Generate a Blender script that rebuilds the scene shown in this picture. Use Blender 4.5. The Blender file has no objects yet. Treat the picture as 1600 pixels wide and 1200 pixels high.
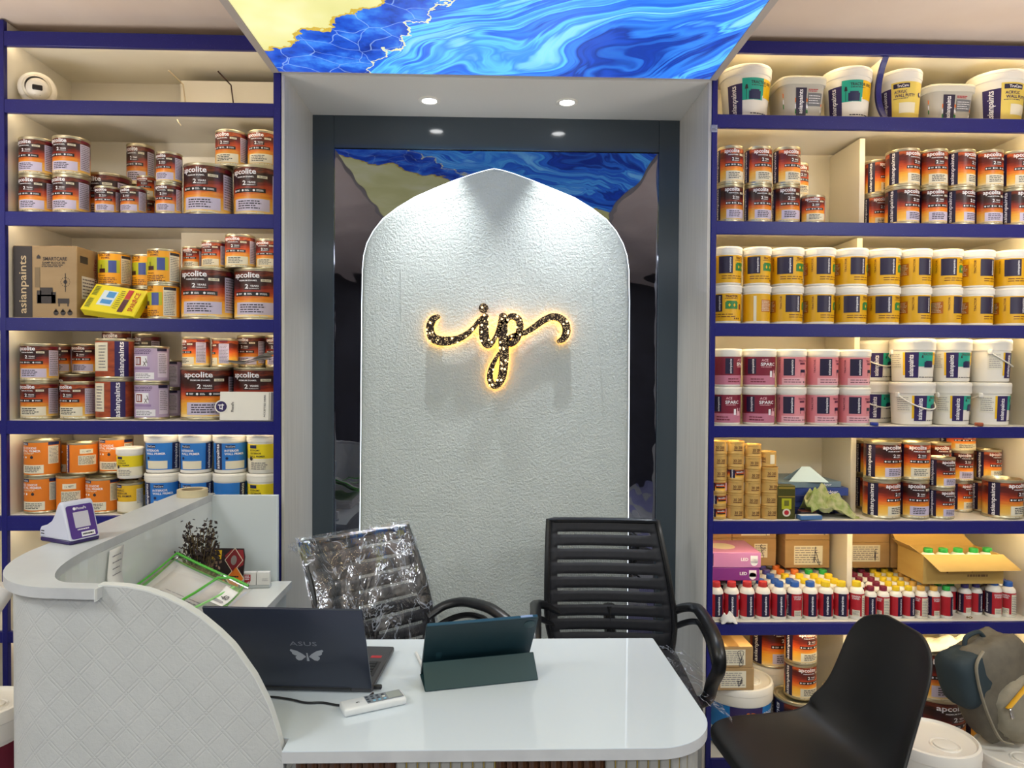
import bpy, bmesh, math, random
from mathutils import Vector, Matrix, noise as mnoise
random.seed(7)
C = bpy.context.scene
COL = C.collection
PI = math.pi
R_ = math.radians

# ------------------------------------------------------------------ camera
FPX = 1110.0
EYE = Vector((0, 0, 1.5))
CAM_ROT = Matrix.Rotation(-R_(1.65), 3, 'Z') @ Matrix.Rotation(R_(89.0), 3, 'X') @ Matrix.Rotation(R_(0.33), 3, 'Z')
cam_data = bpy.data.cameras.new('camera')
cam_data.sensor_fit = 'HORIZONTAL'
cam_data.sensor_width = 36.0
cam_data.lens = 36.0 * FPX / 1600.0
cam_data.clip_start = 0.05
cam = bpy.data.objects.new('camera', cam_data)
COL.objects.link(cam)
cam.matrix_world = Matrix.Translation(EYE) @ CAM_ROT.to_4x4()
C.camera = cam

# ------------------------------------------------------------------ world, exposure, room lamps, added ceiling fill
C.view_settings.view_transform = 'Standard'
C.view_settings.look = 'None'
C.view_settings.gamma = 1.0
C.view_settings.use_curve_mapping = False
C.view_settings.exposure = -0.15
world = bpy.data.worlds.new('world')
C.world = world
world.use_nodes = True
world.node_tree.nodes['Background'].inputs['Color'].default_value = (0.75, 0.82, 0.9, 1)
world.node_tree.nodes['Background'].inputs['Strength'].default_value = 0.12


def area(name, loc, size, power, color=(1, 1, 1), rot=(0, 0, 0), size_y=None):
    d = bpy.data.lights.new(name, 'AREA')
    d.energy = power
    d.color = color
    d.shape = 'RECTANGLE'
    d.size = size
    d.size_y = size_y or size
    o = bpy.data.objects.new(name, d)
    o.location = loc
    o.rotation_euler = rot
    COL.objects.link(o)
    return o


COOL = (0.93, 0.98, 1.0)
area('room_light', (-2.15, 0.5, 2.70), 0.6, 34, COOL)
area('room_light', (2.15, 0.5, 2.70), 0.6, 34, COOL)
area('room_light', (-0.62, -1.5, 2.70), 0.7, 42, COOL)
area('room_light', (0.62, -1.5, 2.70), 0.7, 42, COOL)
area('ceiling_fill', (-1.95, 1.45, 1.55), 0.7, 21, (1.0, 0.95, 0.9), (PI, 0, 0))  # unseen pair of fill lights, added only to brighten the ceiling
area('ceiling_fill', (1.95, 1.45, 1.55), 0.7, 21, (1.0, 0.95, 0.9), (PI, 0, 0))


# ------------------------------------------------------------------ pixel helpers (1600 x 1200 frame)
def ray(x, y):
    return CAM_ROT @ Vector(((x - 800) / FPX, -(y - 600) / FPX, -1.0))


def at(x, y, Y):
    d = ray(x, y)
    return EYE + d * (Y / d.y)


def onz(x, y, Z):
    d = ray(x, y)
    return EYE + d * ((Z - EYE.z) / d.z)


# ------------------------------------------------------------------ materials
def lin(c):
    if isinstance(c, str):
        c = tuple(int(c[i:i + 2], 16) for i in (0, 2, 4))
    out = []
    for v in c:
        v = v / 255.0
        out.append(v / 12.92 if v <= 0.04045 else ((v + 0.055) / 1.055) ** 2.4)
    return tuple(out) + (1.0,)


MATS = {}


def mat(name, color=None, rough=0.5, metal=0.0, emit=0.0, coat=0.0, spec=None):
    if name in MATS:
        return MATS[name]
    m = bpy.data.materials.new(name)
    m.use_nodes = True
    b = m.node_tree.nodes['Principled BSDF']
    col = lin(color)
    b.inputs['Base Color'].default_value = col
    b.inputs['Roughness'].default_value = rough
    b.inputs['Metallic'].default_value = metal
    if coat:
        b.inputs['Coat Weight'].default_value = coat
        b.inputs['Coat Roughness'].default_value = 0.03
    if spec is not None:
        b.inputs['Specular IOR Level'].default_value = spec
    if emit:
        b.inputs['Emission Color'].default_value = col
        b.inputs['Emission Strength'].default_value = emit
    MATS[name] = m
    return m


class NT:
    """small helper for building node trees"""
    def __init__(self, m):
        self.t = m.node_tree
        self.b = m.node_tree.nodes.get('Principled BSDF')
        self.out = m.node_tree.nodes.get('Material Output')

    def n(self, typ, **kw):
        nd = self.t.nodes.new(typ)
        for k, v in kw.items():
            if k in nd.inputs:
                nd.inputs[k].default_value = v
            else:
                setattr(nd, k, v)
        return nd

    def l(self, a, b):
        self.t.links.new(a, b)

    def coord(self, kind='Object', scale=(1, 1, 1), rot=(0, 0, 0), loc=(0, 0, 0)):
        tc = self.n('ShaderNodeTexCoord')
        mp = self.n('ShaderNodeMapping')
        mp.inputs['Scale'].default_value = scale
        mp.inputs['Rotation'].default_value = rot
        mp.inputs['Location'].default_value = loc
        self.l(tc.outputs[kind], mp.inputs['Vector'])
        return mp.outputs['Vector']

    def noise(self, vec, scale, detail=3, rough=0.5, dist=0.0):
        nd = self.n('ShaderNodeTexNoise')
        nd.inputs['Scale'].default_value = scale
        nd.inputs['Detail'].default_value = detail
        nd.inputs['Roughness'].default_value = rough
        nd.inputs['Distortion'].default_value = dist
        if vec is not None:
            self.l(vec, nd.inputs['Vector'])
        return nd

    def ramp(self, fac, stops, interp='LINEAR'):
        r = self.n('ShaderNodeValToRGB')
        r.color_ramp.interpolation = interp
        el = r.color_ramp.elements
        while len(el) < len(stops):
            el.new(0.5)
        for e, (p, c) in zip(el, stops):
            e.position = p
            e.color = lin(c) if not (isinstance(c, tuple) and len(c) == 4) else c
        self.l(fac, r.inputs['Fac'])
        return r.outputs['Color']

    def math(self, op, a, b=None, c=None):
        nd = self.n('ShaderNodeMath', operation=op)
        for i, v in enumerate((a, b, c)):
            if v is None:
                continue
            if isinstance(v, (int, float)):
                nd.inputs[i].default_value = v
            else:
                self.l(v, nd.inputs[i])
        return nd.outputs[0]

    def mix(self, fac, a, b):
        nd = self.n('ShaderNodeMix', data_type='RGBA')
        for idx, v in ((0, fac), (6, a), (7, b)):
            if isinstance(v, (int, float)):
                nd.inputs[idx].default_value = v
            elif isinstance(v, (tuple, str)):
                nd.inputs[idx].default_value = v if isinstance(v, tuple) and len(v) == 4 else lin(v)
            else:
                self.l(v, nd.inputs[idx])
        return nd.outputs[2]

    def bump(self, height, strength, dist=0.01):
        nd = self.n('ShaderNodeBump')
        nd.inputs['Strength'].default_value = strength
        nd.inputs['Distance'].default_value = dist
        self.l(height, nd.inputs['Height'])
        self.l(nd.outputs['Normal'], self.b.inputs['Normal'])
        return nd


def noisy(name, c1, c2, scale=8, rough=0.5, bump=0.0, bscale=None, stretch=(1, 1, 1), metal=0.0, coat=0.0, bdist=0.002, detail=4):
    """two-tone noise material with optional fine relief"""
    m = mat(name, c1, rough, metal, coat=coat)
    t = NT(m)
    v = t.coord('Object', stretch)
    nz = t.noise(v, scale, detail)
    t.l(t.ramp(nz.outputs['Fac'], [(0.3, c1), (0.7, c2)]), t.b.inputs['Base Color'])
    if bump:
        n2 = t.noise(t.coord('Object'), bscale or scale * 4, 5, 0.6)
        t.bump(n2.outputs['Fac'], bump, bdist)
    return m


WHITE = mat('white_plastic', 'ece8de', 0.35)
WHITE_PRINT = mat('white_print', 'f0eef2', 0.4)
LILAC_PRINT = mat('lilac_print', 'c9bfd6', 0.4)
CREAM_PRINT = mat('cream_print', 'e4dcc4', 0.45)
BLACK_PRINT = mat('black_print', '15100f', 0.4)
DARK_BROWN = mat('dark_brown_print', '3a1512', 0.4)
GREY_INK = mat('grey_ink', '6a6570', 0.5)
DARK_INK = mat('dark_ink', '2b2730', 0.5)
PURPLE = mat('purple_print', '2c1d58', 0.4)
DEEP_PURPLE = mat('deep_purple_print', '1d1438', 0.4)
TEAL = mat('teal_print', '1fa58f', 0.4)
YELLOW = mat('yellow_print', 'e9b90d', 0.4)
LEMON = mat('lemon_print', 'e6cf1c', 0.4)
ORANGE = mat('orange_print', 'd8731d', 0.4)
GREEN_PRINT = mat('green_print', '2c7c3a', 0.4)
LIME_PRINT = mat('lime_print', 'b3b31a', 0.4)
RED_PRINT = mat('red_print', 'b3202c', 0.4)
MAROON = mat('maroon_print', '6e1428', 0.4)
PINK = mat('pink_print', 'dd8791', 0.4)
PALE_PINK = mat('pale_pink_print', 'eab3bb', 0.4)
BLUE_PRINT = mat('blue_print', '1f63b4', 0.4)
NAVY_PRINT = mat('navy_print', '1b2350', 0.4)
LILAC = mat('lilac_label', 'b9a5c4', 0.4)
STEEL = mat('tin_steel', 'c9bfa0', 0.3, 0.85)
GOLD_TIN = mat('gold_tin', 'd9b066', 0.35, 0.35)
BLACK_PLASTIC = mat('black_plastic', '1b1b1e', 0.42)
CHROME = mat('chrome', 'd8d8d8', 0.15, 1.0)

# speckled navy laminate of the fascias
NAVY = mat('navy_laminate', '191b6c', 0.32, spec=0.35)
_t = NT(NAVY)
_v = _t.n('ShaderNodeTexVoronoi')
_v.inputs['Scale'].default_value = 160
_t.l(_t.coord('Object'), _v.inputs['Vector'])
_f = _t.math('LESS_THAN', _v.outputs['Distance'], 0.10)
_t.l(_t.mix(_f, '191b6c', '454ba8'), _t.b.inputs['Base Color'])
WHITE_LAM = noisy('white_laminate', 'dcd6c6', 'e4dfd2', 3, 0.4, stretch=(1, 1, 0.15))
JAMB_LAM = noisy('grained_white_laminate', 'bbb7af', 'c9c5bd', 14, 0.35, stretch=(6, 6, 0.25))

# wood-strand label of the enamel tins
def enamel_label(name, dark):
    m = mat(name, '8a3a20', 0.33)
    t = NT(m)
    g = t.coord('Generated')
    sep = t.n('ShaderNodeSeparateXYZ')
    t.l(g, sep.inputs[0])
    nz = t.noise(t.coord('Generated', (1.1, 1.1, 9)), 2.6, 4, 0.6, 0.8)
    n2 = t.noise(t.coord('Generated', (1, 1, 1)), 1.6, 2)
    z = t.math('ADD', sep.outputs['Z'], t.math('MULTIPLY', t.math('SUBTRACT', nz.outputs['Fac'], 0.5), 0.20))
    z = t.math('ADD', z, t.math('MULTIPLY', t.math('SUBTRACT', n2.outputs['Fac'], 0.5), 0.25))
    if dark:
        st = [(0.0, 'f0d9a0'), (0.10, 'f0bc4c'), (0.30, 'e8a22e'), (0.41, 'd8701f'), (0.50, 'b0401a'),
              (0.60, '7a2015'), (0.68, '3a100c'), (0.84, '1f0a0a'), (0.90, '7a3018'), (0.95, '3a130e'), (1.0, '8a3a1e')]
    else:
        st = [(0.0, 'f6e2b0'), (0.10, 'f4c662'), (0.30, 'f0b03a'), (0.41, 'e8842a'), (0.51, 'd85a22'),
              (0.62, 'a83718'), (0.70, '6a1e12'), (0.84, '4a150f'), (0.90, 'c05a28'), (0.95, '7a2a16'), (1.0, 'b04a22')]
    col = t.ramp(z, st)
    info = t.n('ShaderNodeObjectInfo')
    hs = t.n('ShaderNodeHueSaturation')
    t.l(col, hs.inputs['Color'])
    t.l(t.math('MULTIPLY_ADD', info.outputs['Random'], 0.3, 0.85), hs.inputs['Value'])
    t.l(hs.outputs['Color'], t.b.inputs['Base Color'])
    return m


ENAMEL = enamel_label('enamel_label', False)
ENAMEL_DARK = enamel_label('enamel_label_dark', True)


# ------------------------------------------------------------------ mesh builder
class MB:
    def __init__(self):
        self.v, self.f, self.m, self.mats = [], [], [], []

    def mi(self, m):
        if m not in self.mats:
            self.mats.append(m)
        return self.mats.index(m)

    def face(self, pts, m):
        i = len(self.v)
        self.v.extend(tuple(p) for p in pts)
        self.f.append(tuple(range(i, i + len(pts))))
        self.m.append(self.mi(m))

    def add(self, verts, faces, m, M=None):
        i = len(self.v)
        if M is not None:
            verts = [M @ Vector(p) for p in verts]
        self.v.extend(tuple(p) for p in verts)
        k = self.mi(m)
        for f in faces:
            self.f.append(tuple(i + a for a in f))
            self.m.append(k)
        return self

    def box(self, x0, x1, y0, y1, z0, z1, m, bev=0.0, M=None, seg=1):
        if bev <= 0:
            vs = [(x, y, z) for z in (z0, z1) for y in (y0, y1) for x in (x0, x1)]
            fs = [(0, 2, 3, 1), (4, 5, 7, 6), (0, 1, 5, 4), (2, 6, 7, 3), (0, 4, 6, 2), (1, 3, 7, 5)]
            return self.add(vs, fs, m, M)
        bm = bmesh.new()
        bmesh.ops.create_cube(bm, size=1)
        for v in bm.verts:
            v.co = Vector(((x0 + x1) / 2 + v.co.x * (x1 - x0), (y0 + y1) / 2 + v.co.y * (y1 - y0), (z0 + z1) / 2 + v.co.z * (z1 - z0)))
        bmesh.ops.bevel(bm, geom=bm.edges[:], offset=bev, segments=seg, profile=0.5, affect='EDGES')
        return self.bm(bm, m, M)

    def bm(self, bm, m, M=None):
        bm.verts.index_update()
        vs = [v.co.copy() for v in bm.verts]
        fs = [tuple(v.index for v in f.verts) for f in bm.faces]
        bm.free()
        return self.add(vs, fs, m, M)

    def lathe(self, prof, m, seg=28, M=None, rad=None):
        """prof: [(r, z)] bottom/outside to top; r == 0 closes to a point"""
        vs, fs, rings = [], [], []
        for r, z in prof:
            if r <= 1e-9:
                rings.append([len(vs)])
                vs.append((0, 0, z))
            else:
                ring = []
                for k in range(seg):
                    a = 2 * PI * k / seg
                    q = rad(a) if rad else 1.0
                    ring.append(len(vs))
                    vs.append((r * q * math.sin(a), -r * q * math.cos(a), z))
                rings.append(ring)
        for a, b in zip(rings, rings[1:]):
            for k in range(seg):
                k2 = (k + 1) % seg
                if len(a) == 1 and len(b) == 1:
                    break
                if len(a) == 1:
                    fs.append((a[0], b[k2], b[k]))
                elif len(b) == 1:
                    fs.append((a[k], a[k2], b[0]))
                else:
                    fs.append((a[k], a[k2], b[k2], b[k]))
        return self.add(vs, fs, m, M)

    def tube(self, pts, rad, m, seg=8, closed=False, M=None, flat=1.0, caps=True):
        pts = [Vector(p) for p in pts]
        n = len(pts)
        rads = rad if isinstance(rad, (list, tuple)) else [rad] * n
        vs, fs = [], []
        up = None
        for i, p in enumerate(pts):
            if closed:
                t = pts[(i + 1) % n] - pts[i - 1]
            else:
                t = pts[min(i + 1, n - 1)] - pts[max(i - 1, 0)]
            t.normalize()
            if up is None:
                up = Vector((0, 0, 1)) if abs(t.z) < 0.9 else Vector((0, 1, 0))
            s = t.cross(up)
            s.normalize()
            up = s.cross(t)
            up.normalize()
            for k in range(seg):
                a = 2 * PI * k / seg
                vs.append(p + s * (math.cos(a) * rads[i]) + up * (math.sin(a) * rads[i] * flat))
        rng = n if closed else n - 1
        for i in range(rng):
            j = (i + 1) % n
            for k in range(seg):
                k2 = (k + 1) % seg
                fs.append((i * seg + k, i * seg + k2, j * seg + k2, j * seg + k))
        if caps and not closed:
            fs.append(tuple(range(seg - 1, -1, -1)))
            fs.append(tuple((n - 1) * seg + k for k in range(seg)))
        return self.add(vs, fs, m, M)

    def prism(self, poly, m, f0, f1, side=None):
        """poly: 2D outline; f0/f1 map (a, b) to the 3D point of the two faces"""
        n = len(poly)
        A = [Vector(f0(a, b)) for a, b in poly]
        B = [Vector(f1(a, b)) for a, b in poly]
        self.add(A + B, [tuple(range(n)), tuple(range(2 * n - 1, n - 1, -1))], m)
        self.add(A + B, [(i, n + i, n + (i + 1) % n, (i + 1) % n) for i in range(n)], side or m)
        return self

    def mesh(self, name, smooth=40, fix=False, weld=False):
        me = bpy.data.meshes.new(name)
        me.from_pydata(self.v, [], self.f)
        for m in self.mats:
            me.materials.append(m)
        me.polygons.foreach_set('material_index', self.m)
        me.update()
        if fix or weld:
            bm = bmesh.new()
            bm.from_mesh(me)
            if weld:
                bmesh.ops.remove_doubles(bm, verts=bm.verts[:], dist=1e-5)
            bmesh.ops.recalc_face_normals(bm, faces=bm.faces[:])
            bm.to_mesh(me)
            bm.free()
        if smooth:
            me.polygons.foreach_set('use_smooth', [True] * len(me.polygons))
            me.set_sharp_from_angle(angle=R_(smooth))
        return me

    def obj(self, name, parent=None, smooth=40, fix=False, weld=False, **props):
        return link(name, self.mesh(name, smooth, fix, weld), parent, **props)


def link(name, data, parent=None, **props):
    o = bpy.data.objects.new(name, data)
    COL.objects.link(o)
    if parent is not None:
        o.parent = parent
    for k, v in props.items():
        o[k] = v
    return o


def thing(name, label, cat, loc=(0, 0, 0), rotz=0.0, group=None, scale=None):
    o = link(name, None)
    o.empty_display_size = 0.05
    o.location = loc
    o.rotation_euler = (0, 0, rotz)
    if scale:
        o.scale = (scale,) * 3 if isinstance(scale, (int, float)) else scale
    o['label'] = label
    o['category'] = cat
    if group:
        o['group'] = group
    return o


# ------------------------------------------------------------------ text and flat print
_TXT = {}


def text_mesh(s, fat=0.012):
    key = (s, fat)
    if key in _TXT:
        return _TXT[key]
    cu = bpy.data.curves.new('lettering', 'FONT')
    cu.body = s
    cu.size = 1.0
    cu.resolution_u = 2
    cu.offset = fat
    ob = bpy.data.objects.new('lettering', cu)
    me = bpy.data.meshes.new_from_object(ob)
    vs = [v.co.copy() for v in me.vertices]
    fs = [tuple(p.vertices) for p in me.polygons]
    bpy.data.objects.remove(ob)
    bpy.data.curves.remove(cu)
    bpy.data.meshes.remove(me)
    x0, x1 = min(v.x for v in vs), max(v.x for v in vs)
    y0, y1 = min(v.y for v in vs), max(v.y for v in vs)
    vs = [((v.x - (x0 + x1) / 2) / (x1 - x0), (v.y - (y0 + y1) / 2) / (y1 - y0)) for v in vs]
    _TXT[key] = (vs, fs)
    return _TXT[key]


class Print:
    """flat print on a surface. pos(a, b, off) gives the point, a and b in metres along the surface"""
    def __init__(self, pos, step=None):
        self.mb = MB()
        self.pos = pos
        self.step = step

    def patch(self, a0, a1, b0, b1, m, layer=1):
        n = max(1, math.ceil((a1 - a0) / self.step)) if self.step else 1
        vs, fs = [], []
        for i in range(n + 1):
            a = a0 + (a1 - a0) * i / n
            vs += [self.pos(a, b0, layer), self.pos(a, b1, layer)]
        for i in range(n):
            fs.append((2 * i, 2 * i + 2, 2 * i + 3, 2 * i + 1))
        self.mb.add(vs, fs, m)

    def band(self, b0, b1, m, layer=1, seg=48):
        vs, fs = [], []
        for k in range(seg):
            a = 2 * PI * self.R * k / seg
            vs += [self.pos(a, b0, layer), self.pos(a, b1, layer)]
        for k in range(seg):
            j = (k + 1) % seg
            fs.append((2 * k, 2 * j, 2 * j + 1, 2 * k + 1))
        self.mb.add(vs, fs, m)

    def poly(self, pts, m, layer=2):
        self.mb.face([self.pos(a, b, layer) for a, b in pts], m)

    def disc(self, a, b, r, m, layer=2, n=18):
        self.poly([(a + r * math.cos(2 * PI * i / n), b + r * math.sin(2 * PI * i / n)) for i in range(n)], m, layer)

    def text(self, s, a, b, w, h, m, layer=2, vert=False, fat=0.012):
        vs, fs = text_mesh(s, fat)
        if vert:
            pts = [self.pos(a - y * h, b + x * w, layer) for x, y in vs]
        else:
            pts = [self.pos(a + x * w, b + y * h, layer) for x, y in vs]
        self.mb.add(pts, fs, m)

    def lines(self, a0, a1, b0, b1, n, m, layer=2, fill=0.45, seed=0, vert=False):
        """rows of tiny print as broken dashes"""
        r = random.Random(seed + n)
        pitch = (b1 - b0) / n
        for i in range(n):
            b = b1 - (i + 0.5) * pitch
            a = a0
            end = a1 - r.random() * (a1 - a0) * 0.25
            while a < end:
                w = (a1 - a0) * (0.06 + 0.16 * r.random())
                e = min(a + w, end)
                self.patch(a, e, b - pitch * fill / 2, b + pitch * fill / 2, m, layer)
                a = e + (a1 - a0) * 0.03


LAY = 0.0006


def cyl_print(R, H=1.0, R1=None, sq=None, lh=0.0):
    """print on a (tapering) round wall; a is arc metres measured from the front"""
    R1 = R if R1 is None else R1

    def pos(a, b, off):
        u = a / R
        r = R + (R1 - R) * b / (H - lh)
        if sq:
            r *= sq(u)
        r += off * LAY
        return (r * math.sin(u), -r * math.cos(u), b)
    p = Print(pos, R * R_(7.5))
    p.R = R
    return p


def sqr(u, n=4.5):
    c, s = abs(math.cos(u)), abs(math.sin(u))
    return 1.0 / (c ** n + s ** n) ** (1.0 / n)


KIND = {}          # kind -> dict(parts=[(name, mesh)], R, H)


def reg(kind, R, H, **parts):
    rf = max(abs(v.co.x) for k, m in parts.items() if k in ('body', 'lid', 'label') for v in m.vertices) / R
    KIND[kind] = dict(R=R, H=H, rf=rf, parts=[(k, m) for k, m in parts.items()])

# ------------------------------------------------------------------ container kinds
def tin_shell(R, H, body=STEEL, seg=48):
    b = MB()
    b.lathe([(R * 0.9, 0.003), (R * 0.965, 0.003), (R * 0.975, 0.0), (R * 1.02, 0.001), (R * 1.025, 0.004), (R * 1.02, 0.007), (R, 0.009),
             (R, H - 0.009), (R * 1.02, H - 0.007), (R * 1.03, H - 0.004), (R * 1.02, H - 0.0005), (R * 0.97, H), (R * 0.94, H - 0.004),
             (R * 0.92, H - 0.006)], body, seg)
    b.lathe([(0, 0.003), (R * 0.9, 0.003)], body, seg)
    l = MB()
    l.lathe([(R * 0.93, H - 0.006), (R * 0.86, H - 0.007), (R * 0.84, H - 0.0035), (R * 0.80, H - 0.0025), (R * 0.77, H - 0.008), (0, H - 0.008)], body, seg)
    return b.mesh('tin_body'), l.mesh('tin_lid')


def tub_shell(R0, R1, H, lid=WHITE, body=WHITE, lh=0.026, seg=48, sq=None, lidR=1.06):
    b = MB()
    b.lathe([(0, 0), (R0 * 0.94, 0), (R0 + (R1 - R0) * 0.004 / (H - lh), 0.004), (R1, H - lh)], body, seg, rad=sq)
    l = MB()
    L = R1 * lidR
    l.lathe([(R1 * 0.99, H - lh - 0.004), (L * 0.985, H - lh - 0.004), (L, H - lh), (L, H - lh * 0.45), (L * 1.012, H - lh * 0.42), (L * 1.012, H - lh * 0.2),
             (L * 0.985, H - 0.002), (L * 0.93, H), (L * 0.90, H - 0.006), (L * 0.86, H - 0.0075), (0, H - 0.0075)], lid, seg, rad=sq)
    return b.mesh('tub_body'), l.mesh('tub_lid')


def bail(R, z, drop, tilt=0, wire=0.0028, m=WHITE, front=True):
    """bucket handle hanging from two ears"""
    b = MB()
    pts = []
    s = -1 if front else 1
    for i in range(19):
        a = PI * i / 18
        pts.append((R * 1.06 * math.cos(a), s * R * 1.09 * math.sin(a), z - drop * math.sin(a)))
    b.tube(pts, wire, m, 6)
    for sx in (-1, 1):
        b.box(sx * R * 1.06 - 0.006, sx * R * 1.06 + 0.006, -0.008, 0.008, z - 0.01, z + 0.01, m, 0.003)
    return b.mesh('bucket_handle')


def enamel_print(R, H, base, seed=0):
    p = cyl_print(R, H)
    d = lambda u: R * R_(u)
    p.band(0.011, H - 0.011, base)
    p.patch(d(-112), d(-76), 0.011, H - 0.011, DEEP_PURPLE, 2)
    p.text('asianpaints', d(-94), 0.49 * H, 0.82 * H, 0.30 * R, WHITE_PRINT, 3, vert=True, fat=0.02)
    p.text('apcolite', d(-20), 0.845 * H, 1.16 * R, 0.14 * H, WHITE_PRINT, 3, fat=0.02)
    p.text('PREMIUM ENAMEL', d(-14), 0.755 * H, 0.78 * R, 0.028 * H, WHITE_PRINT, 3, fat=0.02)
    p.patch(d(16), d(40), 0.735 * H, 0.785 * H, CREAM_PRINT, 2)
    p.text('GLOSS', d(28), 0.76 * H, 0.30 * R, 0.025 * H, DARK_INK, 3)
    p.patch(d(-24), d(16), 0.575 * H, 0.69 * H, DARK_BROWN, 2)
    p.text('2', d(-16), 0.64 * H, 0.15 * R, 0.085 * H, WHITE_PRINT, 3, fat=0.02)
    p.text('YEARS', d(2), 0.650 * H, 0.34 * R, 0.036 * H, WHITE_PRINT, 3, fat=0.02)
    p.text('WARRANTY', d(1), 0.60 * H, 0.38 * R, 0.022 * H, WHITE_PRINT, 3)
    p.patch(d(-50), d(36), 0.455 * H, 0.535 * H, BLACK_PRINT, 2)
    for u in (-45, -20, 8):
        p.disc(d(u), 0.495 * H, 0.022 * H, WHITE_PRINT, 3, 10)
    p.lines(d(-39), d(-27), 0.475 * H, 0.515 * H, 2, WHITE_PRINT, 3, 0.5, 3)
    p.lines(d(-14), d(-2), 0.475 * H, 0.515 * H, 2, WHITE_PRINT, 3, 0.5, 4)
    p.lines(d(14), d(31), 0.475 * H, 0.515 * H, 2, WHITE_PRINT, 3, 0.5, 5)
    p.patch(d(-46), d(46), 0.10 * H, 0.335 * H, LILAC_PRINT if base is ENAMEL_DARK else CREAM_PRINT, 2)
    p.lines(d(-34), d(26), 0.13 * H, 0.31 * H, 4, DARK_INK, 3, 0.45, seed)
    p.lines(d(-46), d(46), 0.045 * H, 0.075 * H, 1, CREAM_PRINT, 3, 0.8, seed + 1)
    p.patch(d(54), d(98), 0.14 * H, 0.82 * H, LILAC_PRINT, 2)
    p.lines(d(57), d(95), 0.17 * H, 0.80 * H, 13, GREY_INK, 3, 0.35, seed + 2)
    p.patch(d(58), d(92), 0.86 * H, 0.92 * H, MAROON, 2)
    return p.mb.mesh('enamel_label', 60)


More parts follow.
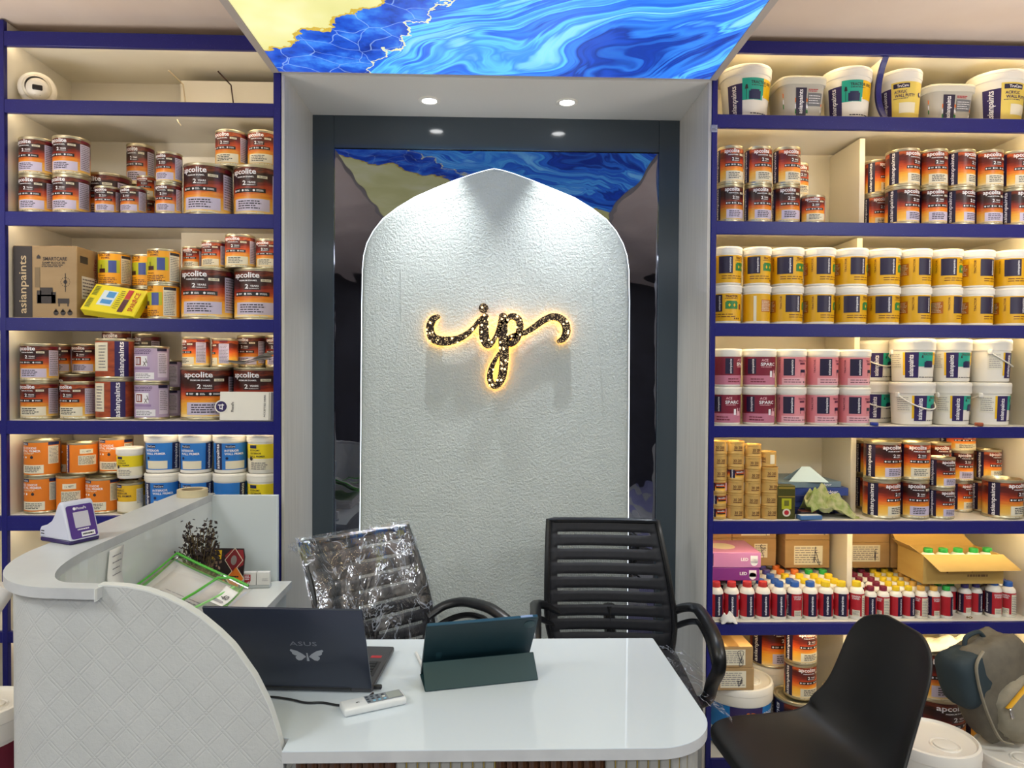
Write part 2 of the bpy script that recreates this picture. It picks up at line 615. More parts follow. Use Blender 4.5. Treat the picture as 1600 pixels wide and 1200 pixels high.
def build_kinds():
    R, H = 0.0605, 0.141
    b, l = tin_shell(R, H)
    reg('enamel', R, H, body=b, lid=l, label=enamel_print(R, H, ENAMEL, 1))
    reg('enamel_dark', R, H, body=b, lid=l, label=enamel_print(R, H, ENAMEL_DARK, 2))
    R, H = 0.094, 0.205
    b, l = tin_shell(R, H)
    reg('enamel_big', R, H, body=b, lid=l, label=enamel_print(R, H, ENAMEL_DARK, 3))

    # yellow enamel tin with the blue door picture
    R, H = 0.0605, 0.141
    b, l = tin_shell(R, H)
    d = lambda u: R * R_(u)
    p = cyl_print(R, H)
    p.band(0.009, H - 0.009, mat('tractor_yellow', 'eda312', 0.36))
    p.text('TRACTOR', d(-22), 0.90 * H, 0.95 * R, 0.085 * H, mat('brown_ink', '5b2410', 0.4), 3, fat=0.02)
    p.text('ENAMEL', d(-14), 0.815 * H, 0.6 * R, 0.05 * H, MATS['brown_ink'], 3)
    p.patch(d(-62), d(38), 0.38 * H, 0.755 * H, LIME_PRINT, 2)
    p.patch(d(-2), d(26), 0.38 * H, 0.735 * H, mat('door_blue_print', '3a4a8e', 0.4), 3)
    p.patch(d(-42), d(-14), 0.38 * H, 0.50 * H, DARK_BROWN, 3)
    p.patch(d(-34), d(-28), 0.50 * H, 0.62 * H, mat('olive_print', '6a6a20', 0.4), 3)
    p.text('50% more', d(-30), 0.30 * H, 0.55 * R, 0.055 * H, MATS['brown_ink'], 3)
    p.lines(d(-55), d(30), 0.05 * H, 0.25 * H, 4, MATS['brown_ink'], 3, 0.45, 7)
    p.patch(d(42), d(92), 0.08 * H, 0.90 * H, CREAM_PRINT, 2)
    p.lines(d(45), d(89), 0.1 * H, 0.78 * H, 14, GREY_INK, 3, 0.35, 8)
    p.patch(d(44), d(90), 0.82 * H, 0.90 * H, DARK_INK, 3)
    reg('yellow_tin', R, H, body=b, lid=l, label=p.mb.mesh('yellow_label', 60))

    # lilac wood finish tin
    p = cyl_print(R, H)
    p.band(0.009, H - 0.009, LILAC)
    vio = mat('violet_ink', '5f4a72', 0.4)
    p.text('TOUCHWOOD', d(-12), 0.87 * H, 1.25 * R, 0.075 * H, vio, 3)
    p.lines(d(-50), d(22), 0.78 * H, 0.82 * H, 1, vio, 3, 0.7, 2)
    p.patch(d(-44), d(12), 0.45 * H, 0.73 * H, WHITE_PRINT, 2)
    frame = mat('sienna_print', '8d3f35', 0.4)
    p.patch(d(-36), d(-10), 0.48 * H, 0.70 * H, frame, 3)
    p.patch(d(-31), d(-15), 0.51 * H, 0.67 * H, mat('pale_print', 'd8d2dc', 0.4), 4)
    p.patch(d(-24), d(-22), 0.51 * H, 0.67 * H, frame, 5)
    p.text('X', d(3), 0.52 * H, 0.2 * R, 0.12 * H, DARK_BROWN, 3)
    p.text('\\', d(9), 0.60 * H, 0.12 * R, 0.13 * H, DARK_BROWN, 3)
    p.patch(d(-50), d(20), 0.36 * H, 0.42 * H, mat('mauve_print', '9c82ad', 0.4), 2)
    p.patch(d(-40), d(34), 0.10 * H, 0.28 * H, WHITE_PRINT, 2)
    p.lines(d(-36), d(30), 0.12 * H, 0.26 * H, 3, GREY_INK, 3, 0.4, 3)
    p.patch(d(46), d(86), 0.15 * H, 0.82 * H, mat('pale_lilac_print', 'd6cade', 0.4), 2)
    p.lines(d(49), d(83), 0.25 * H, 0.80 * H, 11, GREY_INK, 3, 0.35, 4)
    p.patch(d(44), d(84), 0.86 * H, 0.94 * H, DEEP_PURPLE, 2)
    reg('lilac_tin', R, H, body=b, lid=l, label=p.mb.mesh('lilac_label', 60))

    # rust tin, price sticker and purple band in front
    p = cyl_print(R, H)
    p.band(0.009, H - 0.009, noisy('rust_label', '7a2c1c', 'b4532a', 20, 0.36, stretch=(1, 1, 3)))
    p.patch(d(-58), d(2), 0.20 * H, 0.90 * H, CREAM_PRINT, 2)
    p.lines(d(-30), d(-2), 0.25 * H, 0.85 * H, 8, GREY_INK, 3, 0.3, 5)
    p.patch(d(22), d(66), 0.009, H - 0.009, PURPLE, 2)
    p.text('asianpaints', d(44), 0.49 * H, 0.86 * H, 0.36 * R, WHITE_PRINT, 3, vert=True, fat=0.02)
    reg('sticker_tin', R, H, body=b, lid=l, label=p.mb.mesh('sticker_label', 60))

    # orange metal primer
    org = mat('primer_orange', 'dd7a1e', 0.36)
    p = cyl_print(R, H)
    p.band(0.009, H - 0.009, org)
    p.patch(d(-58), d(-22), 0.865 * H, 0.945 * H, NAVY_PRINT, 2)
    p.text('TruCare', d(-40), 0.905 * H, 0.52 * R, 0.045 * H, WHITE_PRINT, 3)
    p.text('RED OXIDE', d(-25), 0.79 * H, 1.15 * R, 0.06 * H, WHITE_PRINT, 3)
    p.text('METAL PRIMER', d(-18), 0.71 * H, 1.35 * R, 0.06 * H, WHITE_PRINT, 3)
    p.lines(d(-55), d(10), 0.62 * H, 0.66 * H, 2, CREAM_PRINT, 3, 0.4, 3)
    p.disc(d(-48), 0.54 * H, 0.028 * H, WHITE_PRINT, 3, 10)
    p.disc(d(-32), 0.54 * H, 0.028 * H, WHITE_PRINT, 3, 10)
    p.disc(d(-8), 0.54 * H, 0.042 * H, DARK_INK, 3, 12)
    p.poly([(d(-11), 0.55 * H), (d(-8), 0.60 * H), (d(-5), 0.55 * H)], DARK_INK, 3)
    p.patch(d(-56), d(30), 0.10 * H, 0.33 * H, CREAM_PRINT, 2)
    p.lines(d(-40), d(24), 0.13 * H, 0.30 * H, 4, DARK_INK, 3, 0.45, 9)
    p.patch(d(44), d(84), 0.35 * H, 0.84 * H, CREAM_PRINT, 2)
    p.lines(d(47), d(82), 0.37 * H, 0.82 * H, 12, GREY_INK, 3, 0.35, 2)
    p.patch(d(44), d(88), 0.865 * H, 0.945 * H, NAVY_PRINT, 2)
    p.patch(d(100), d(136), 0.009, H - 0.009, PURPLE, 2)
    p.text('asianpaints', d(118), 0.49 * H, 0.86 * H, 0.32 * R, WHITE_PRINT, 3, vert=True, fat=0.02)
    p.patch(d(-178), d(-128), 0.66 * H, 0.80 * H, CREAM_PRINT, 2)
    p.text('1 L  NETT', d(-153), 0.73 * H, 0.55 * R, 0.05 * H, DARK_INK, 3)
    p.patch(d(-184), d(-112), 0.30 * H, 0.60 * H, CREAM_PRINT, 2)
    p.lines(d(-182), d(-115), 0.32 * H, 0.58 * H, 7, DARK_INK, 3, 0.4, 6)
    reg('orange_tin', R, H, body=b, lid=l, label=p.mb.mesh('orange_label', 60))

    # yellow primer tin
    R, H = 0.0475, 0.125
    b, l = tin_shell(R, H)
    d2 = lambda u: R * R_(u)
    p = cyl_print(R, H)
    p.band(0.009, 0.40 * H, CREAM_PRINT)
    p.band(0.40 * H, H - 0.009, mat('primer_yellow', 'dcae22', 0.36))
    p.patch(d2(-66), d2(-18), 0.85 * H, 0.95 * H, NAVY_PRINT, 2)
    p.text('TruCare', d2(-42), 0.90 * H, 0.7 * R, 0.05 * H, WHITE_PRINT, 3)
    p.text('SPARC', d2(-30), 0.77 * H, 0.9 * R, 0.07 * H, DARK_INK, 3)
    p.text('INTERIOR', d2(-22), 0.67 * H, 1.1 * R, 0.06 * H, DARK_INK, 3)
    p.text('WALL PRIMER', d2(-12), 0.58 * H, 1.4 * R, 0.06 * H, DARK_INK, 3)
    p.disc(d2(-50), 0.46 * H, 0.045 * H, DARK_INK, 3, 10)
    p.patch(d2(50), d2(95), 0.3 * H, 0.8 * H, CREAM_PRINT, 2)
    p.lines(d2(53), d2(92), 0.32 * H, 0.78 * H, 10, GREY_INK, 3, 0.35, 2)
    reg('yellow_primer_tin', R, H, body=b, lid=l, label=p.mb.mesh('primer_label', 60))

    # white lidded tubs: blue wall primer, yellow exterior primer
    R0, R1, H = 0.058, 0.061, 0.146
    b, l = tub_shell(R0, R1, H)
    bl = mat('primer_blue', '2a76c8', 0.36)
    p = cyl_print(R0, H, R1, lh=0.026)
    p.band(0.014, H - 0.034, bl)
    p.patch(d(-96), d(-62), 0.014, H - 0.034, NAVY_PRINT, 2)
    p.text('asianpaints', d(-79), 0.43 * H, 0.62 * H, 0.30 * R0, WHITE_PRINT, 3, vert=True, fat=0.02)
    p.patch(d(-46), d(-6), 0.645 * H, 0.72 * H, NAVY_PRINT, 2)
    p.text('TruCare', d(-26), 0.683 * H, 0.55 * R0, 0.042 * H, WHITE_PRINT, 3)
    p.text('INTERIOR', d(-20), 0.58 * H, 0.85 * R0, 0.055 * H, WHITE_PRINT, 3, fat=0.02)
    p.text('WALL PRIMER', d(-8), 0.50 * H, 1.2 * R0, 0.055 * H, WHITE_PRINT, 3, fat=0.02)
    p.disc(d(-40), 0.39 * H, 0.035 * H, NAVY_PRINT, 3, 10)
    p.patch(d(-46), d(42), 0.12 * H, 0.32 * H, CREAM_PRINT, 2)
    p.patch(d(62), d(104), 0.014, H - 0.034, NAVY_PRINT, 2)
    p.text('asianpaints', d(83), 0.43 * H, 0.62 * H, 0.30 * R0, WHITE_PRINT, 3, vert=True, fat=0.02)
    p.patch(d(110), d(145), 0.014, H - 0.034, CREAM_PRINT, 2)
    p.lines(d(112), d(143), 0.15 * H, 0.7 * H, 12, GREY_INK, 3, 0.35, 2)
    reg('blue_tub', R1, H, body=b, lid=l, label=p.mb.mesh('blue_label', 60))
    R0, R1, H = 0.053, 0.056, 0.142
    b, l = tub_shell(R0, R1, H)
    p = cyl_print(R0, H, R1, lh=0.026)
    p.band(0.38 * H, H - 0.036, LEMON)
    p.band(0.014, 0.38 * H, CREAM_PRINT)
    p.patch(d(-46), d(-14), 0.64 * H, 0.72 * H, NAVY_PRINT, 2)
    for i, (s, w) in enumerate((('ECONOMY', 0.7), ('EXTERIOR', 0.75), ('WALL PRIMER', 1.1))):
        p.text(s, d(-22 + i * 4), (0.59 - 0.075 * i) * H, w * R0, 0.045 * H, DARK_INK, 3)
    p.disc(d(-40), 0.38 * H, 0.05 * H, DARK_INK, 3, 12)
    p.lines(d(-40), d(40), 0.10 * H, 0.30 * H, 4, GREY_INK, 3, 0.4, 2)
    reg('lemon_tub', R1, H, body=b, lid=l, label=p.mb.mesh('lemon_label', 60))

    # yellow emulsion tubs (violet block, green sofa)
    R0, R1, H = 0.0575, 0.0595, 0.142
    b, l = tub_shell(R0, R1, H, lh=0.022)
    d = lambda u: R0 * R_(u)
    p = cyl_print(R0, H, R1, lh=0.022)
    p.band(0.008, H - 0.032, noisy('emulsion_yellow', 'd9a50a', 'e6ae16', 12, 0.36))
    p.patch(d(-62), d(-6), 0.30 * H, 0.745 * H, DEEP_PURPLE, 2)
    p.text('asianpaints', d(-16), 0.52 * H, 0.38 * H, 0.17 * R0, WHITE_PRINT, 3, vert=True)
    p.text('TRACTOR', d(32), 0.70 * H, 0.88 * R0, 0.065 * H, MATS['brown_ink'], 3, fat=0.03)
    p.lines(d(4), d(60), 0.625 * H, 0.655 * H, 1, MATS['brown_ink'], 3, 0.5, 3)
    p.patch(d(6), d(58), 0.37 * H, 0.55 * H, GREEN_PRINT, 2)
    p.patch(d(10), d(54), 0.54 * H, 0.58 * H, GREEN_PRINT, 2)
    for u in (22, 42):
        q = d(u)
        p.poly([(q - 0.005, 0.47 * H), (q, 0.47 * H - 0.007), (q + 0.005, 0.47 * H), (q, 0.47 * H + 0.007)], YELLOW, 3)
    p.patch(d(66), d(76), 0.36 * H, 0.50 * H, MAROON, 2)
    p.lines(d(-50), d(60), 0.14 * H, 0.26 * H, 2, MATS['brown_ink'], 3, 0.3, 4)
    for u in (44, 54, 64):
        p.disc(d(u), 0.12 * H, 0.022 * H, MATS['brown_ink'], 3, 8)
    p.text('TRACTOR', d(-78), 0.55 * H, 0.36 * H, 0.12 * R0, MATS['brown_ink'], 3, vert=True)
    p.patch(d(-150), d(-98), 0.30 * H, 0.62 * H, mat('burnt_print', 'b86a1c', 0.4), 2)
    p.lines(d(-148), d(-100), 0.32 * H, 0.60 * H, 7, CREAM_PRINT, 3, 0.4, 5)
    p.patch(d(-182), d(-170), 0.02 * H, 0.72 * H, CREAM_PRINT, 2)
    reg('yellow_tub', R1, H, body=b, lid=l, label=p.mb.mesh('yellow_tub_label', 60))

    # pink primer tubs and maroon emulsion tubs
    b, l = tub_shell(R0, R1, H, lh=0.022)
    p = cyl_print(R0, H, R1, lh=0.022)
    p.band(0.008, H - 0.030, noisy('emulsion_pink', 'd97e88', 'e0939a', 9, 0.36))
    p.patch(d(-52), d(-8), 0.30 * H, 0.745 * H, DEEP_PURPLE, 2)
    p.text('asianpaints', d(-17), 0.52 * H, 0.40 * H, 0.19 * R0, WHITE_PRINT, 3, vert=True)
    p.text('TRACTOR', d(28), 0.69 * H, 0.75 * R0, 0.055 * H, mat('plum_ink', '5c1c3c', 0.4), 3, fat=0.02)
    p.patch(d(14), d(42), 0.59 * H, 0.64 * H, MATS['plum_ink'], 2)
    p.patch(d(16), d(44), 0.38 * H, 0.46 * H, DEEP_PURPLE, 2)
    p.patch(d(18), d(20), 0.30 * H, 0.38 * H, DEEP_PURPLE, 2)
    p.patch(d(40), d(42), 0.30 * H, 0.38 * H, DEEP_PURPLE, 2)
    p.disc(d(60), 0.40 * H, 0.05 * H, PALE_PINK, 3, 12)
    p.text('Y', d(60), 0.52 * H, 0.15 * R0, 0.14 * H, PALE_PINK, 3)
    p.patch(d(-60), d(44), 0.06 * H, 0.24 * H, PALE_PINK, 2)
    p.lines(d(-50), d(30), 0.10 * H, 0.22 * H, 2, MATS['plum_ink'], 3, 0.3, 4)
    p.disc(d(34), 0.13 * H, 0.025 * H, DARK_INK, 3, 8)
    p.disc(d(46), 0.13 * H, 0.025 * H, DARK_INK, 3, 8)
    p.text('TRACTOR', d(-70), 0.55 * H, 0.36 * H, 0.12 * R0, MATS['plum_ink'], 3, vert=True)
    reg('pink_tub', R1, H, body=b, lid=l, label=p.mb.mesh('pink_label', 60))
    p = cyl_print(R0, H, R1, lh=0.022)
    p.band(0.30 * H, H - 0.030, mat('emulsion_maroon', '7b1a33', 0.36))
    p.band(0.008, 0.30 * H, mat('rose_print', 'c4788f', 0.4))
    p.patch(d(-62), d(-30), 0.34 * H, 0.745 * H, DEEP_PURPLE, 2)
    p.text('asianpaints', d(-40), 0.54 * H, 0.38 * H, 0.18 * R0, WHITE_PRINT, 3, vert=True)
    p.text('ACE', d(0), 0.70 * H, 0.42 * R0, 0.065 * H, PALE_PINK, 3, fat=0.02)
    p.text('SPARC', d(14), 0.595 * H, 1.0 * R0, 0.085 * H, WHITE_PRINT, 3, fat=0.02)
    p.lines(d(-12), d(30), 0.51 * H, 0.535 * H, 1, PALE_PINK, 3, 0.6, 3)
    p.patch(d(20), d(30), 0.26 * H, 0.42 * H, WHITE_PRINT, 3)
    p.patch(d(34), d(54), 0.24 * H, 0.36 * H, PALE_PINK, 3)
    p.patch(d(36), d(40), 0.36 * H, 0.44 * H, PALE_PINK, 3)
    p.patch(d(48), d(52), 0.36 * H, 0.44 * H, PALE_PINK, 3)
    p.patch(d(60), d(74), 0.34 * H, 0.62 * H, mat('rose_print', 'c4788f'), 2)
    p.lines(d(-50), d(10), 0.10 * H, 0.24 * H, 2, MAROON, 3, 0.35, 4)
    reg('maroon_tub', R1, H, body=b, lid=l, label=p.mb.mesh('maroon_label', 60))

    # white bail buckets (emulsion)
    R0, R1, H = 0.066, 0.072, 0.168
    b, l = tub_shell(R0, R1, H, lh=0.040)
    d = lambda u: R0 * R_(u)
    p = cyl_print(R0, H, R1, lh=0.040)
    z0, z1 = 0.10 * H, 0.69 * H
    p.patch(d(-46), d(-10), z0, z1, PURPLE, 2)
    p.text('asianpaints', d(-28), 0.38 * H, 0.50 * H, 0.30 * R0, WHITE_PRINT, 3, vert=True, fat=0.02)
    p.patch(d(-10), d(38), 0.36 * H, z1, TEAL, 2)
    p.poly([(d(-10), 0.36 * H), (d(38), 0.36 * H), (d(38), 0.46 * H), (d(24), 0.38 * H)], WHITE_PRINT, 3)
    p.patch(d(38), d(74), 0.40 * H, z1, YELLOW, 2)
    p.text('TRACTOR UNO', d(26), 0.64 * H, 0.95 * R0, 0.05 * H, MATS['brown_ink'], 3)
    for x0, x1, y0, y1 in ((8, 34, .34, .40), (6, 12, .34, .47), (30, 36, .34, .47), (10, 32, .40, .49)):
        p.patch(d(x0), d(x1), y0 * H, y1 * H, NAVY_PRINT, 4)
    p.poly([(d(-3), 0.56 * H), (d(3), 0.56 * H), (d(1), 0.62 * H), (d(-1), 0.62 * H)], DARK_INK, 3)
    p.lines(d(-8), d(60), 0.10 * H, 0.13 * H, 1, DARK_INK, 3, 0.6, 3)
    p.patch(d(-96), d(-52), 0.30 * H, z1, mat('receipt_print', 'e6e2d2', 0.5), 2)
    p.lines(d(-92), d(-56), 0.33 * H, 0.66 * H, 7, GREY_INK, 3, 0.25, 3)
    p.patch(d(-52), d(-46), z0 + 0.01, z1, YELLOW, 2)
    label = p.mb.mesh('emulsion_label', 60)
    reg('bail_bucket', R1, H, body=b, lid=l, label=label, handle=bail(R1 * 0.985, H * 0.70, 0.055))
    reg('bail_bucket_side', R1, H, body=b, lid=l, label=label, handle=bail(R1 * 0.985, H * 0.70, 0.03, front=False))

    # large pails on the top shelf
    R0, R1, H = 0.078, 0.092, 0.205
    for kind in ('pail_teal', 'pail_putty'):
        b, l = tub_shell(R0, R1, H, lh=0.036, lidR=1.05)
        d = lambda u: R0 * R_(u)
        p = cyl_print(R0, H, R1, lh=0.036)
        p.patch(d(-78), d(-40), 0.01, 0.64 * H, PURPLE, 2)
        p.text('asianpaints', d(-59), 0.33 * H, 0.56 * H, 0.30 * R0, WHITE_PRINT, 3, vert=True, fat=0.02)
        if kind == 'pail_teal':
            p.patch(d(-40), d(14), 0.33 * H, 0.73 * H, TEAL, 2)
            p.poly([(d(-40), 0.33 * H), (d(14), 0.33 * H), (d(14), 0.42 * H), (d(-14), 0.33 * H)], WHITE_PRINT, 3)
            p.patch(d(14), d(64), 0.38 * H, 0.73 * H, YELLOW, 2)
            p.text('TRACTOR UNO', d(12), 0.65 * H, 1.1 * R0, 0.058 * H, DARK_INK, 3, fat=0.02)
            p.lines(d(-18), d(24), 0.585 * H, 0.605 * H, 1, DARK_INK, 3, 0.6, 3)
            for x0, x1, y0, y1 in ((-22, 4, .34, .42), (-24, -18, .34, .49), (0, 6, .34, .49), (-20, 2, .42, .52)):
                p.patch(d(x0), d(x1), y0 * H, y1 * H, NAVY_PRINT, 4)
            p.poly([(d(-34), 0.53 * H), (d(-26), 0.53 * H), (d(-28), 0.61 * H), (d(-32), 0.61 * H)], DARK_INK, 3)
            p.patch(d(-30.5), d(-29.5), 0.34 * H, 0.53 * H, DARK_INK, 3)
            p.lines(d(-20), d(50), 0.07 * H, 0.10 * H, 1, DARK_INK, 3, 0.6, 3)
        else:
            p.patch(d(-40), d(70), 0.04 * H, 0.74 * H, mat('putty_yellow', 'e3c95e', 0.4), 1)
            p.patch(d(-34), d(12), 0.62 * H, 0.71 * H, DEEP_PURPLE, 2)
            p.text('TruCare', d(-8), 0.665 * H, 0.55 * R0, 0.055 * H, WHITE_PRINT, 3, fat=0.02)
            p.text('ACRYLIC', d(-14), 0.55 * H, 0.62 * R0, 0.058 * H, PURPLE, 3, fat=0.02)
            p.text('WALL PUTTY', d(0), 0.475 * H, 1.05 * R0, 0.058 * H, PURPLE, 3, fat=0.02)
            p.lines(d(-34), d(10), 0.41 * H, 0.43 * H, 1, PURPLE, 3, 0.6, 3)
            p.patch(d(-18), d(34), 0.14 * H, 0.34 * H, CREAM_PRINT, 2)
            p.disc(d(52), 0.50 * H, 0.05 * H, PURPLE, 3, 12)
            p.disc(d(54), 0.51 * H, 0.03 * H, CREAM_PRINT, 4, 10)
        reg(kind, R1, H, body=b, lid=l, label=p.mb.mesh('pail_label', 60))
    # squarish grey container
    R0, R1, H = 0.072, 0.083, 0.168
    b, l = tub_shell(R0, R1, H, lh=0.030, sq=sqr, seg=48, lidR=1.07, body=mat('grey_tub_plastic', 'b9b5aa', 0.45), lid=mat('pale_lid_plastic', 'd2cebf', 0.45))
    p = cyl_print(R0, H, R1, sqr, 0.030)
    d = lambda u: R0 * R_(u)
    p.patch(d(-22), d(4), 0.08 * H, 0.72 * H, DEEP_PURPLE, 2)
    p.text('asianpaints', d(-9), 0.40 * H, 0.56 * H, 0.24 * R0, WHITE_PRINT, 3, vert=True, fat=0.02)
    for i, (c, o) in enumerate(((mat('saffron_print', 'e07a3c', 0.4), 0.50), (WHITE_PRINT, 0.36), (GREEN_PRINT, 0.24))):
        p.poly([(d(-50), (o + 0.12) * H), (d(-50), (o + 0.02) * H), (d(-22), (o - 0.12) * H), (d(-22), (o - 0.02) * H)], c, 2)
        p.poly([(d(4), (o - 0.10) * H), (d(44), (o - 0.20) * H), (d(44), (o - 0.14) * H), (d(4), (o - 0.02) * H)], c, 2)
    p.patch(d(8), d(40), 0.30 * H, 0.60 * H, mat('slate_print', '6d6f74', 0.4), 3)
    p.lines(d(8), d(34), 0.62 * H, 0.70 * H, 2, RED_PRINT, 3, 0.5, 3)
    p.lines(d(10), d(38), 0.34 * H, 0.56 * H, 4, WHITE_PRINT, 4, 0.3, 3)
    reg('square_tub', R1, H, body=b, lid=l, label=p.mb.mesh('square_label', 60))

    # small gold tins
    R, H = 0.0335, 0.0515
    b, l = tin_shell(R, H, GOLD_TIN, 48)
    d = lambda u: R * R_(u)
    for kind in ('gold_tin', 'gold_tin_label'):
        p = cyl_print(R, H)
        p.band(0.010, H - 0.010, GOLD_TIN if kind == 'gold_tin' else ENAMEL)
        if kind == 'gold_tin':
            p.text('30', d(-16), 0.52 * H, 0.36 * R, 0.22 * H, MATS['brown_ink'], 2)
            p.text('200', d(16), 0.52 * H, 0.5 * R, 0.22 * H, MATS['brown_ink'], 2)
            p.lines(d(-28), d(34), 0.26 * H, 0.38 * H, 1, MATS['brown_ink'], 2, 0.6, 3)
            p.patch(d(58), d(92), 0.2 * H, 0.8 * H, CREAM_PRINT, 2)
        else:
            p.patch(d(-62), d(-28), 0.010, H - 0.010, DEEP_PURPLE, 2)
            p.text('asianpaints', d(-45), 0.5 * H, 0.7 * H, 0.24 * R, WHITE_PRINT, 3, vert=True, fat=0.02)
            p.text('apcolite', d(6), 0.64 * H, 0.9 * R, 0.14 * H, WHITE_PRINT, 3, fat=0.02)
            p.patch(d(-20), d(40), 0.40 * H, 0.50 * H, BLACK_PRINT, 2)
            p.patch(d(46), d(80), 0.2 * H, 0.8 * H, PALE_PINK, 2)
        reg(kind, R, H, body=b, lid=l, label=p.mb.mesh('gold_label', 60))

    # stainer bottles
    R, H = 0.031, 0.130
    d = lambda u: R * R_(u)
    body = MB()
    body.lathe([(0, 0), (R * 0.9, 0), (R, 0.005), (R, H * 0.70), (R * 0.94, H * 0.77), (R * 0.72, H * 0.835), (R * 0.5, H * 0.86), (R * 0.48, H * 0.90)], WHITE, 48)
    body = body.mesh('bottle_body')
    p = cyl_print(R, H)
    p.band(0.012, H * 0.70, RED_PRINT)
    p.patch(d(-52), d(10), 0.012, H * 0.70, DEEP_PURPLE, 2)
    p.text('asianpaints', d(-22), 0.39 * H, 0.50 * H, 0.36 * R, WHITE_PRINT, 3, vert=True, fat=0.02)
    p.text('UNIVERSAL', d(56), 0.63 * H, 1.1 * R, 0.05 * H, WHITE_PRINT, 3)
    p.text('STAINER', d(54), 0.57 * H, 0.9 * R, 0.05 * H, WHITE_PRINT, 3)
    p.patch(d(30), d(84), 0.012, 0.26 * H, CREAM_PRINT, 2)
    p.lines(d(34), d(80), 0.12 * H, 0.24 * H, 4, GREY_INK, 3, 0.4, 3)
    p.patch(d(100), d(170), 0.03 * H, 0.66 * H, CREAM_PRINT, 2)
    p.lines(d(103), d(166), 0.06 * H, 0.60 * H, 11, GREY_INK, 3, 0.35, 3)
    lab = p.mb.mesh('bottle_label', 60)
    for name, c in (('red', 'c3302c'), ('blue', '2f5fae'), ('yellow', 'e6c41e'), ('maroon', '7a1b36'), ('tan', 'dca94e'), ('green', '2fa84a'),
                    ('purple', '4a3f86'), ('orange', 'e2752a')):
        cap = MB()
        r = R * 0.58
        cap.lathe([(r * 0.9, H * 0.862), (r, H * 0.866), (r, H * 0.985), (r * 0.92, H), (0, H)], mat(name + '_cap', c, 0.4), 16, rad=lambda a: 1 + 0.018 * math.cos(16 * a))
        reg('bottle_' + name, R, H, body=body, cap=cap.mesh('bottle_cap'), label=lab)


build_kinds()

ORD = ['', 'first', 'second', 'third', 'fourth', 'fifth', 'sixth', 'seventh', 'eighth', 'ninth', 'tenth', 'eleventh', 'twelfth']
PLACED = []       # bookkeeping that gives every copy its own label


def put(kind, name, desc, cat, group, x, z, Y, rot=0.0, scale=1.0, where='', row=''):
    """one container standing at (x, Y, z)"""
    k = KIND[kind]
    s = scale if isinstance(scale, tuple) else (scale, scale, scale)
    o = thing(name, desc, cat, (x, Y, z), R_(rot), group, s)
    for pn, me in k['parts']:
        link(pn, me, o)
    PLACED.append(dict(o=o, desc=desc, x=x, where=where, row=row, kind=kind, rf=k['rf'] * (1.07 if kind == 'square_tub' else 1.0)))
    return z + k['H'] * s[2]


def px_put(kind, name, desc, cat, group, x0, x1, z, Yf=2.615, rot=0.0, sz=None, where='', row='', wide=1.0):
    """same, from its outline's left and right pixel and the Y of its front"""
    k = KIND[kind]
    Y = Yf + k['R']
    for _ in range(3):
        a, b = at(x0, 600, Y), at(x1, 600, Y)
        s = (b.x - a.x - 0.0006) / (2 * k['rf'] * k['R']) * wide
        Y = Yf + k['R'] * s
    c = at((x0 + x1) / 2, 600, Y)
    return put(kind, name, desc, cat, group, c.x, z, Y, rot, (s, s, sz or s), where, row)


def settle(gap=0.0007, rounds=60):
    """nudge neighbours apart so that no two containers cut into each other"""
    it = []
    for p in PLACED:
        o = p['o']
        k = KIND[p['kind']]
        it.append([o, k['R'] * p['rf'] * o.scale[0], o.location.z, o.location.z + k['H'] * o.scale[2]])
    pairs = []
    for i in range(len(it)):
        for j in range(i + 1, len(it)):
            a, b = it[i], it[j]
            if a[2] < b[3] - 0.001 and b[2] < a[3] - 0.001 and abs(a[0].location.x - b[0].location.x) < 0.3 and abs(a[0].location.y - b[0].location.y) < 0.4:
                pairs.append((a, b))
    for _ in range(rounds):
        for a, b in pairs:
            dx, dy = b[0].location.x - a[0].location.x, b[0].location.y - a[0].location.y
            d = math.hypot(dx, dy)
            need = a[1] + b[1] + gap
            if d < need:
                if d < 1e-6:
                    dx, dy, d = 0.0, 1.0, 1.0
                k = (need - d) / d * 0.5
                a[0].location.x -= dx * k
                a[0].location.y -= dy * k
                b[0].location.x += dx * k
                b[0].location.y += dy * k
        for o, r, z0, z1 in it:
            if o.location.z > 0.05:
                o.location.y = min(max(o.location.y, 2.6135 + r), 2.997 - r)
                if o.location.x < 0:
                    o.location.x = min(max(o.location.x, xl0 + r + 0.001), xl1 - r - 0.001)
                else:
                    o.location.x = min(max(o.location.x, xr0 + r + 0.001), xr1 - r - 0.001)


def finish_labels():
    groups = {}
    for p in PLACED:
        groups.setdefault((p['desc'], p['where'], p['row']), []).append(p)
    for (desc, where, row), ps in groups.items():
        ps.sort(key=lambda p: p['x'])
        tail = ', '.join(t for t in (row, where) if t)
        for i, p in enumerate(ps):
            if len(ps) == 1:
                p['o']['label'] = f'{desc}, {tail}'
            else:
                n = len(ps)
                pos = f'{ORD[i + 1]} from left' if i + 1 < n or n <= 2 else 'rightmost'
                if i == 0 and n > 1:
                    pos = 'leftmost'
                if i == 1 and n == 2:
                    pos = 'rightmost'
                p['o']['label'] = f'{desc}, {pos}, {tail}'

# ------------------------------------------------------------------ room shell
YS, YB = 2.6, 3.0          # front plane of the shelving, plane of the back panels
WALL_PAINT = noisy('wall_paint', 'b9b2a6', 'c4bdb1', 4, 0.7)
CEIL_PAINT = noisy('ceiling_paint', 'e0cdbd', 'e6d5c6', 5, 0.75)
SHOP_DARK = noisy('shopfront_dark', '2c2b30', '3a3940', 3, 0.4)


def struct(name, mb, parent=None, smooth=0, fix=False):
    o = mb.obj(name, parent, smooth, fix)
    if parent is None:
        o['kind'] = 'structure'
    return o


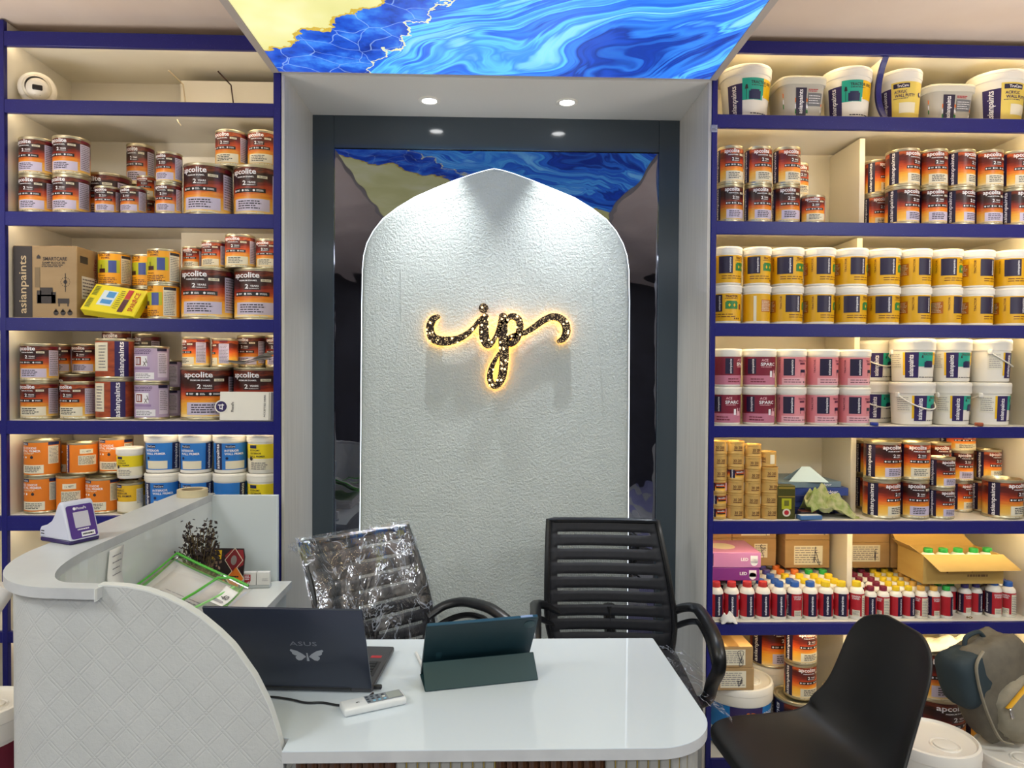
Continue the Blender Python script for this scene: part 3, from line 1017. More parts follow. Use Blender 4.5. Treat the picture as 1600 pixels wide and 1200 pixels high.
XL, XR, YF_, ZC = -2.62, 2.62, -3.0, 2.745
struct('ceiling', MB().box(XL, XR, YF_, 3.06, ZC, ZC + 0.05, CEIL_PAINT))
struct('wall_left', MB().box(XL - 0.05, XL, YF_, 3.06, 0, ZC, WALL_PAINT))
struct('wall_right', MB().box(XR, XR + 0.05, YF_, 3.06, 0, ZC, WALL_PAINT))
struct('wall_back', MB().box(XL, XR, 3.06, 3.11, 0, ZC, WALL_PAINT))
struct('wall_front', MB().box(XL, XR, YF_ - 0.05, YF_, 0, ZC, SHOP_DARK))
fl = MB()
fl.box(XL, XR, YF_, 3.06, -0.05, -0.004, noisy('grout', '8d8a88', '9a9795', 9, 0.8))
floor = struct('floor', fl)
tile_m = [noisy('floor_tile_%s' % n, a, b, 5, 0.18) for n, a, b in (('grey', 'b9b9b6', 'c6c6c3'), ('lilac', '8f8fb8', 'a0a0c4'))]
tm = [MB().box(-0.2485, 0.2485, -0.2485, 0.2485, -0.004, 0.0, m, 0.001).mesh('floor_tile', 0) for m in tile_m]
r_ = random.Random(2)
for i in range(10):
    for j in range(12):
        x, y = -2.37 + 0.5 * i + 0.12, -2.75 + 0.5 * j
        if x > 2.6 or y > 3.0 or (y > 2.7 and abs(x) < 3):
            continue
        o = link('tile', tm[1 if (i + j) % 3 == 0 else 0], floor)
        o.location = (x, y, 0)

# ------------------------------------------------------------------ shelving units
LED_WARM = mat('warm_led', 'ffe2a8', 0.5, emit=32)
LED_SOFT = mat('soft_warm_led', 'ffe9c4', 0.5, emit=14)
GROOVE = mat('dark_gap', '1a1a22', 0.8)


def zpx(x, y, Y=YS):
    return at(x, y, Y).z


def shelving(name, label, xa, xb, xm, rows, side, led, divs):
    """rows: [(upper px, lower px)] of every blue fascia, xm the pixel column they were read at"""
    t = thing(name, label, 'shelving', ((xa + xb) / 2, YS, 0))
    ox, oy = (xa + xb) / 2, YS
    L = lambda mb, n, **k: mb.obj(n, t, **k)
    zs = []
    for i, (u, l) in enumerate(rows):
        z1, z0 = zpx(xm, u), zpx(xm, l)
        zs.append((z0, z1))
        f = MB()
        f.box(xa - ox, xb - ox, -0.006, 0.012, z0, z1 - 0.002, NAVY, 0.002)
        L(f, 'fascia')
        b = MB()
        b.box(xa - ox + 0.001, xb - ox - 0.001, 0.012, YB - YS, z1 - 0.022, z1, WHITE_LAM, 0.0015)
        L(b, 'shelf_board')
        if i < len(rows):
            s = MB()
            w = (led[i] if isinstance(led, list) else led)
            if w:
                s.box(xa - ox + 0.04, xb - ox - 0.04, 0.0125, 0.022, z0 + 0.0165, z0 + 0.0255, w)
                L(s, 'led_strip')
    L(MB().box(xa - ox, xb - ox, YB - YS, YB - YS + 0.02, 0.0, ZC - 0.002, WHITE_LAM), 'back_panel')
    return t, zs


xl0, xl1 = at(13, 600, YS).x, at(428, 450, YS).x
xp0, xp1 = at(440, 450, YS).x, at(1107, 600, YS).x        # portal opening
xr0, xr1 = at(1116, 600, YS).x, at(1623, 600, YS).x
ROWS_L = [(52, 76), (158, 180), (332, 355), (497, 518), (657, 679), (805, 829), (985, 1003)]
ROWS_R = [(67, 87), (182, 204), (347.5, 369), (506, 527), (665.5, 684), (813.5, 834), (972, 991), (1183, 1207)]
LX0 = XL + 0.02
unitL, ZL = shelving('shelving_unit', 'blue and white wall shelving left of the niche, full of tins', LX0, xp0 - 0.001, 220, ROWS_L, 'L', LED_SOFT, [])
unitR, ZR = shelving('shelving_unit', 'blue and white wall shelving right of the niche, bottles on its lower shelf', xp1 + 0.001, XR - 0.02, 1360, ROWS_R, 'R', LED_WARM, [])
cxL, cxR = unitL.location.x, unitR.location.x
# uprights: blue posts with the white side panels behind them
for t, cx, x0, x1 in ((unitL, cxL, xl1, xp0 - 0.001), (unitL, cxL, at(2, 500, YS).x, xl0 - 0.003), (unitR, cxR, xp1 + 0.001, xr0), (unitR, cxR, xr1, xr1 + 0.03)):
    MB().box(x0 - cx, x1 - cx, -0.008, 0.012, 0, ZC - 0.006, NAVY, 0.002).obj('post', t)
    MB().box(x0 - cx + 0.002, x1 - cx - 0.002, 0.012, YB - YS, 0, ZC - 0.006, WHITE_LAM).obj('side_panel', t)
MB().box(LX0 - cxL, xp0 - 0.001 - cxL, -0.004, 0.012, 0.0, 0.10, NAVY, 0.002).obj('plinth', unitL)
# stepped boxing at the back of the left unit
MB().box(at(283, 300, 2.86).x - cxL, xl1 - cxL, 0.26, YB - YS, 0.1, ZL[1][0] - 0.07, WHITE_LAM).obj('pipe_boxing', unitL)
MB().box(at(283, 300, 2.86).x - cxL, xl1 - cxL, 0.26, YB - YS, ZL[1][1], zpx(350, 127, 2.86), WHITE_LAM).obj('pipe_boxing', unitL)
for i, s in ((0, 1), (1, 0)):
    w = MB()
    x = at(286 + 75 * i, 130, 2.84).x - cxL
    w.tube([(x - 0.02, 0.16, ZL[0][0] - 0.01), (x, 0.24, ZL[0][0] - 0.03), (x + 0.012, 0.24, ZL[1][1] + 0.06), (x - 0.004, 0.23, ZL[1][1] + 0.004)], 0.003, mat('cable_%s' % ('white' if i == 0 else 'dark'), 'c9b99a' if i == 0 else '3a1c18', 0.5), 6)
    w.obj('loose_wire', unitL)
w = MB()
w.tube([(at(277, 183, 2.64).x - cxL, 0.04, ZL[1][0]), (at(280, 186, 2.64).x - cxL, 0.035, ZL[1][0] - 0.012), (at(283, 190, 2.64).x - cxL, 0.04, ZL[1][0] - 0.022)], 0.002, MATS['cable_white'], 6)
w.obj('loose_wire', unitL)
# white dividers of the right unit, set back from the front
for (za, zb), px_ in zip(((ZR[2][1], ZR[1][0]), (ZR[3][1], ZR[2][0]), (ZR[4][1], ZR[3][0]), (ZR[5][1], ZR[4][0]), (ZR[6][1], ZR[5][0]), (ZR[7][1], ZR[6][0])), (1346, 1344, 1342, 1339, 1335, 1331)):
    x = at(px_, 600, 2.735).x
    MB().box(x - 0.011 - cxR, x + 0.011 - cxR, 0.152, YB - YS - 0.001, za + 0.001, zb + 0.022, WHITE_LAM, 0.0015).obj('divider', unitR)


def curved_post(t, cx, x, za, zb, bulge):
    """curved blue front edge with its white web"""
    b, w_ = MB(), MB()
    n = 14
    P = []
    for i in range(n + 1):
        f = i / n
        P.append((x - cx, 0.005 + bulge * 4 * (f - f * f) * 1.0, za + (zb - za) * f))
    for i in range(n):
        (xa, ya, z0), (_, yb, z1) = P[i], P[i + 1]
        b.add([(xa - 0.010, ya, z0), (xa + 0.010, ya, z0), (xa + 0.010, yb, z1), (xa - 0.010, yb, z1),
               (xa - 0.010, ya + 0.012, z0), (xa + 0.010, ya + 0.012, z0), (xa + 0.010, yb + 0.012, z1), (xa - 0.010, yb + 0.012, z1)],
              [(0, 1, 2, 3), (4, 7, 6, 5), (0, 3, 7, 4), (1, 5, 6, 2)], NAVY)
        w_.add([(xa - 0.008, ya + 0.012, z0), (xa + 0.008, ya + 0.012, z0), (xa + 0.008, yb + 0.012, z1), (xa - 0.008, yb + 0.012, z1),
                (xa - 0.008, YB - YS, z0), (xa + 0.008, YB - YS, z0), (xa + 0.008, YB - YS, z1), (xa - 0.008, YB - YS, z1)],
               [(0, 3, 7, 4), (1, 5, 6, 2)], WHITE_LAM)
    b.obj('curved_edge', t)
    w_.obj('divider', t)


curved_post(unitR, cxR, at(1372, 140, 2.66).x, ZR[1][1], ZR[0][0], 0.05)

# ------------------------------------------------------------------ portal and niche
ZSOF = 2.563
struct('trim_1', MB().box(xp0, xp0 + 0.012, YS - 0.004, YB, 0, ZSOF, JAMB_LAM, 0.001))
struct('trim_2', MB().box(xp1 - 0.012, xp1, YS - 0.004, YB, 0, ZSOF, JAMB_LAM, 0.001))
SOFFIT = mat('soffit_white', 'dcd9d2', 0.5)
struct('trim_3', MB().box(xp0, xp1, YS - 0.003, YB + 0.02, ZSOF, ZC - 0.001, SOFFIT))

DARK_FRAME = mat('slate_gloss_frame', '39444c', 0.12, coat=0.4)
MIRROR = mat('dark_mirror_acrylic', '7d7f8c', 0.02, 1.0)
t = NT(MIRROR)
nz = t.noise(t.coord('Object', (1, 1, 1)), 3.5, 2, 0.45, 0.6)
t.bump(nz.outputs['Fac'], 0.35, 0.012)
panel = MB()
panel.box(xp0 + 0.012, xp1 - 0.012, YB + 0.004, YB + 0.03, 0, ZSOF, MIRROR)
po = struct('wall_niche', panel)
fx0, fx1 = at(522, 500, YB).x, at(1027, 500, YB).x
fz = zpx(770, 235, YB)
for x0, x1, z0, z1 in ((xp0 + 0.012, fx0, 0, ZSOF), (fx1, xp1 - 0.012, 0, ZSOF), (fx0, fx1, fz, ZSOF)):
    MB().box(x0, x1, YB - 0.006, YB + 0.004, z0, z1, DARK_FRAME, 0.0015).obj('frame_panel', po)

# arched backboard
YA = 2.925
half_l = [(562, 835), (565, 470), (566, 420), (568, 398), (573, 379), (583, 360), (598, 341), (620, 324), (648, 307), (680, 293), (712, 280), (742, 270), (760, 265), (772, 262.5)]
half_r = [(785, 265), (802, 270), (832, 281), (864, 294), (898, 308), (926, 325), (948, 342), (963, 360), (974, 380), (980, 398), (983, 420), (984, 470), (982, 835)]
out = [at(x, y, YA) for x, y in half_l + half_r]
outline = [(p.x, p.z) for p in out]
outline = [(outline[0][0], 0.02)] + outline + [(outline[-1][0], 0.02)]
acx = sum(p[0] for p in outline) / len(outline)


def inset(poly, d):
    n = len(poly)
    res = []
    for i in range(n):
        p0, p1, p2 = Vector(poly[i - 1]), Vector(poly[i]), Vector(poly[(i + 1) % n])
        n1 = (p1 - p0).normalized()
        n2 = (p2 - p1).normalized()
        nn = Vector((n1.y + n2.y, -n1.x - n2.x))
        nn.normalize()
        k = max(0.5, nn.dot(Vector((n1.y, -n1.x))))
        q = p1 + nn * (d / k)
        res.append((q.x, q.y))
    return res


STUCCO = noisy('white_stucco', 'c6cdc9', 'ced4d0', 6, 0.8)
t = NT(STUCCO)
n1 = t.noise(t.coord('Object'), 90, 4, 0.62)
n2 = t.noise(t.coord('Object'), 190, 3, 0.6)
t.bump(t.math('ADD', n1.outputs['Fac'], t.math('MULTIPLY', n2.outputs['Fac'], 0.4)), 0.8, 0.0085)
arch = thing('arched_backboard', 'white textured backboard with a pointed arch top behind the desk chairs', 'wall panel', (0, YA, 0))
b = MB()
rings = [(0.0, 0.052), (0.0, 0.012), (0.003, 0.005), (0.010, 0.0012), (0.018, 0.0), (0.060, 0.0), (0.075, 0.0015)]
loops = [[(x, y, z) for (x, z) in (inset(outline, d) if d else outline)] for d, y in rings]
for A, B_ in zip(loops, loops[1:]):
    n = len(A)
    b.add(A + B_, [(i, (i + 1) % n, n + (i + 1) % n, n + i) for i in range(n)], STUCCO)
b.face(loops[-1], STUCCO)
b.obj('slab', arch, smooth=60)
led = MB()
o_ = inset(outline, -0.004)
i_ = inset(outline, 0.004)
n = len(outline)
for i in range(n - 1):
    j = i + 1
    led.add([(o_[i][0], 0.018, o_[i][1]), (o_[j][0], 0.018, o_[j][1]), (o_[j][0], 0.046, o_[j][1]), (o_[i][0], 0.046, o_[i][1])], [(0, 1, 2, 3)], mat('cool_led', 'e8f4ff', 0.5, emit=3))
    led.add([(i_[i][0], 0.018, i_[i][1]), (i_[j][0], 0.018, i_[j][1]), (o_[j][0], 0.018, o_[j][1]), (o_[i][0], 0.018, o_[i][1])], [(0, 1, 2, 3)], MATS['cool_led'])
led.obj('led_strip', arch)
# faint joints of the board's backing
for xs in ((626, 632), (925, 938)):
    j = MB()
    pts = [at(xs[0], 415, YA), at(xs[0] + 1, 480, YA), at(xs[1], 560, YA), at(xs[1] + 4, 650, YA)] if xs[0] > 800 else [at(xs[0], 415, YA), at(xs[0] + 1, 500, YA), at(xs[1] - 14, 575, YA)]
    j.tube([(p.x, 0.0005, p.z) for p in pts], 0.0016, STUCCO, 6)
    j.obj('raised_joint', arch)

# script sign
SIGN_FACE = mat('glitter_face', '2a1708', 0.35, 0.3)
t = NT(SIGN_FACE)
v = t.n('ShaderNodeTexVoronoi')
v.inputs['Scale'].default_value = 230
t.l(t.coord('Object'), v.inputs['Vector'])
v2 = t.n('ShaderNodeTexVoronoi')
v2.inputs['Scale'].default_value = 62
t.l(t.coord('Object'), v2.inputs['Vector'])
rnd = t.n('ShaderNodeSeparateColor')
t.l(v.outputs['Color'], rnd.inputs[0])
small = t.math('MULTIPLY', t.math('LESS_THAN', v.outputs['Distance'], 0.42), t.math('GREATER_THAN', rnd.outputs[0], 0.50))
rnd2 = t.n('ShaderNodeSeparateColor')
t.l(v2.outputs['Color'], rnd2.inputs[0])
big = t.math('MULTIPLY', t.math('LESS_THAN', v2.outputs['Distance'], 0.30), t.math('GREATER_THAN', rnd2.outputs[0], 0.40))
em = t.math('ADD', t.math('MULTIPLY', small, 0.8), t.math('MULTIPLY', big, 3.0))  # glints of the glitter painted in as glowing specks
t.b.inputs['Emission Color'].default_value = lin('ffdca0')
t.l(em, t.b.inputs['Emission Strength'])
SIGN_SIDE = mat('amber_edge', 'ffc050', 0.4, emit=1.5)
SIGN_BACK = mat('amber_backlight', 'ffbe4c', 0.4, emit=7)
YG = 2.8995
sign = thing('script_sign', 'glittering dark script sign with amber halo on the white arch', 'sign', (at(778, 540, YG).x, YG, at(778, 540, YG).z))


def catmull(pts, n=8):
    out = []
    P = [pts[0]] + list(pts) + [pts[-1]]
    for i in range(1, len(P) - 2):
        for k in range(n):
            f = k / n
            out.append(tuple(0.5 * (2 * b + (c - a) * f + (2 * a - 5 * b + 4 * c - d) * f * f + (3 * b - a - 3 * c + d) * f ** 3) for a, b, c, d in zip(P[i - 1], P[i], P[i + 1], P[i + 2])))
    out.append(tuple(pts[-1]))
    return out


def sx(p):   # zoomed drawing coordinates (5x, offset 620/440) to pixels
    return (620 + p[0] / 5.0, 440 + p[1] / 5.0, p[2] / 5.0)


STROKES = [
    # x, y, half width in the enlarged drawing
    [(320, 275, 18), (285, 295, 26), (262, 340, 28), (262, 395, 30), (285, 440, 34), (335, 462, 34), (400, 464, 32), (470, 450, 26), (540, 415, 22), (600, 360, 17), (650, 295, 15), (675, 285, 20)],
    [(690, 275, 26), (680, 330, 34), (680, 400, 36), (688, 450, 36), (712, 490, 32), (745, 475, 20), (775, 425, 16), (800, 360, 18), (815, 300, 20)],
    [(830, 275, 30), (828, 350, 34), (830, 430, 36), (836, 520, 36), (838, 600, 34), (832, 680, 32), (815, 760, 30), (775, 815, 24), (738, 790, 24), (728, 730, 22), (745, 660, 18), (775, 600, 14), (800, 555, 10)],
    [(850, 330, 14), (872, 285, 20), (905, 272, 24), (945, 290, 26), (962, 340, 26), (955, 400, 26), (930, 455, 26), (890, 485, 24), (868, 470, 16), (880, 435, 16), (940, 415, 20), (1010, 395, 20), (1080, 350, 22), (1150, 300, 24), (1220, 275, 26), (1280, 290, 28), (1318, 335, 30), (1325, 395, 30), (1300, 445, 26), (1262, 468, 14)],
]
for st in STROKES:
    pts = [sx(p) for p in catmull(st, 6)]
    W = []
    for x, y, h in pts:
        p = at(x, y, YG)
        W.append((p.x - sign.location.x, p.z - sign.location.z, 1.08 * h / FPX * YG))
    Lf, Rt = [], []
    for i, (x, z, h) in enumerate(W):
        a, c = W[max(i - 1, 0)], W[min(i + 1, len(W) - 1)]
        tx, tz = c[0] - a[0], c[1] - a[1]
        q = math.hypot(tx, tz) or 1
        Lf.append((x - tz / q * h, z + tx / q * h))
        Rt.append((x + tz / q * h, z - tx / q * h))
    f, bk = MB(), MB()
    n = len(W)
    for i in range(n - 1):
        A, B_, C_, D = Lf[i], Lf[i + 1], Rt[i + 1], Rt[i]
        f.add([(A[0], 0, A[1]), (B_[0], 0, B_[1]), (C_[0], 0, C_[1]), (D[0], 0, D[1])], [(0, 1, 2, 3)], SIGN_FACE)
        for P, Q in ((A, B_), (C_, D)):
            f.add([(P[0], 0, P[1]), (Q[0], 0, Q[1]), (Q[0], 0.014, Q[1]), (P[0], 0.014, P[1])], [(0, 1, 2, 3)], SIGN_SIDE)
        bk.add([(A[0], 0.015, A[1]), (B_[0], 0.015, B_[1]), (C_[0], 0.015, C_[1]), (D[0], 0.015, D[1])], [(0, 3, 2, 1)], SIGN_BACK)
    for e, (P, Q) in enumerate(((Lf[0], Rt[0]), (Lf[-1], Rt[-1]))):
        mx, mz = (P[0] + Q[0]) / 2, (P[1] + Q[1]) / 2
        rr = math.hypot(P[0] - Q[0], P[1] - Q[1]) / 2
        arc = [(mx + rr * math.cos(2 * PI * k / 14), mz + rr * math.sin(2 * PI * k / 14)) for k in range(14)]
        f.prism(arc, SIGN_FACE, lambda a, c: (a, 0.0003, c), lambda a, c: (a, 0.0135, c), SIGN_SIDE)
    f.obj('letter', sign, smooth=0)
    bk.obj('backlight', sign, smooth=0)
p = at(620 + 678 / 5, 440 + 207 / 5, YG)
dot = MB()
dr = 38 / 5 / FPX * YG
arc = [(p.x - sign.location.x + dr * math.cos(2 * PI * k / 24), p.z - sign.location.z + dr * math.sin(2 * PI * k / 24)) for k in range(24)]
dot.prism(arc, SIGN_FACE, lambda a, c: (a, 0, c), lambda a, c: (a, 0.014, c), mat('dark_edge', '2a2014', 0.4))
dot.obj('letter_dot', sign, smooth=0)
for dx in (0.018,):
    q = MB()
    q.box(dx - 0.004, dx + 0.004, 0.014, YA - YG, 0.0, 0.008, CHROME)
    q.obj('standoff', sign)

# ------------------------------------------------------------------ backlit art panel on the ceiling
ART = mat('backlit_art', '1c50b8', 0.35)
t = NT(ART)
v = t.coord('Object')
w1 = t.noise(v, 1.3, 2, 0.5)
w2 = t.noise(v, 2.6, 3, 0.5)
def warp(vec, nz, amt):
    s = t.n('ShaderNodeVectorMath', operation='SUBTRACT')
    s.inputs[1].default_value = (0.5, 0.5, 0.5)
    t.l(nz.outputs['Color'], s.inputs[0])
    m = t.n('ShaderNodeVectorMath', operation='SCALE')
    m.inputs['Scale'].default_value = amt
    t.l(s.outputs[0], m.inputs[0])
    a = t.n('ShaderNodeVectorMath', operation='ADD')
    t.l(vec, a.inputs[0])
    t.l(m.outputs[0], a.inputs[1])
    return a.outputs[0]
q = warp(v, w1, 1.0)


def flow(vec, ang, sx, sy):
    r = t.n('ShaderNodeMapping')
    r.inputs['Rotation'].default_value = (0, 0, R_(ang))
    t.l(vec, r.inputs['Vector'])
    m = t.n('ShaderNodeMapping')
    m.inputs['Scale'].default_value = (sx, sy, 1)
    t.l(r.outputs['Vector'], m.inputs['Vector'])
    return m.outputs['Vector']


broad = t.noise(flow(q, 35, 0.55, 2.0), 1.5, 2, 0.45, 0.9)
fine = t.noise(flow(warp(q, w2, 0.16), 35, 0.30, 7.0), 1.7, 4, 0.6, 0.5)
f = t.math('ADD', t.math('MULTIPLY', broad.outputs['Fac'], 0.60), t.math('MULTIPLY', fine.outputs['Fac'], 0.46))
swirl = t.ramp(f, [(0.34, '0c1f6a'), (0.42, '1a49b4'), (0.46, '10318f'), (0.50, '2f78dc'), (0.545, '1f58c4'), (0.58, '58b4f0'), (0.615, '2f7cdc'), (0.66, '7cc8f4'), (0.70, '3f8fe4'), (0.78, 'b4e2f6')])
# mottled blue left of the gold vein
vo = t.n('ShaderNodeTexVoronoi', feature='DISTANCE_TO_EDGE')
vo.inputs['Scale'].default_value = 9
t.l(warp(v, w2, 0.25), vo.inputs['Vector'])
mot = t.noise(v, 9, 4, 0.6)
mottle = t.ramp(mot.outputs['Fac'], [(0.3, '0b2680'), (0.5, '1a4cb8'), (0.7, '3f86de')])
crack = t.math('MULTIPLY', t.math('LESS_THAN', vo.outputs['Distance'], 0.012), 0.35)
mottle = t.mix(crack, mottle, 'a8c8ee')
sp = t.n('ShaderNodeSeparateXYZ')
t.l(v, sp.inputs[0])
edge = t.noise(v, 7, 5, 0.6)
ez = t.math('MULTIPLY', t.math('SUBTRACT', edge.outputs['Fac'], 0.5), 0.30)
vein = t.math('ADD', t.math('ADD', sp.outputs['X'], ez), t.math('MULTIPLY_ADD', sp.outputs['Y'], 0.63, 0.19 - 0.63 * 2.15))
vein = t.math('ADD', vein, 0.0)
col = t.mix(t.math('LESS_THAN', vein, 0.0), swirl, mottle)
vthin = t.math('LESS_THAN', t.math('ABSOLUTE', vein), 0.0045)
col = t.mix(vthin, col, 'ddd79a')
yel = t.math('ADD', t.math('ADD', sp.outputs['X'], t.math('MULTIPLY', ez, 1.1)), t.math('MULTIPLY_ADD', sp.outputs['Y'], 1.26, 0.27 - 1.26 * 2.03))
yn = t.noise(v, 3, 3, 0.5)
ycol = t.ramp(yn.outputs['Fac'], [(0.3, 'b9b672'), (0.5, 'c9c688'), (0.7, 'd8d5aa')])
inner = t.math('LESS_THAN', yel, 0.0)
col = t.mix(inner, col, ycol)
brd = t.math('LESS_THAN', t.math('ABSOLUTE', yel), 0.010)
col = t.mix(brd, col, 'b59a3a')
t.l(col, t.b.inputs['Base Color'])
t.l(col, t.b.inputs['Emission Color'])
t.b.inputs['Emission Strength'].default_value = 1.25
PX0, PX1, PY0, PY1, PZ = -0.792, 0.815, 0.15, 2.590, 2.566
panel = thing('ceiling_light_panel', 'backlit blue and gold marbled art panel hung under the ceiling', 'light panel', (0, 0, PZ))
RIM = mat('panel_rim', 'b7aea6', 0.5)
rw = 0.026
MB().box(PX0 + rw, PX1 - rw, PY0 + rw, PY1 - 0.006, 0.003, 0.012, ART).obj('lit_art', panel, smooth=0)
for x0, x1, y0, y1 in ((PX0, PX0 + rw, PY0, PY1), (PX1 - rw, PX1, PY0, PY1), (PX0 + rw, PX1 - rw, PY0, PY0 + rw), (PX0 + rw, PX1 - rw, PY1 - 0.006, PY1)):
    MB().box(x0, x1, y0, y1, 0.0, ZC - PZ - 0.001, RIM, 0.001).obj('rim_board', panel)
MB().box(PX0 + rw, PX1 - rw, PY0 + rw, PY1 - 0.006, 0.03, 0.04, RIM).obj('backing', panel)

# recessed downlights in the soffit
for i, (x, y) in enumerate(((671, 157), (886, 159.5))):
    p = onz(x, y, ZSOF)
    d = thing('downlight', 'round recessed white downlight in the niche soffit, ' + ('nearer the left jamb' if i == 0 else 'nearer the right jamb'), 'lamp', (p.x, p.y, ZSOF), group='soffit downlights')
    r = MB()
    r.lathe([(0.043, -0.0005), (0.043, -0.003), (0.040, -0.0045), (0.030, -0.004), (0.028, -0.001)], WHITE, 32)
    r.obj('trim_ring', d)
    g = MB()
    g.lathe([(0.028, -0.0015), (0.020, -0.003), (0, -0.0035)], mat('downlight_glow', 'ffffff', 0.4, emit=14), 24)
    g.obj('diffuser', d)
    s = bpy.data.lights.new('downlight_beam', 'SPOT')
    s.energy = 62
    s.color = (0.95, 0.99, 1.0)
    s.spot_size = R_(70)
    s.spot_blend = 1.0
    s.shadow_soft_size = 0.010
    so = link('downlight_beam', s)
    so.location = (p.x, p.y, ZSOF - 0.012)

# ------------------------------------------------------------------ stock on the left unit
ZLs = [z[1] for z in ZL]      # tops of the boards: index 0 is the cornice, 1 = top shelf ...
ZRs = [z[1] for z in ZR]
LW = {1: 'top left shelf', 2: 'second left shelf', 3: 'third left shelf', 4: 'fourth left shelf', 5: 'fifth left shelf'}
RW = {1: 'top right shelf', 2: 'second right shelf', 3: 'third right shelf', 4: 'fourth right shelf', 5: 'fifth right shelf', 6: 'sixth right shelf', 7: 'bottom right shelf'}
E1 = ('enamel_tin', 'small orange-brown enamel tin', 'paint tin')
E4 = ('enamel_tin', 'large dark brown enamel tin', 'paint tin')


def stack(spec, kinds, x0, x1, z, Yf, where, group, rows=('lower row', 'upper row', 'third tier'), rot=0, sz=None):
    rots = rot if isinstance(rot, (list, tuple)) else [rot] * len(kinds)
    for i, k in enumerate(kinds):
        z = px_put(k, spec[0], spec[1], spec[2], group, x0, x1, z, Yf, rots[i], sz, where, rows[i] if rows else '') + 0.0003
    return z


F = 2.618
g = 'tins on the second left shelf'
w = LW[2]
zb = ZLs[2] + 0.0005
stack(E1, ['enamel_dark', 'enamel_dark'], 34, 86, zb, F, w, g, rot=(4, -2))
stack(E1, ['enamel_dark', 'enamel_dark'], 87, 140, zb, F, w, g, rot=(-3, 2))
stack(E1, ['enamel_dark', 'enamel_dark'], 141, 178, zb, 2.86, w, g, ('back row, lower tier', 'back row, upper tier'), 30)
z = stack(E4, ['enamel_big'], 145, 211, zb, 2.745, w, g, ('behind two small tins',), -4, 0.86)
stack(E1, ['enamel_dark'], 151, 189, zb, F, w, g, rot=8)
stack(E1, ['enamel_dark'], 191, 229, zb, F, w, g, rot=-6)
stack(E1, ['enamel_dark', 'enamel'], 216, 247, zb, 2.735, w, g, ('middle row, lower tier', 'middle row, upper tier'), 10)
stack(E1, ['enamel_dark', 'enamel_dark'], 197, 238, zb, 2.86, w, g, ('back row, lower tier', 'back row, upper tier'), 0, 1.18)
stack(E1, ['enamel_dark', 'enamel_dark'], 247, 286, zb, F, w, g, rot=(3, -5), sz=0.80)
z = stack(E4, ['enamel_big'], 287, 360, zb, F, w, g, ('left of a twin',), 4, 0.92)
stack(E1, ['enamel'], 338, 387, z, 2.66, w, g, ('on the large tins',), -3, 0.95)
z = stack(E4, ['enamel_big'], 367, 440, zb, 2.635, w, g, ('beside the blue post',), 0, 0.92)
stack(E1, ['enamel'], 388, 437, z, 2.66, w, g, ('on the large tins',), 3, 0.95)

g = 'tins on the third left shelf'
w = LW[3]
zb = ZLs[3] + 0.0005
T1 = ('enamel_tin', 'yellow tin with a blue door picture', 'paint tin')
stack(T1, ['yellow_tin', 'yellow_tin'], 159, 206, zb, 2.715, w, g, rot=(5, 8))
stack(T1, ['yellow_tin', 'yellow_tin'], 206, 252, zb, 2.76, w, g, rot=(12, -8))
stack(T1, ['yellow_tin', 'yellow_tin'], 237, 285, zb, F, w, g, rot=(-20, 2))
z = stack(E4, ['enamel_big'], 288, 367, zb, F, w, g, ('left of a twin',), 6, 0.93)
z2 = stack(E4, ['enamel_big'], 368, 447 - 2, zb, 2.64, w, g, ('beside the blue post',), 4, 0.93)
stack(E1, ['enamel'], 286, 317, z, 2.69, w, g, ('on the large tins',), 4)
stack(E1, ['enamel'], 316, 354, z, 2.66, w, g, ('on the large tins',), -4)
stack(E1, ['enamel'], 354, 400, z, 2.64, w, g, ('on the large tins',), 3)
stack(E1, ['enamel'], 401, 442, z2, 2.66, w, g, ('on the large tins',), 0)

g = 'tins on the fourth left shelf'
w = LW[4]
zb = ZLs[4] + 0.0005
stack(E1, ['enamel', 'enamel_dark'], 28, 81, zb, F, w, g, rot=(4, 6), sz=0.98)
z = stack(E4, ['enamel_big'], 75, 152, zb, 2.745, w, g, ('behind small tins',), -6, 0.80)
stack(E1, ['enamel'], 97, 148, zb, F, w, g, rot=-4, sz=0.98)
stack(E1, ['enamel_dark'], 70, 112, z, 2.77, w, g, ('on the hidden large tin',), 20)
stack(E1, ['enamel_dark'], 113, 155, z, 2.77, w, g, ('on the hidden large tin',), 8)
stack(E1, ['enamel_dark', 'enamel_dark'], 160, 202, zb, 2.80, w, g, ('back row, lower tier', 'back row, upper tier'), 16, 1.2)
stack(E1, ['enamel_dark', 'enamel_dark'], 208, 250, zb, 2.86, w, g, ('back row, lower tier', 'back row, upper tier'), -10, 1.16)
stack(('enamel_tin', 'rust tin with white price sticker and violet band', 'paint tin'), ['sticker_tin', 'sticker_tin'], 152, 208, zb, F, w, g, rot=(-8, 4))
stack(('wood_finish_tin', 'lilac tin with a window and chair picture', 'paint tin'), ['lilac_tin', 'lilac_tin'], 212, 263, zb, F, w, g, ('front, lower', 'front, upper'), rot=(2, -2))
stack(('wood_finish_tin', 'lilac tin with a window and chair picture', 'paint tin'), ['lilac_tin', 'lilac_tin'], 246, 286, zb, 2.745, w, g, ('half hidden, lower', 'half hidden, upper'), rot=-30)
z = stack(E4, ['enamel_big'], 288, 367, zb, F, w, g, ('violet band showing',), 20, 0.94)
z2 = stack(E4, ['enamel_big'], 368, 446, zb, 2.64, w, g, ('behind the payment placard',), 4, 0.94)
stack(E1, ['enamel'], 286, 328, z, 2.66, w, g, ('on the large tins',), -34)
stack(E1, ['enamel'], 332, 372, z, 2.67, w, g, ('on the large tins',), -62)
stack(E1, ['enamel_dark'], 371, 414, z2, 2.745, w, g, ('on the large tins',), -6, 0.88)
stack(E1, ['enamel_dark'], 415, 450, z2, 2.745, w, g, ('on the large tins',), 8, 0.88)

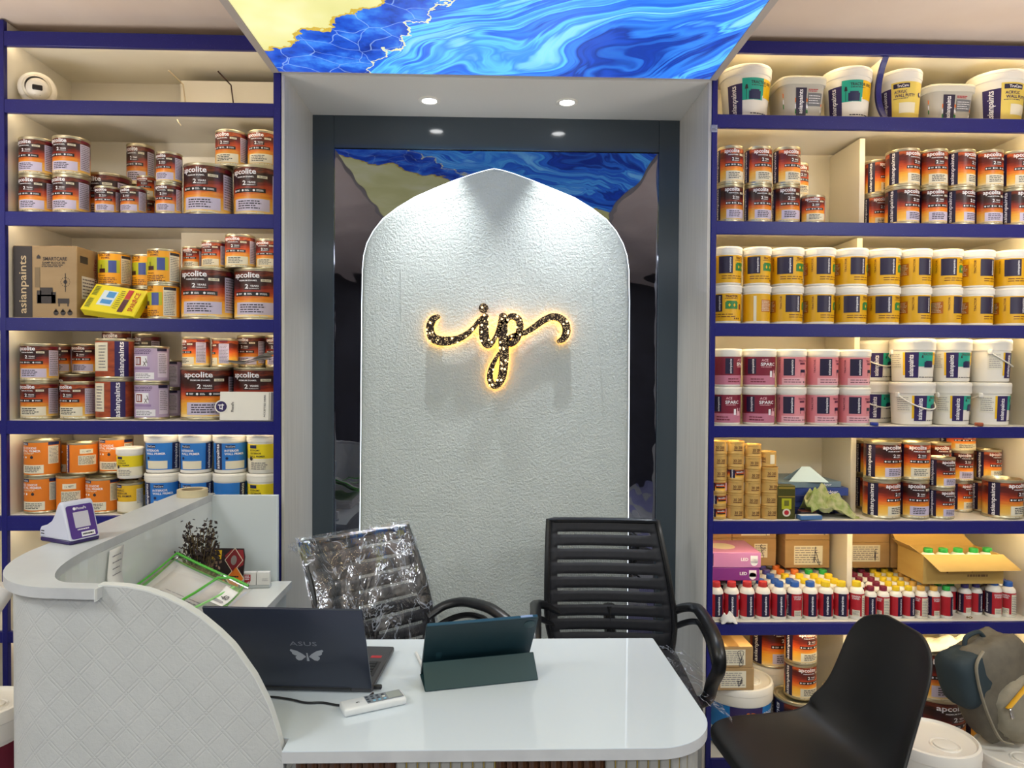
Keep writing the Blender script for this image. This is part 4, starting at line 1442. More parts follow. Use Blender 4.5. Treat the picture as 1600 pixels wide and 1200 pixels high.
g = 'primers on the fifth left shelf'
w = LW[5]
zb = ZLs[5] + 0.0005
O1 = ('primer_tin', 'orange metal primer tin', 'paint tin')
stack(O1, ['orange_tin', 'orange_tin'], 41, 92, zb, F, w, g, rot=(8, 5))
stack(O1, ['orange_tin', 'orange_tin'], 88, 133, zb, 2.745, w, g, ('back row, lower tier', 'back row, upper tier'), -18)
stack(O1, ['orange_tin'], 89, 134, zb, F, w, g, rot=172, sz=0.97)
stack(O1, ['orange_tin'], 135, 184, zb, F, w, g, rot=8)
z = zb + 0.1405
stack(O1, ['orange_tin'], 112, 156, z, 2.64, w, g, ('upper row, violet band and stickers',), 196)
stack(O1, ['orange_tin'], 155, 204, z, 2.66, w, g, ('upper row, beside the lemon tub',), 10)
stack(O1, ['orange_tin', 'orange_tin'], 178, 214, zb, 2.80, w, g, ('third column back, lower', 'third column back, upper'), 30)
stack(('primer_tin', 'narrow yellow primer tin', 'paint tin'), ['yellow_primer_tin'], 184, 222, zb, F, w, g, ('in front of the orange tins',), 4)
stack(('primer_tin', 'narrow yellow primer tin', 'paint tin'), ['yellow_primer_tin'], 222, 254, zb, 2.72, w, g, ('half hidden by a blue tub',), 4, 1.05)
stack(('primer_tub', 'small lemon primer tub with white lid', 'paint tub'), ['lemon_tub'], 195, 236, zb + 0.128, 2.615, w, g, ('on a yellow tin',), 4)
B1 = ('primer_tub', 'blue primer tub with white lid', 'paint tub')
for i, (x0, x1, ra, rb) in enumerate(((231, 286, 30, 4), (286, 338, 8, 6), (336, 390, 130, 40))):
    stack(B1, ['blue_tub', 'blue_tub'], x0, x1, zb, F, w, g, rot=(ra, rb), sz=1.0)
stack(('primer_tub', 'lemon primer tub beside the blue post', 'paint tub'), ['lemon_tub', 'lemon_tub'], 389, 440, zb, F, w, g, rot=4, sz=1.03)

# ------------------------------------------------------------------ stock on the right unit
g = 'pails on the top right shelf'
w = RW[1]
zb = ZRs[1] + 0.0005
P1 = ('paint_pail', 'white pail with teal and yellow label', 'paint bucket')
P2 = ('paint_pail', 'white pail with pale yellow putty label', 'paint bucket')
P3 = ('square_container', 'squarish grey lidded container with orange and green swoosh', 'paint bucket')
stack(P1, ['pail_teal'], 1121, 1199, zb, F, w, g, ('beside the blue post',), 14, 0.96)
stack(P1, ['pail_teal'], 1195, 1262, zb, 2.78, w, g, ('half hidden behind the grey container',), 30, 0.86)
stack(P3, ['square_tub'], 1206, 1281, zb, F, w, g, ('between the teal pails',), 0, 0.93)
stack(P1, ['pail_teal'], 1278, 1350, zb, F, w, g, ('left of the curved divider',), 2, 0.95)
stack(P2, ['pail_putty'], 1392, 1453, zb, F, w, g, ('right of the curved divider',), -14, 0.92)
stack(P2, ['pail_putty'], 1446, 1510, zb, 2.78, w, g, ('half hidden behind the grey container',), 50, 0.86)
stack(P3, ['square_tub'], 1447, 1528, zb, F, w, g, ('between the putty pails',), 0, 0.85)
stack(P2, ['pail_putty'], 1524, 1604, zb, F, w, g, ('at the far end',), 16, 0.95)

g = 'tins on the second right shelf'
w = RW[2]
zb = ZRs[2] + 0.0005
sh = 0.96
for x0, x1, ra, rb in ((1117, 1157, 14, 10), (1160, 1201, 14, 16), (1204, 1245, 6, 20)):
    stack(E1, ['enamel_dark', 'enamel'], x0, x1, zb, F, w, g, ('near bay, lower row', 'near bay, upper row'), (ra, rb), 1.0)
stack(E1, ['enamel'], 1247, 1284, zb, F, w, g, ('short one ending the near bay',), -4, 0.74)
stack(E1, ['enamel_dark', 'enamel'], 1222, 1258, zb, 2.745, w, g, ('near bay, back lower', 'near bay, back upper'), 20, 0.92)
for x0, x1, ra, rb in ((1381, 1429, 30, 34), (1431, 1473, 4, 2), (1475, 1518, 32, 38), (1520, 1563, 6, 8), (1565, 1608, 30, 12)):
    stack(E1, ['enamel_dark', 'enamel'], x0, x1, zb, F, w, g, ('far bay, lower row', 'far bay, upper row'), (ra, rb), 1.0)
stack(E1, ['enamel', 'enamel'], 1357, 1392, zb, 2.70, w, g, ('far bay, second column back, lower', 'far bay, second column back, upper'), (14, 40), 0.96)
stack(E1, ['enamel_dark', 'enamel_dark'], 1351, 1383, zb, 2.83, w, g, ('far bay, rearmost, lower', 'far bay, rearmost, upper'), 20, 0.98)

g = 'yellow tubs on the third right shelf'
w = RW[3]
zb = ZRs[3] + 0.0005
Y1 = ('emulsion_tub', 'yellow emulsion tub with white lid', 'paint tub')
for i, (x0, x1, ra, rb) in enumerate(((1110, 1157, -28, 12), (1159, 1203, 150, 0), (1204, 1256, 38, 6), (1256, 1304, 32, 28), (1304, 1355, 14, 36), (1355, 1406, 10, 24),
                                       (1407, 1454, 42, 44), (1454, 1502, 60, 14), (1502, 1555, 46, 44), (1555, 1604, 28, 8))):
    stack(Y1, ['yellow_tub', 'yellow_tub'], x0, x1, zb, F, w, g, rot=(ra, rb), sz=1.0)

g = 'pink and maroon tubs on the fourth right shelf'
w = RW[4]
zb = ZRs[4] + 0.0005
for i, (x0, x1, ra, rb) in enumerate(((1111, 1158, -6, 40), (1160, 1212, -4, 0))):
    stack(('emulsion_tub', 'maroon emulsion tub with white lid', 'paint tub'), ['maroon_tub', 'maroon_tub'], x0, x1, zb, F, w, g, rot=(ra, rb), sz=1.0)
for i, (x0, x1, ra, rb) in enumerate(((1212, 1258, 0, 0), (1259, 1309, 12, 20), (1309, 1358, 10, 12))):
    stack(('emulsion_tub', 'pink emulsion tub with white lid', 'paint tub'), ['pink_tub', 'pink_tub'], x0, x1, zb, F, w, g, rot=(ra, rb), sz=1.0)
W1 = ('bail_bucket', 'white bucket with violet, teal and yellow label', 'paint bucket')
g = 'white buckets on the fourth right shelf'
for x0, x1, ra, rb, ka, kb, yf in ((1335, 1395, 10, 14, 'bail_bucket', 'bail_bucket', 2.75), (1394, 1458, 22, -4, 'bail_bucket', 'bail_bucket_side', F), (1455, 1511, 18, -2, 'bail_bucket_side', 'bail_bucket_side', 2.625),
                                   (1516, 1575, 34, 56, 'bail_bucket_side', 'bail_bucket', F)):
    stack(W1, [ka, kb], x0, x1, zb, yf, w, g, rot=(ra, rb), sz=0.97)
for x, c, nm in ((1367, '2b3f9c', 'blue'), (1531, 'a5583a', 'red-brown')):
    p = at(x, 662, 2.615)
    cp = thing('bottle_cap', f'loose {nm} bottle cap lying at the front of the fourth right shelf', 'cap', (p.x, 2.62, ZRs[4]))
    b = MB()
    b.lathe([(0.014, 0.0003), (0.0145, 0.001), (0.0145, 0.010), (0.012, 0.0125), (0, 0.0125)], mat(nm.replace('-', '_') + '_loose_cap', c, 0.4), 18, rad=lambda a: 1 + 0.02 * math.cos(18 * a))
    b.obj('cap_shell', cp)

# small gold tins
g = 'small gold tins on the fifth right shelf'
w = RW[5]
zb = ZRs[5] + 0.0005
for ci, (x0, x1, n, lab) in enumerate(((1104, 1131, 6, (0, 1, 2)), (1134, 1161, 6, (3,)), (1162, 1188, 6, ()), (1189, 1216, 4, ()))):
    z = zb
    for k in range(n):
        kind = 'gold_tin_label' if k in lab else 'gold_tin'
        dx = (5 if k >= 4 and ci else 0) * (-1 if k == 5 and ci == 1 else 0.4)
        z = px_put(kind, 'gold_tin', 'small brown-labelled tin' if k in lab else 'small gold tin', 'paint tin', g, x0 + dx, x1 + dx, z, F, 8 * math.sin(k * 2.3 + ci), None, w,
                   f'{ORD[k + 1]} tier up') + 0.0003
    if ci == 3:
        px_put('gold_tin', 'gold_tin', 'small gold tin with a pale side label', 'paint tin', g, x0 - 6, x1 - 6, z, 2.63, -60, 1.1, w, 'topping the last column')

g = 'enamel tins on the fifth right shelf'
M1 = ('enamel_tin', 'medium orange-brown enamel tin', 'paint tin')
stack(M1, ['enamel', 'enamel_dark'], 1356, 1409, zb, F, w, g, ('front left column, lower', 'front left column, upper'), (38, 26), 1.03)
stack(M1, ['enamel_dark', 'enamel'], 1409, 1452, zb, F, w, g, ('second column, lower', 'second column, upper'), (2, 2), 1.03)
stack(E1, ['enamel_dark', 'enamel_dark'], 1451, 1489, zb, F, w, g, ('third column, lower', 'third column, upper'), (26, 24), 0.82)
stack(E1, ['enamel', 'enamel'], 1448, 1485, zb, 2.735, w, g, ('behind third column, lower', 'behind third column, upper'), 10, 0.98)
stack(E1, ['enamel', 'enamel_dark'], 1489, 1521, zb, 2.75, w, g, ('fourth column, lower', 'fourth column, upper'), (28, 4), 0.86)
stack(E1, ['enamel'], 1488, 1537, zb + 0.243, 2.745, w, g, ('largest of the fourth column, topmost',), 6, 0.60)
stack(E1, ['enamel', 'enamel'], 1523, 1560, zb, 2.735, w, g, ('fifth column, lower', 'fifth column, upper'), (26, 24), 0.88)
stack(M1, ['enamel'], 1552, 1606, zb, 2.63, w, g, ('alone in front of the end panel',), 34, 1.05)
stack(E1, ['enamel', 'enamel'], 1340, 1374, zb, 2.80, w, g, ('far back beside the divider, lower', 'far back beside the divider, upper'), 14, 0.98)

# ------------------------------------------------------------------ stainer bottles
zb = ZRs[6] + 0.0005
zbot = KIND['bottle_red']['H']
BW = RW[6]


XDIV = at(1335, 600, 2.735).x


def bottle(cap, x, Y, row, rot=0, s=1.0):
    if Y > 2.69 and abs(x - XDIV) < 0.042:
        return
    s = (s * 0.84, s * 0.84, s) if s > 0.95 else (s * 0.80, s * 0.80, s)
    put('bottle_' + cap, 'stainer_bottle', f'white stainer bottle with {cap} cap', 'bottle', 'stainer bottles on the sixth right shelf', x, zb, Y, rot, s, BW, row)


ROWN = ['front row', 'second row', 'third row', 'fourth row', 'rearmost row']
front = [(1118, 'red', 30, 1.07), (1142.5, 'red', 12, 1.07), (1167, 'red', 32, 1.07), (1192, 'red', 26, 1.07), (1217, 'blue', 20, 1.07), (1242, 'blue', -52, 1.07), (1267, 'blue', 18, 1.07),
         (1291.5, 'yellow', 14, 1.07), (1315, 'yellow', 10, 1.07), (1339, 'yellow', -84, 1.07), (1361, 'maroon', 14, 0.92), (1381, 'maroon', -120, 0.92), (1400.5, 'yellow', 44, 0.92),
         (1419.5, 'yellow', 40, 0.92), (1438, 'tan', -120, 0.92), (1455.5, 'tan', -54, 0.92), (1476.5, 'green', 60, 0.92)]
for x, c, r, s in front:
    p = at(x, 900, 2.65)
    bottle(c, p.x, 2.65, ROWN[0], r, s)
left_rows = [
    [('purple', 0), ('blue', 0), ('blue', 0), ('blue', 0), ('blue', 0), ('yellow', 0), ('yellow', 0), ('yellow', 0)],
    [('purple', 0), ('purple', 0), ('purple', 0), ('blue', 0), ('blue', 0), ('yellow', 0), ('yellow', 0), ('yellow', 0), ('yellow', 0)],
    [('purple', 0), ('purple', 0), ('purple', 0), ('purple', 0), ('orange', 0), ('orange', 0), ('green', 0), ('green', 0)],
    [('purple', 0), ('purple', 0), ('purple', 0), ('orange', 0), ('orange', 0), ('green', 0), ('green', 0)],
]
x_end = at(1326, 900, 2.65).x
for ri, row in enumerate(left_rows):
    Y = 2.65 + 0.064 * (ri + 1)
    n = len(row)
    for i, (c, _) in enumerate(row):
        x = x_end + 0.008 * ri - 0.0585 * (n - 1 - i) - 0.024
        if x < xr0 + 0.04:
            continue
        bottle(c, x, Y, ROWN[ri + 1], 15 * math.sin(i * 3 + ri), 1.0)
cols = ['maroon', 'maroon', 'yellow', 'yellow', 'tan', 'tan', 'green']
for ri in range(4):
    Y = 2.65 + 0.060 * (ri + 1)
    for i, c in enumerate(cols):
        x0 = at(front[10 + i][0], 900, 2.65).x
        bottle(c, x0 + 0.012 * (ri + 1) - 0.004, Y, ROWN[ri + 1], 20 * math.sin(i * 2 + ri), 0.92)
for x, Y, c, r, s in ((1489, 2.715, 'green', 70, 0.9), (1505, 2.69, 'purple', -50, 0.92), (1524, 2.69, 'purple', 40, 0.92), (1541, 2.72, 'purple', 40, 0.92), (1552, 2.665, 'blue', -54, 1.07), (1575, 2.665, 'blue', -110, 1.02), (1592, 2.74, 'purple', 10, 0.92)):
    p = at(x, 900, Y)
    bottle(c, p.x, Y, 'near the brown carton', r, s)

# ------------------------------------------------------------------ boxes, papers and other things on the shelves
CARD = noisy('brown_cardboard', 'a8875a', 'b59466', 6, 0.75, stretch=(1, 1, 4))
CARD_D = noisy('carton_cardboard', '9a805c', 'a58b66', 6, 0.75, stretch=(1, 1, 4))
CARD_Y = noisy('yellow_cardboard', 'bd9a52', 'c9a75f', 6, 0.75, stretch=(1, 1, 4))
PAPER = noisy('paper', 'dcd9d4', 'e8e6e2', 10, 0.8)
TAPE = mat('packing_tape', '8b6a3e', 0.3)


def face_print(w, h, y=0.0):
    """print on the front (-Y) face of a box centred on x = 0, base z = 0"""
    return Print(lambda a, b, off: (a, y - off * LAY, b))


def side_print(x, s):
    return Print(lambda a, b, off: (x + s * off * LAY, a * s, b))


def carton(name, label, cat, x, Y, z, w, dep, h, m, rotz=0, group=None, bev=0.002, tape=None):
    t = thing(name, label, cat, (x, Y, z), R_(rotz), group)
    MB().box(-w / 2, w / 2, 0, dep, 0, h, m, bev).obj('body', t)
    if tape:
        MB().box(-0.022, 0.022, 0.0, dep, h - 0.0005, h + 0.0004, tape).obj('tape', t)
    return t


def pxw(x0, x1, Y):
    return at((x0 + x1) / 2, 600, Y).x, at(x1, 600, Y).x - at(x0, 600, Y).x


# left: big brown carton with furniture print
x, w_ = pxw(22, 121, 2.63)
z0 = ZLs[3] + 0.0005
h = zpx(75, 384, 2.63) - z0
t = carton('carton', 'big brown printed carton with a dark vertical band, third left shelf', 'box', x, 2.63, z0, w_, 0.26, h, CARD_D, rotz=0, tape=TAPE)
p = face_print(w_, h)
INK = mat('carton_ink', '3a3433', 0.7)
p.patch(-w_ / 2 + 0.001, -w_ / 2 + 0.30 * w_, 0.002, h - 0.002, INK, 1)
p.text('asianpaints', -w_ / 2 + 0.17 * w_, 0.46 * h, 0.80 * h, 0.15 * w_, mat('carton_text', 'c5ae88', 0.7), 2, vert=True, fat=0.01)
p.text('SMARTCARE', 0.16 * w_, 0.82 * h, 0.38 * w_, 0.05 * h, INK, 2, fat=0.02)
p.poly([(-0.13 * w_, 0.82 * h), (-0.07 * w_, 0.82 * h), (-0.07 * w_, 0.85 * h), (-0.10 * w_, 0.88 * h), (-0.13 * w_, 0.85 * h)], INK, 2)
p.text('DAMP BLOCK 2K', 0.14 * w_, 0.765 * h, 0.36 * w_, 0.03 * h, INK, 2, fat=0.02)
p.lines(-0.05 * w_, 0.34 * w_, 0.70 * h, 0.745 * h, 2, INK, 2, 0.5, 3)
p.patch(-0.16 * w_, -0.08 * w_, 0.42 * h, 0.70 * h, mat('carton_window', '7d6a4e', 0.7), 2)
for a0, a1, b0, b1 in ((-0.12, 0.16, 0.20, 0.32), (-0.13, -0.06, 0.20, 0.38), (0.10, 0.17, 0.20, 0.36), (-0.08, 0.12, 0.30, 0.42), (0.2, 0.38, 0.20, 0.27), (0.21, 0.23, 0.16, 0.2), (0.35, 0.37, 0.16, 0.2)):
    p.patch(a0 * w_, a1 * w_, b0 * h, b1 * h, INK, 2)
for i in range(14):
    a = 2 * PI * i / 14
    p.patch(0.32 * w_ + 0.016 * math.cos(a) - 0.0014, 0.32 * w_ + 0.016 * math.cos(a) + 0.0014, 0.50 * h + 0.016 * math.sin(a) - 0.0014, 0.50 * h + 0.016 * math.sin(a) + 0.0014, INK, 2)
p.disc(0.32 * w_, 0.50 * h, 0.007, INK, 2)
p.patch(0.315 * w_, 0.325 * w_, 0.36 * h, 0.62 * h, INK, 2)
for i in range(3):
    p.disc((0.17 + 0.11 * i) * w_, 0.07 * h, 0.009, INK, 2)
    p.poly([((0.17 + 0.11 * i) * w_ - 0.008, 0.085 * h), ((0.17 + 0.11 * i) * w_ + 0.008, 0.085 * h), ((0.17 + 0.11 * i) * w_, 0.13 * h)], INK, 2)
p.mb.obj('printed_front', t, smooth=0)
p = side_print(w_ / 2, 1)
p.patch(0.03, 0.13, 0.28 * h, 0.60 * h, PAPER, 1)
p.lines(0.035, 0.125, 0.30 * h, 0.58 * h, 6, GREY_INK, 2, 0.4, 4)
p.text('apcolite', 0.12, 0.66 * h, 0.45 * h, 0.03, mat('carton_red', '94403a', 0.7), 2, vert=True)
p.patch(0.02, 0.07, 0.78 * h, 0.88 * h, INK, 1)
p.mb.obj('printed_side', t, smooth=0)

# yellow slab box leaning, with the picture of a phone-like pack
p0 = at(170, 478, 2.64)
t = thing('slab_box', 'tilted bright yellow box with blue pack picture before the yellow tins', 'box', (p0.x + 0.010, 2.606, ZLs[3] + 0.003), R_(-8))
t.rotation_euler = (R_(-36), R_(8), R_(-4))
t.location.z += 0.016
bw, bh, bd = 0.20, 0.125, 0.035
YB_M = mat('bright_yellow_card', 'e3d51c', 0.4)
MB().box(-bw / 2, bw / 2, 0, bd, 0, bh, YB_M, 0.002).obj('body', t)
p = face_print(bw, bh)
p.patch(-0.055, 0.0, 0.030, 0.100, mat('sky_print', 'cfe0ea', 0.4), 1)
p.patch(-0.035, -0.005, 0.068, 0.096, mat('azure_print', '3f8fd0', 0.4), 2)
p.patch(-0.045, -0.005, 0.038, 0.058, MATS['azure_print'], 2)
p.patch(0.032, 0.052, 0.010, 0.070, mat('plum_block', '4a2036', 0.4), 2)
p.patch(0.032, 0.052, 0.072, 0.115, RED_PRINT, 2)
p.text('ACE', 0.072, 0.085, 0.045, 0.018, RED_PRINT, 2, vert=True)
p.text('SPARC', 0.075, 0.045, 0.05, 0.018, RED_PRINT, 2, vert=True)
for b0 in (0.012, 0.070):
    p.patch(-0.092, -0.072, b0, b0 + 0.046, LIME_PRINT, 1)
    p.lines(-0.090, -0.074, b0 + 0.002, b0 + 0.044, 6, DARK_INK, 2, 0.4, 3)
p.lines(0.008, 0.028, 0.02, 0.11, 10, DARK_INK, 2, 0.3, 5)
p.mb.obj('printed_front', t, smooth=0)
MB().box(bw / 2, bw / 2 + 0.0015, 0.002, bd * 0.9, -0.002, bh * 0.55, YB_M).obj('end_flap', t)

# papers lying on the large tins
PX = at(386, 560, 2.645)
zz_papers = at(394, 571, 2.62).z
pt = thing('paper_stack', 'loose white papers lying on the large tins, fourth left shelf', 'papers', (PX.x, 2.640, zz_papers + 0.004))
for k in range(3):
    b = MB()
    vs, fs = [], []
    for i in range(9):
        for j in range(5):
            u, v = i / 8, j / 4
            vs.append(((u - 0.5) * 0.16 + 0.01 * k, (v - 0.5) * 0.075, 0.004 + 0.004 * k + 0.034 * (u ** 2) * (0.5 + 0.25 * k) + 0.004 * math.sin(u * 7 + k + v * 3)))
    for i in range(8):
        for j in range(4):
            a = i * 5 + j
            fs.append((a, a + 5, a + 6, a + 1))
    b.add(vs, fs, PAPER)
    o = b.obj('sheet', pt)
    o.rotation_euler.z = R_(-14 + 9 * k)

# payment placard
x0, x1 = 344, 428
X, w_ = pxw(x0, x1, 2.612)
h = zpx(380, 612, 2.61) - ZLs[4] - 0.001
t = thing('payment_placard', 'white standing payment placard with a round violet emblem, fourth left shelf', 'placard', (X, 2.605, ZLs[4] + 0.001))
t.rotation_euler.x = R_(-4)
MB().box(-w_ / 2, w_ / 2, 0, 0.003, 0, h, WHITE, 0.0008).obj('board', t)
d = MB()
arc = [(-w_ / 2 + 0.006 + 0.024 * math.cos(2 * PI * k / 28), h * 0.48 + 0.024 * math.sin(2 * PI * k / 28)) for k in range(28)]
d.prism(arc, WHITE, lambda a, c: (a, -0.0012, c), lambda a, c: (a, 0.0028, c))
d.obj('emblem_disc', t, smooth=0)
p = face_print(w_, h, -0.0012)
p.disc(-w_ / 2 + 0.006, h * 0.48, 0.0195, PURPLE, 1, 26)
ex, ez = -w_ / 2 + 0.006, h * 0.48
for a0, a1, b0, b1 in ((-0.012, 0.010, 0.004, 0.007), (0.002, 0.0055, -0.012, 0.010), (-0.006, 0.004, -0.009, -0.006), (-0.0065, -0.0035, -0.009, 0.006)):
    p.patch(ex + a0, ex + a1, ez + b0, ez + b1, WHITE_PRINT, 2)
p.text('PhonePe', -w_ / 2 + 0.046, h * 0.47, 0.036, 0.009, DARK_INK, 2, vert=True)
p.text('ACCEPTED HERE', w_ / 2 - 0.032, h * 0.5, 0.08, 0.006, DARK_INK, 2, vert=True)
p.patch(w_ / 2 - 0.016, w_ / 2 - 0.0145, 0.002, h - 0.002, DARK_INK, 2)
p.patch(w_ / 2 - 0.010, w_ / 2 - 0.001, 0.002, h - 0.002, GREY_INK, 2)
p.mb.obj('print', t, smooth=0)

# dome camera
pc = at(51, 133, 2.64)
t = thing('dome_camera', 'white round dome camera with dark lens window, top left shelf', 'security camera', (pc.x, 2.665, pc.z), 0, None, 0.93)
M = Matrix.Rotation(R_(90), 4, 'X') @ Matrix.Identity(4)
Mc = Matrix.Rotation(R_(28), 4, 'Z') @ M
def disc_thing(nm, prof, m, MM, par, seg=36):
    b = MB()
    b.lathe(prof, m, seg, MM)
    return b.obj(nm, par)
camw = mat('camera_white', 'e6e0d2', 0.35)
disc_thing('base', [(0, -0.035), (0.060, -0.035), (0.066, -0.028), (0.066, -0.012), (0.060, -0.004), (0.045, 0.0)], camw, Mc, t)
disc_thing('collar', [(0.050, -0.004), (0.050, 0.008), (0.045, 0.014), (0.040, 0.015)], mat('camera_cream', 'd9d1bd', 0.35), Mc, t)
disc_thing('dome', [(0.041, 0.010), (0.039, 0.024), (0.030, 0.036), (0.016, 0.043), (0, 0.045)], camw, Mc @ Matrix.Translation((0.004, -0.008, 0)), t)
q = MB()
q.box(-0.017, 0.017, -0.012, 0.008, 0.036, 0.0475, BLACK_PRINT, 0.003, Mc @ Matrix.Translation((0.004, -0.010, 0)))
q.obj('lens_window', t)
q = MB()
q.box(-0.010, 0.010, -0.003, 0.003, 0.034, 0.0385, BLACK_PRINT, 0.001, Mc @ Matrix.Translation((0.004, -0.036, -0.004)) )
q.obj('badge', t)

# right unit, fifth shelf: colour cards, box, cloth
zb5 = ZRs[5] + 0.0005
x, w_ = pxw(1208, 1328, 2.72)
BOOK_B = noisy('folder_blue', '2c3f86', '35498f', 8, 0.4)
BOOK_N = mat('folder_navy', '1f2a63', 0.4)
BOOK_G = noisy('folder_slate', '5c7382', '8296a2', 3, 0.4)
zz = zb5
for k, (h, m, a, dx, lab) in enumerate(((0.024, BOOK_N, 2, 0.00, 'navy colour-card folder at the bottom of the pile beside the gold tins'), (0.022, BOOK_B, -3, 0.005, 'blue colour-card folder second from the bottom of its pile'),
                                      (0.024, BOOK_N, 3, -0.004, 'navy colour-card folder in the middle of the pile beside the divider'), (0.030, BOOK_B, -2, 0.012, 'thick royal blue folder second from the top of its pile'),
                                      (0.022, BOOK_G, 6, -0.006, 'slate grey colour-card folder topmost of the pile beside the divider'))):
    t = thing('folder', lab, 'folder', (x + dx - 0.01, 2.725, zz), R_(a), 'folder pile on the fifth right shelf')
    ww = w_ * 0.98
    MB().box(-ww / 2, ww / 2, 0, 0.23, 0, 0.002, m).obj('cover', t)
    MB().box(-ww / 2, ww / 2, 0, 0.23, h - 0.002, h, m).obj('cover', t)
    MB().box(-ww / 2 + 0.004, ww / 2 - 0.003, 0.003, 0.226, 0.002, h - 0.002, PAPER).obj('pages', t)
    MB().box(-ww / 2, ww / 2, -0.002, 0.0005, 0, h, m, 0.0008).obj('spine', t)
    pp = face_print(ww, h, -0.002)
    pp.text('colour', ww * 0.28, h * 0.5, 0.05, h * 0.4, WHITE_PRINT, 1)
    pp.mb.obj('spine_print', t, smooth=0)
    zz += h + 0.0006
tt = thing('folded_card', 'pale blue tent card standing on the slate folder', 'card', (x + 0.0, 2.76, zz), R_(-8))
b = MB()
pc_ = mat('pale_blue_card', 'b4cbd6', 0.5)
for s in (-1, 1):
    b.add([(-0.075, s * 0.04, 0), (0.075, s * 0.04, 0), (0.015, 0, 0.055), (-0.015, 0, 0.055), (-0.075, s * 0.04 - 0.0012 * s, 0), (0.075, s * 0.04 - 0.0012 * s, 0), (0.015, -0.0012 * s, 0.054), (-0.015, -0.0012 * s, 0.054)],
          [(0, 1, 2, 3), (4, 7, 6, 5), (0, 4, 5, 1), (1, 5, 6, 2), (3, 7, 4, 0)], pc_)
b.obj('card_fold', tt, smooth=0, fix=True)
# green gold box
x, w_ = pxw(1219, 1246, 2.615)
h = zpx(1228, 759, 2.62) - zb5
t = carton('liquor_style_box', 'upright olive and gold box with crest label beside the gold tins', 'box', x, 2.622, zb5, w_, 0.05, h, mat('olive_box', '4c4a18', 0.3, 0.2), rotz=-3)
t.name = 'upright_box'
p = face_print(w_, h)
gold = mat('gold_foil', 'b59a45', 0.3, 0.7)
p.patch(-w_ / 2 + 0.002, w_ / 2 - 0.002, 0.66 * h, 0.69 * h, gold, 1)
p.patch(-w_ / 2 + 0.003, w_ / 2 - 0.003, 0.90 * h, 0.96 * h, gold, 1)
p.patch(-0.018, 0.018, 0.30 * h, 0.62 * h, LIME_PRINT, 1)
p.patch(-0.009, 0.009, 0.40 * h, 0.56 * h, MATS['olive_print'], 2)
p.disc(0, 0.20 * h, 0.015, CREAM_PRINT, 2)
p.disc(0, 0.20 * h, 0.009, RED_PRINT, 3)
p.mb.obj('crest_print', t, smooth=0)
# small flat packs in front of the folders
for i, (xa, xb, m, dep, hh, Yf, lab, sc) in enumerate(((1254, 1280, mat('dark_pack', '3c3540', 0.5), 0.05, 0.020, 2.655, 'small dark pack lying beside the olive box', None), (1253, 1289, mat('blue_white_pack', '4f78a8', 0.5), 0.035, 0.016, 2.608, 'small blue and white carton lying at the shelf front', PAPER))):
    x, w_ = pxw(xa, xb, Yf)
    t = carton('small_pack', lab, 'box', x, Yf, zb5, w_, dep, hh, m, rotz=-8 + 14 * i)
    MB().box(-w_ / 2 + 0.004, w_ / 2 - 0.004, 0.004, dep - 0.004, hh, hh + 0.001, sc or mat('pack_print', '8a4a44', 0.5)).obj('top_print', t)


def crumple(name, label, cat, loc, size, m, seed, nx=26, ny=22, amp=0.6, rotz=0, shape=None, freq=3.0):
    """a crumpled sheet heaped up: grid folded by layered noise"""
    t = thing(name, label, cat, loc, R_(rotz))
    sx_, sy_, sz_ = size
    vs, fs = [], []
    for i in range(nx + 1):
        for j in range(ny + 1):
            u, v = i / nx * 2 - 1, j / ny * 2 - 1
            r = math.hypot(u, v)
            o = Vector((seed * 3.1, seed * 1.7, 0))
            n1 = mnoise.noise(Vector((u * freq, v * freq, 0)) + o)
            n2 = mnoise.noise(Vector((u * freq * 2.3, v * freq * 2.3, 4)) + o)
            n3 = mnoise.noise(Vector((u * freq, v * freq, 9)) + o)
            base = shape(u, v) if shape else max(0.0, 1 - r * r * 0.75)
            z = sz_ * max(0.0, base * (0.62 + amp * n1 + 0.3 * abs(n2) * amp)) + 0.0015
            vs.append((sx_ / 2 * (u + 0.16 * n3), sy_ / 2 * (v + 0.16 * n2), z))
    for i in range(nx):
        for j in range(ny):
            a = i * (ny + 1) + j
            fs.append((a, a + ny + 1, a + ny + 2, a + 1))
    b = MB()
    b.add(vs, fs, m)
    o = b.obj('crumpled_sheet', t, smooth=50)
    md = o.modifiers.new('thickness', 'SOLIDIFY')
    md.thickness = 0.0015
    md.offset = 0
    return t


CLOTH = noisy('green_printed_cloth', '7f9442', 'b9b68a', 38, 0.85, detail=2)
p = at(1300, 805, 2.66)
crumple('cleaning_cloth', 'crumpled green printed cloth hanging over the shelf front', 'cloth', (p.x, 2.672, zb5), (0.20, 0.09, 0.125), CLOTH, 2, amp=0.7, freq=2.4, shape=lambda u, v: max(0.0, 1.0 - (u + 0.35) ** 2 * 0.62 - v * v * 0.5))
p = at(1135, 968, 2.62)
crumple('tissue', 'crumpled white paper before the first red-capped bottle', 'paper', (p.x, 2.600, ZRs[6] + 0.0005), (0.06, 0.035, 0.05), PAPER, 5, 18, 14, 0.55, freq=1.6)

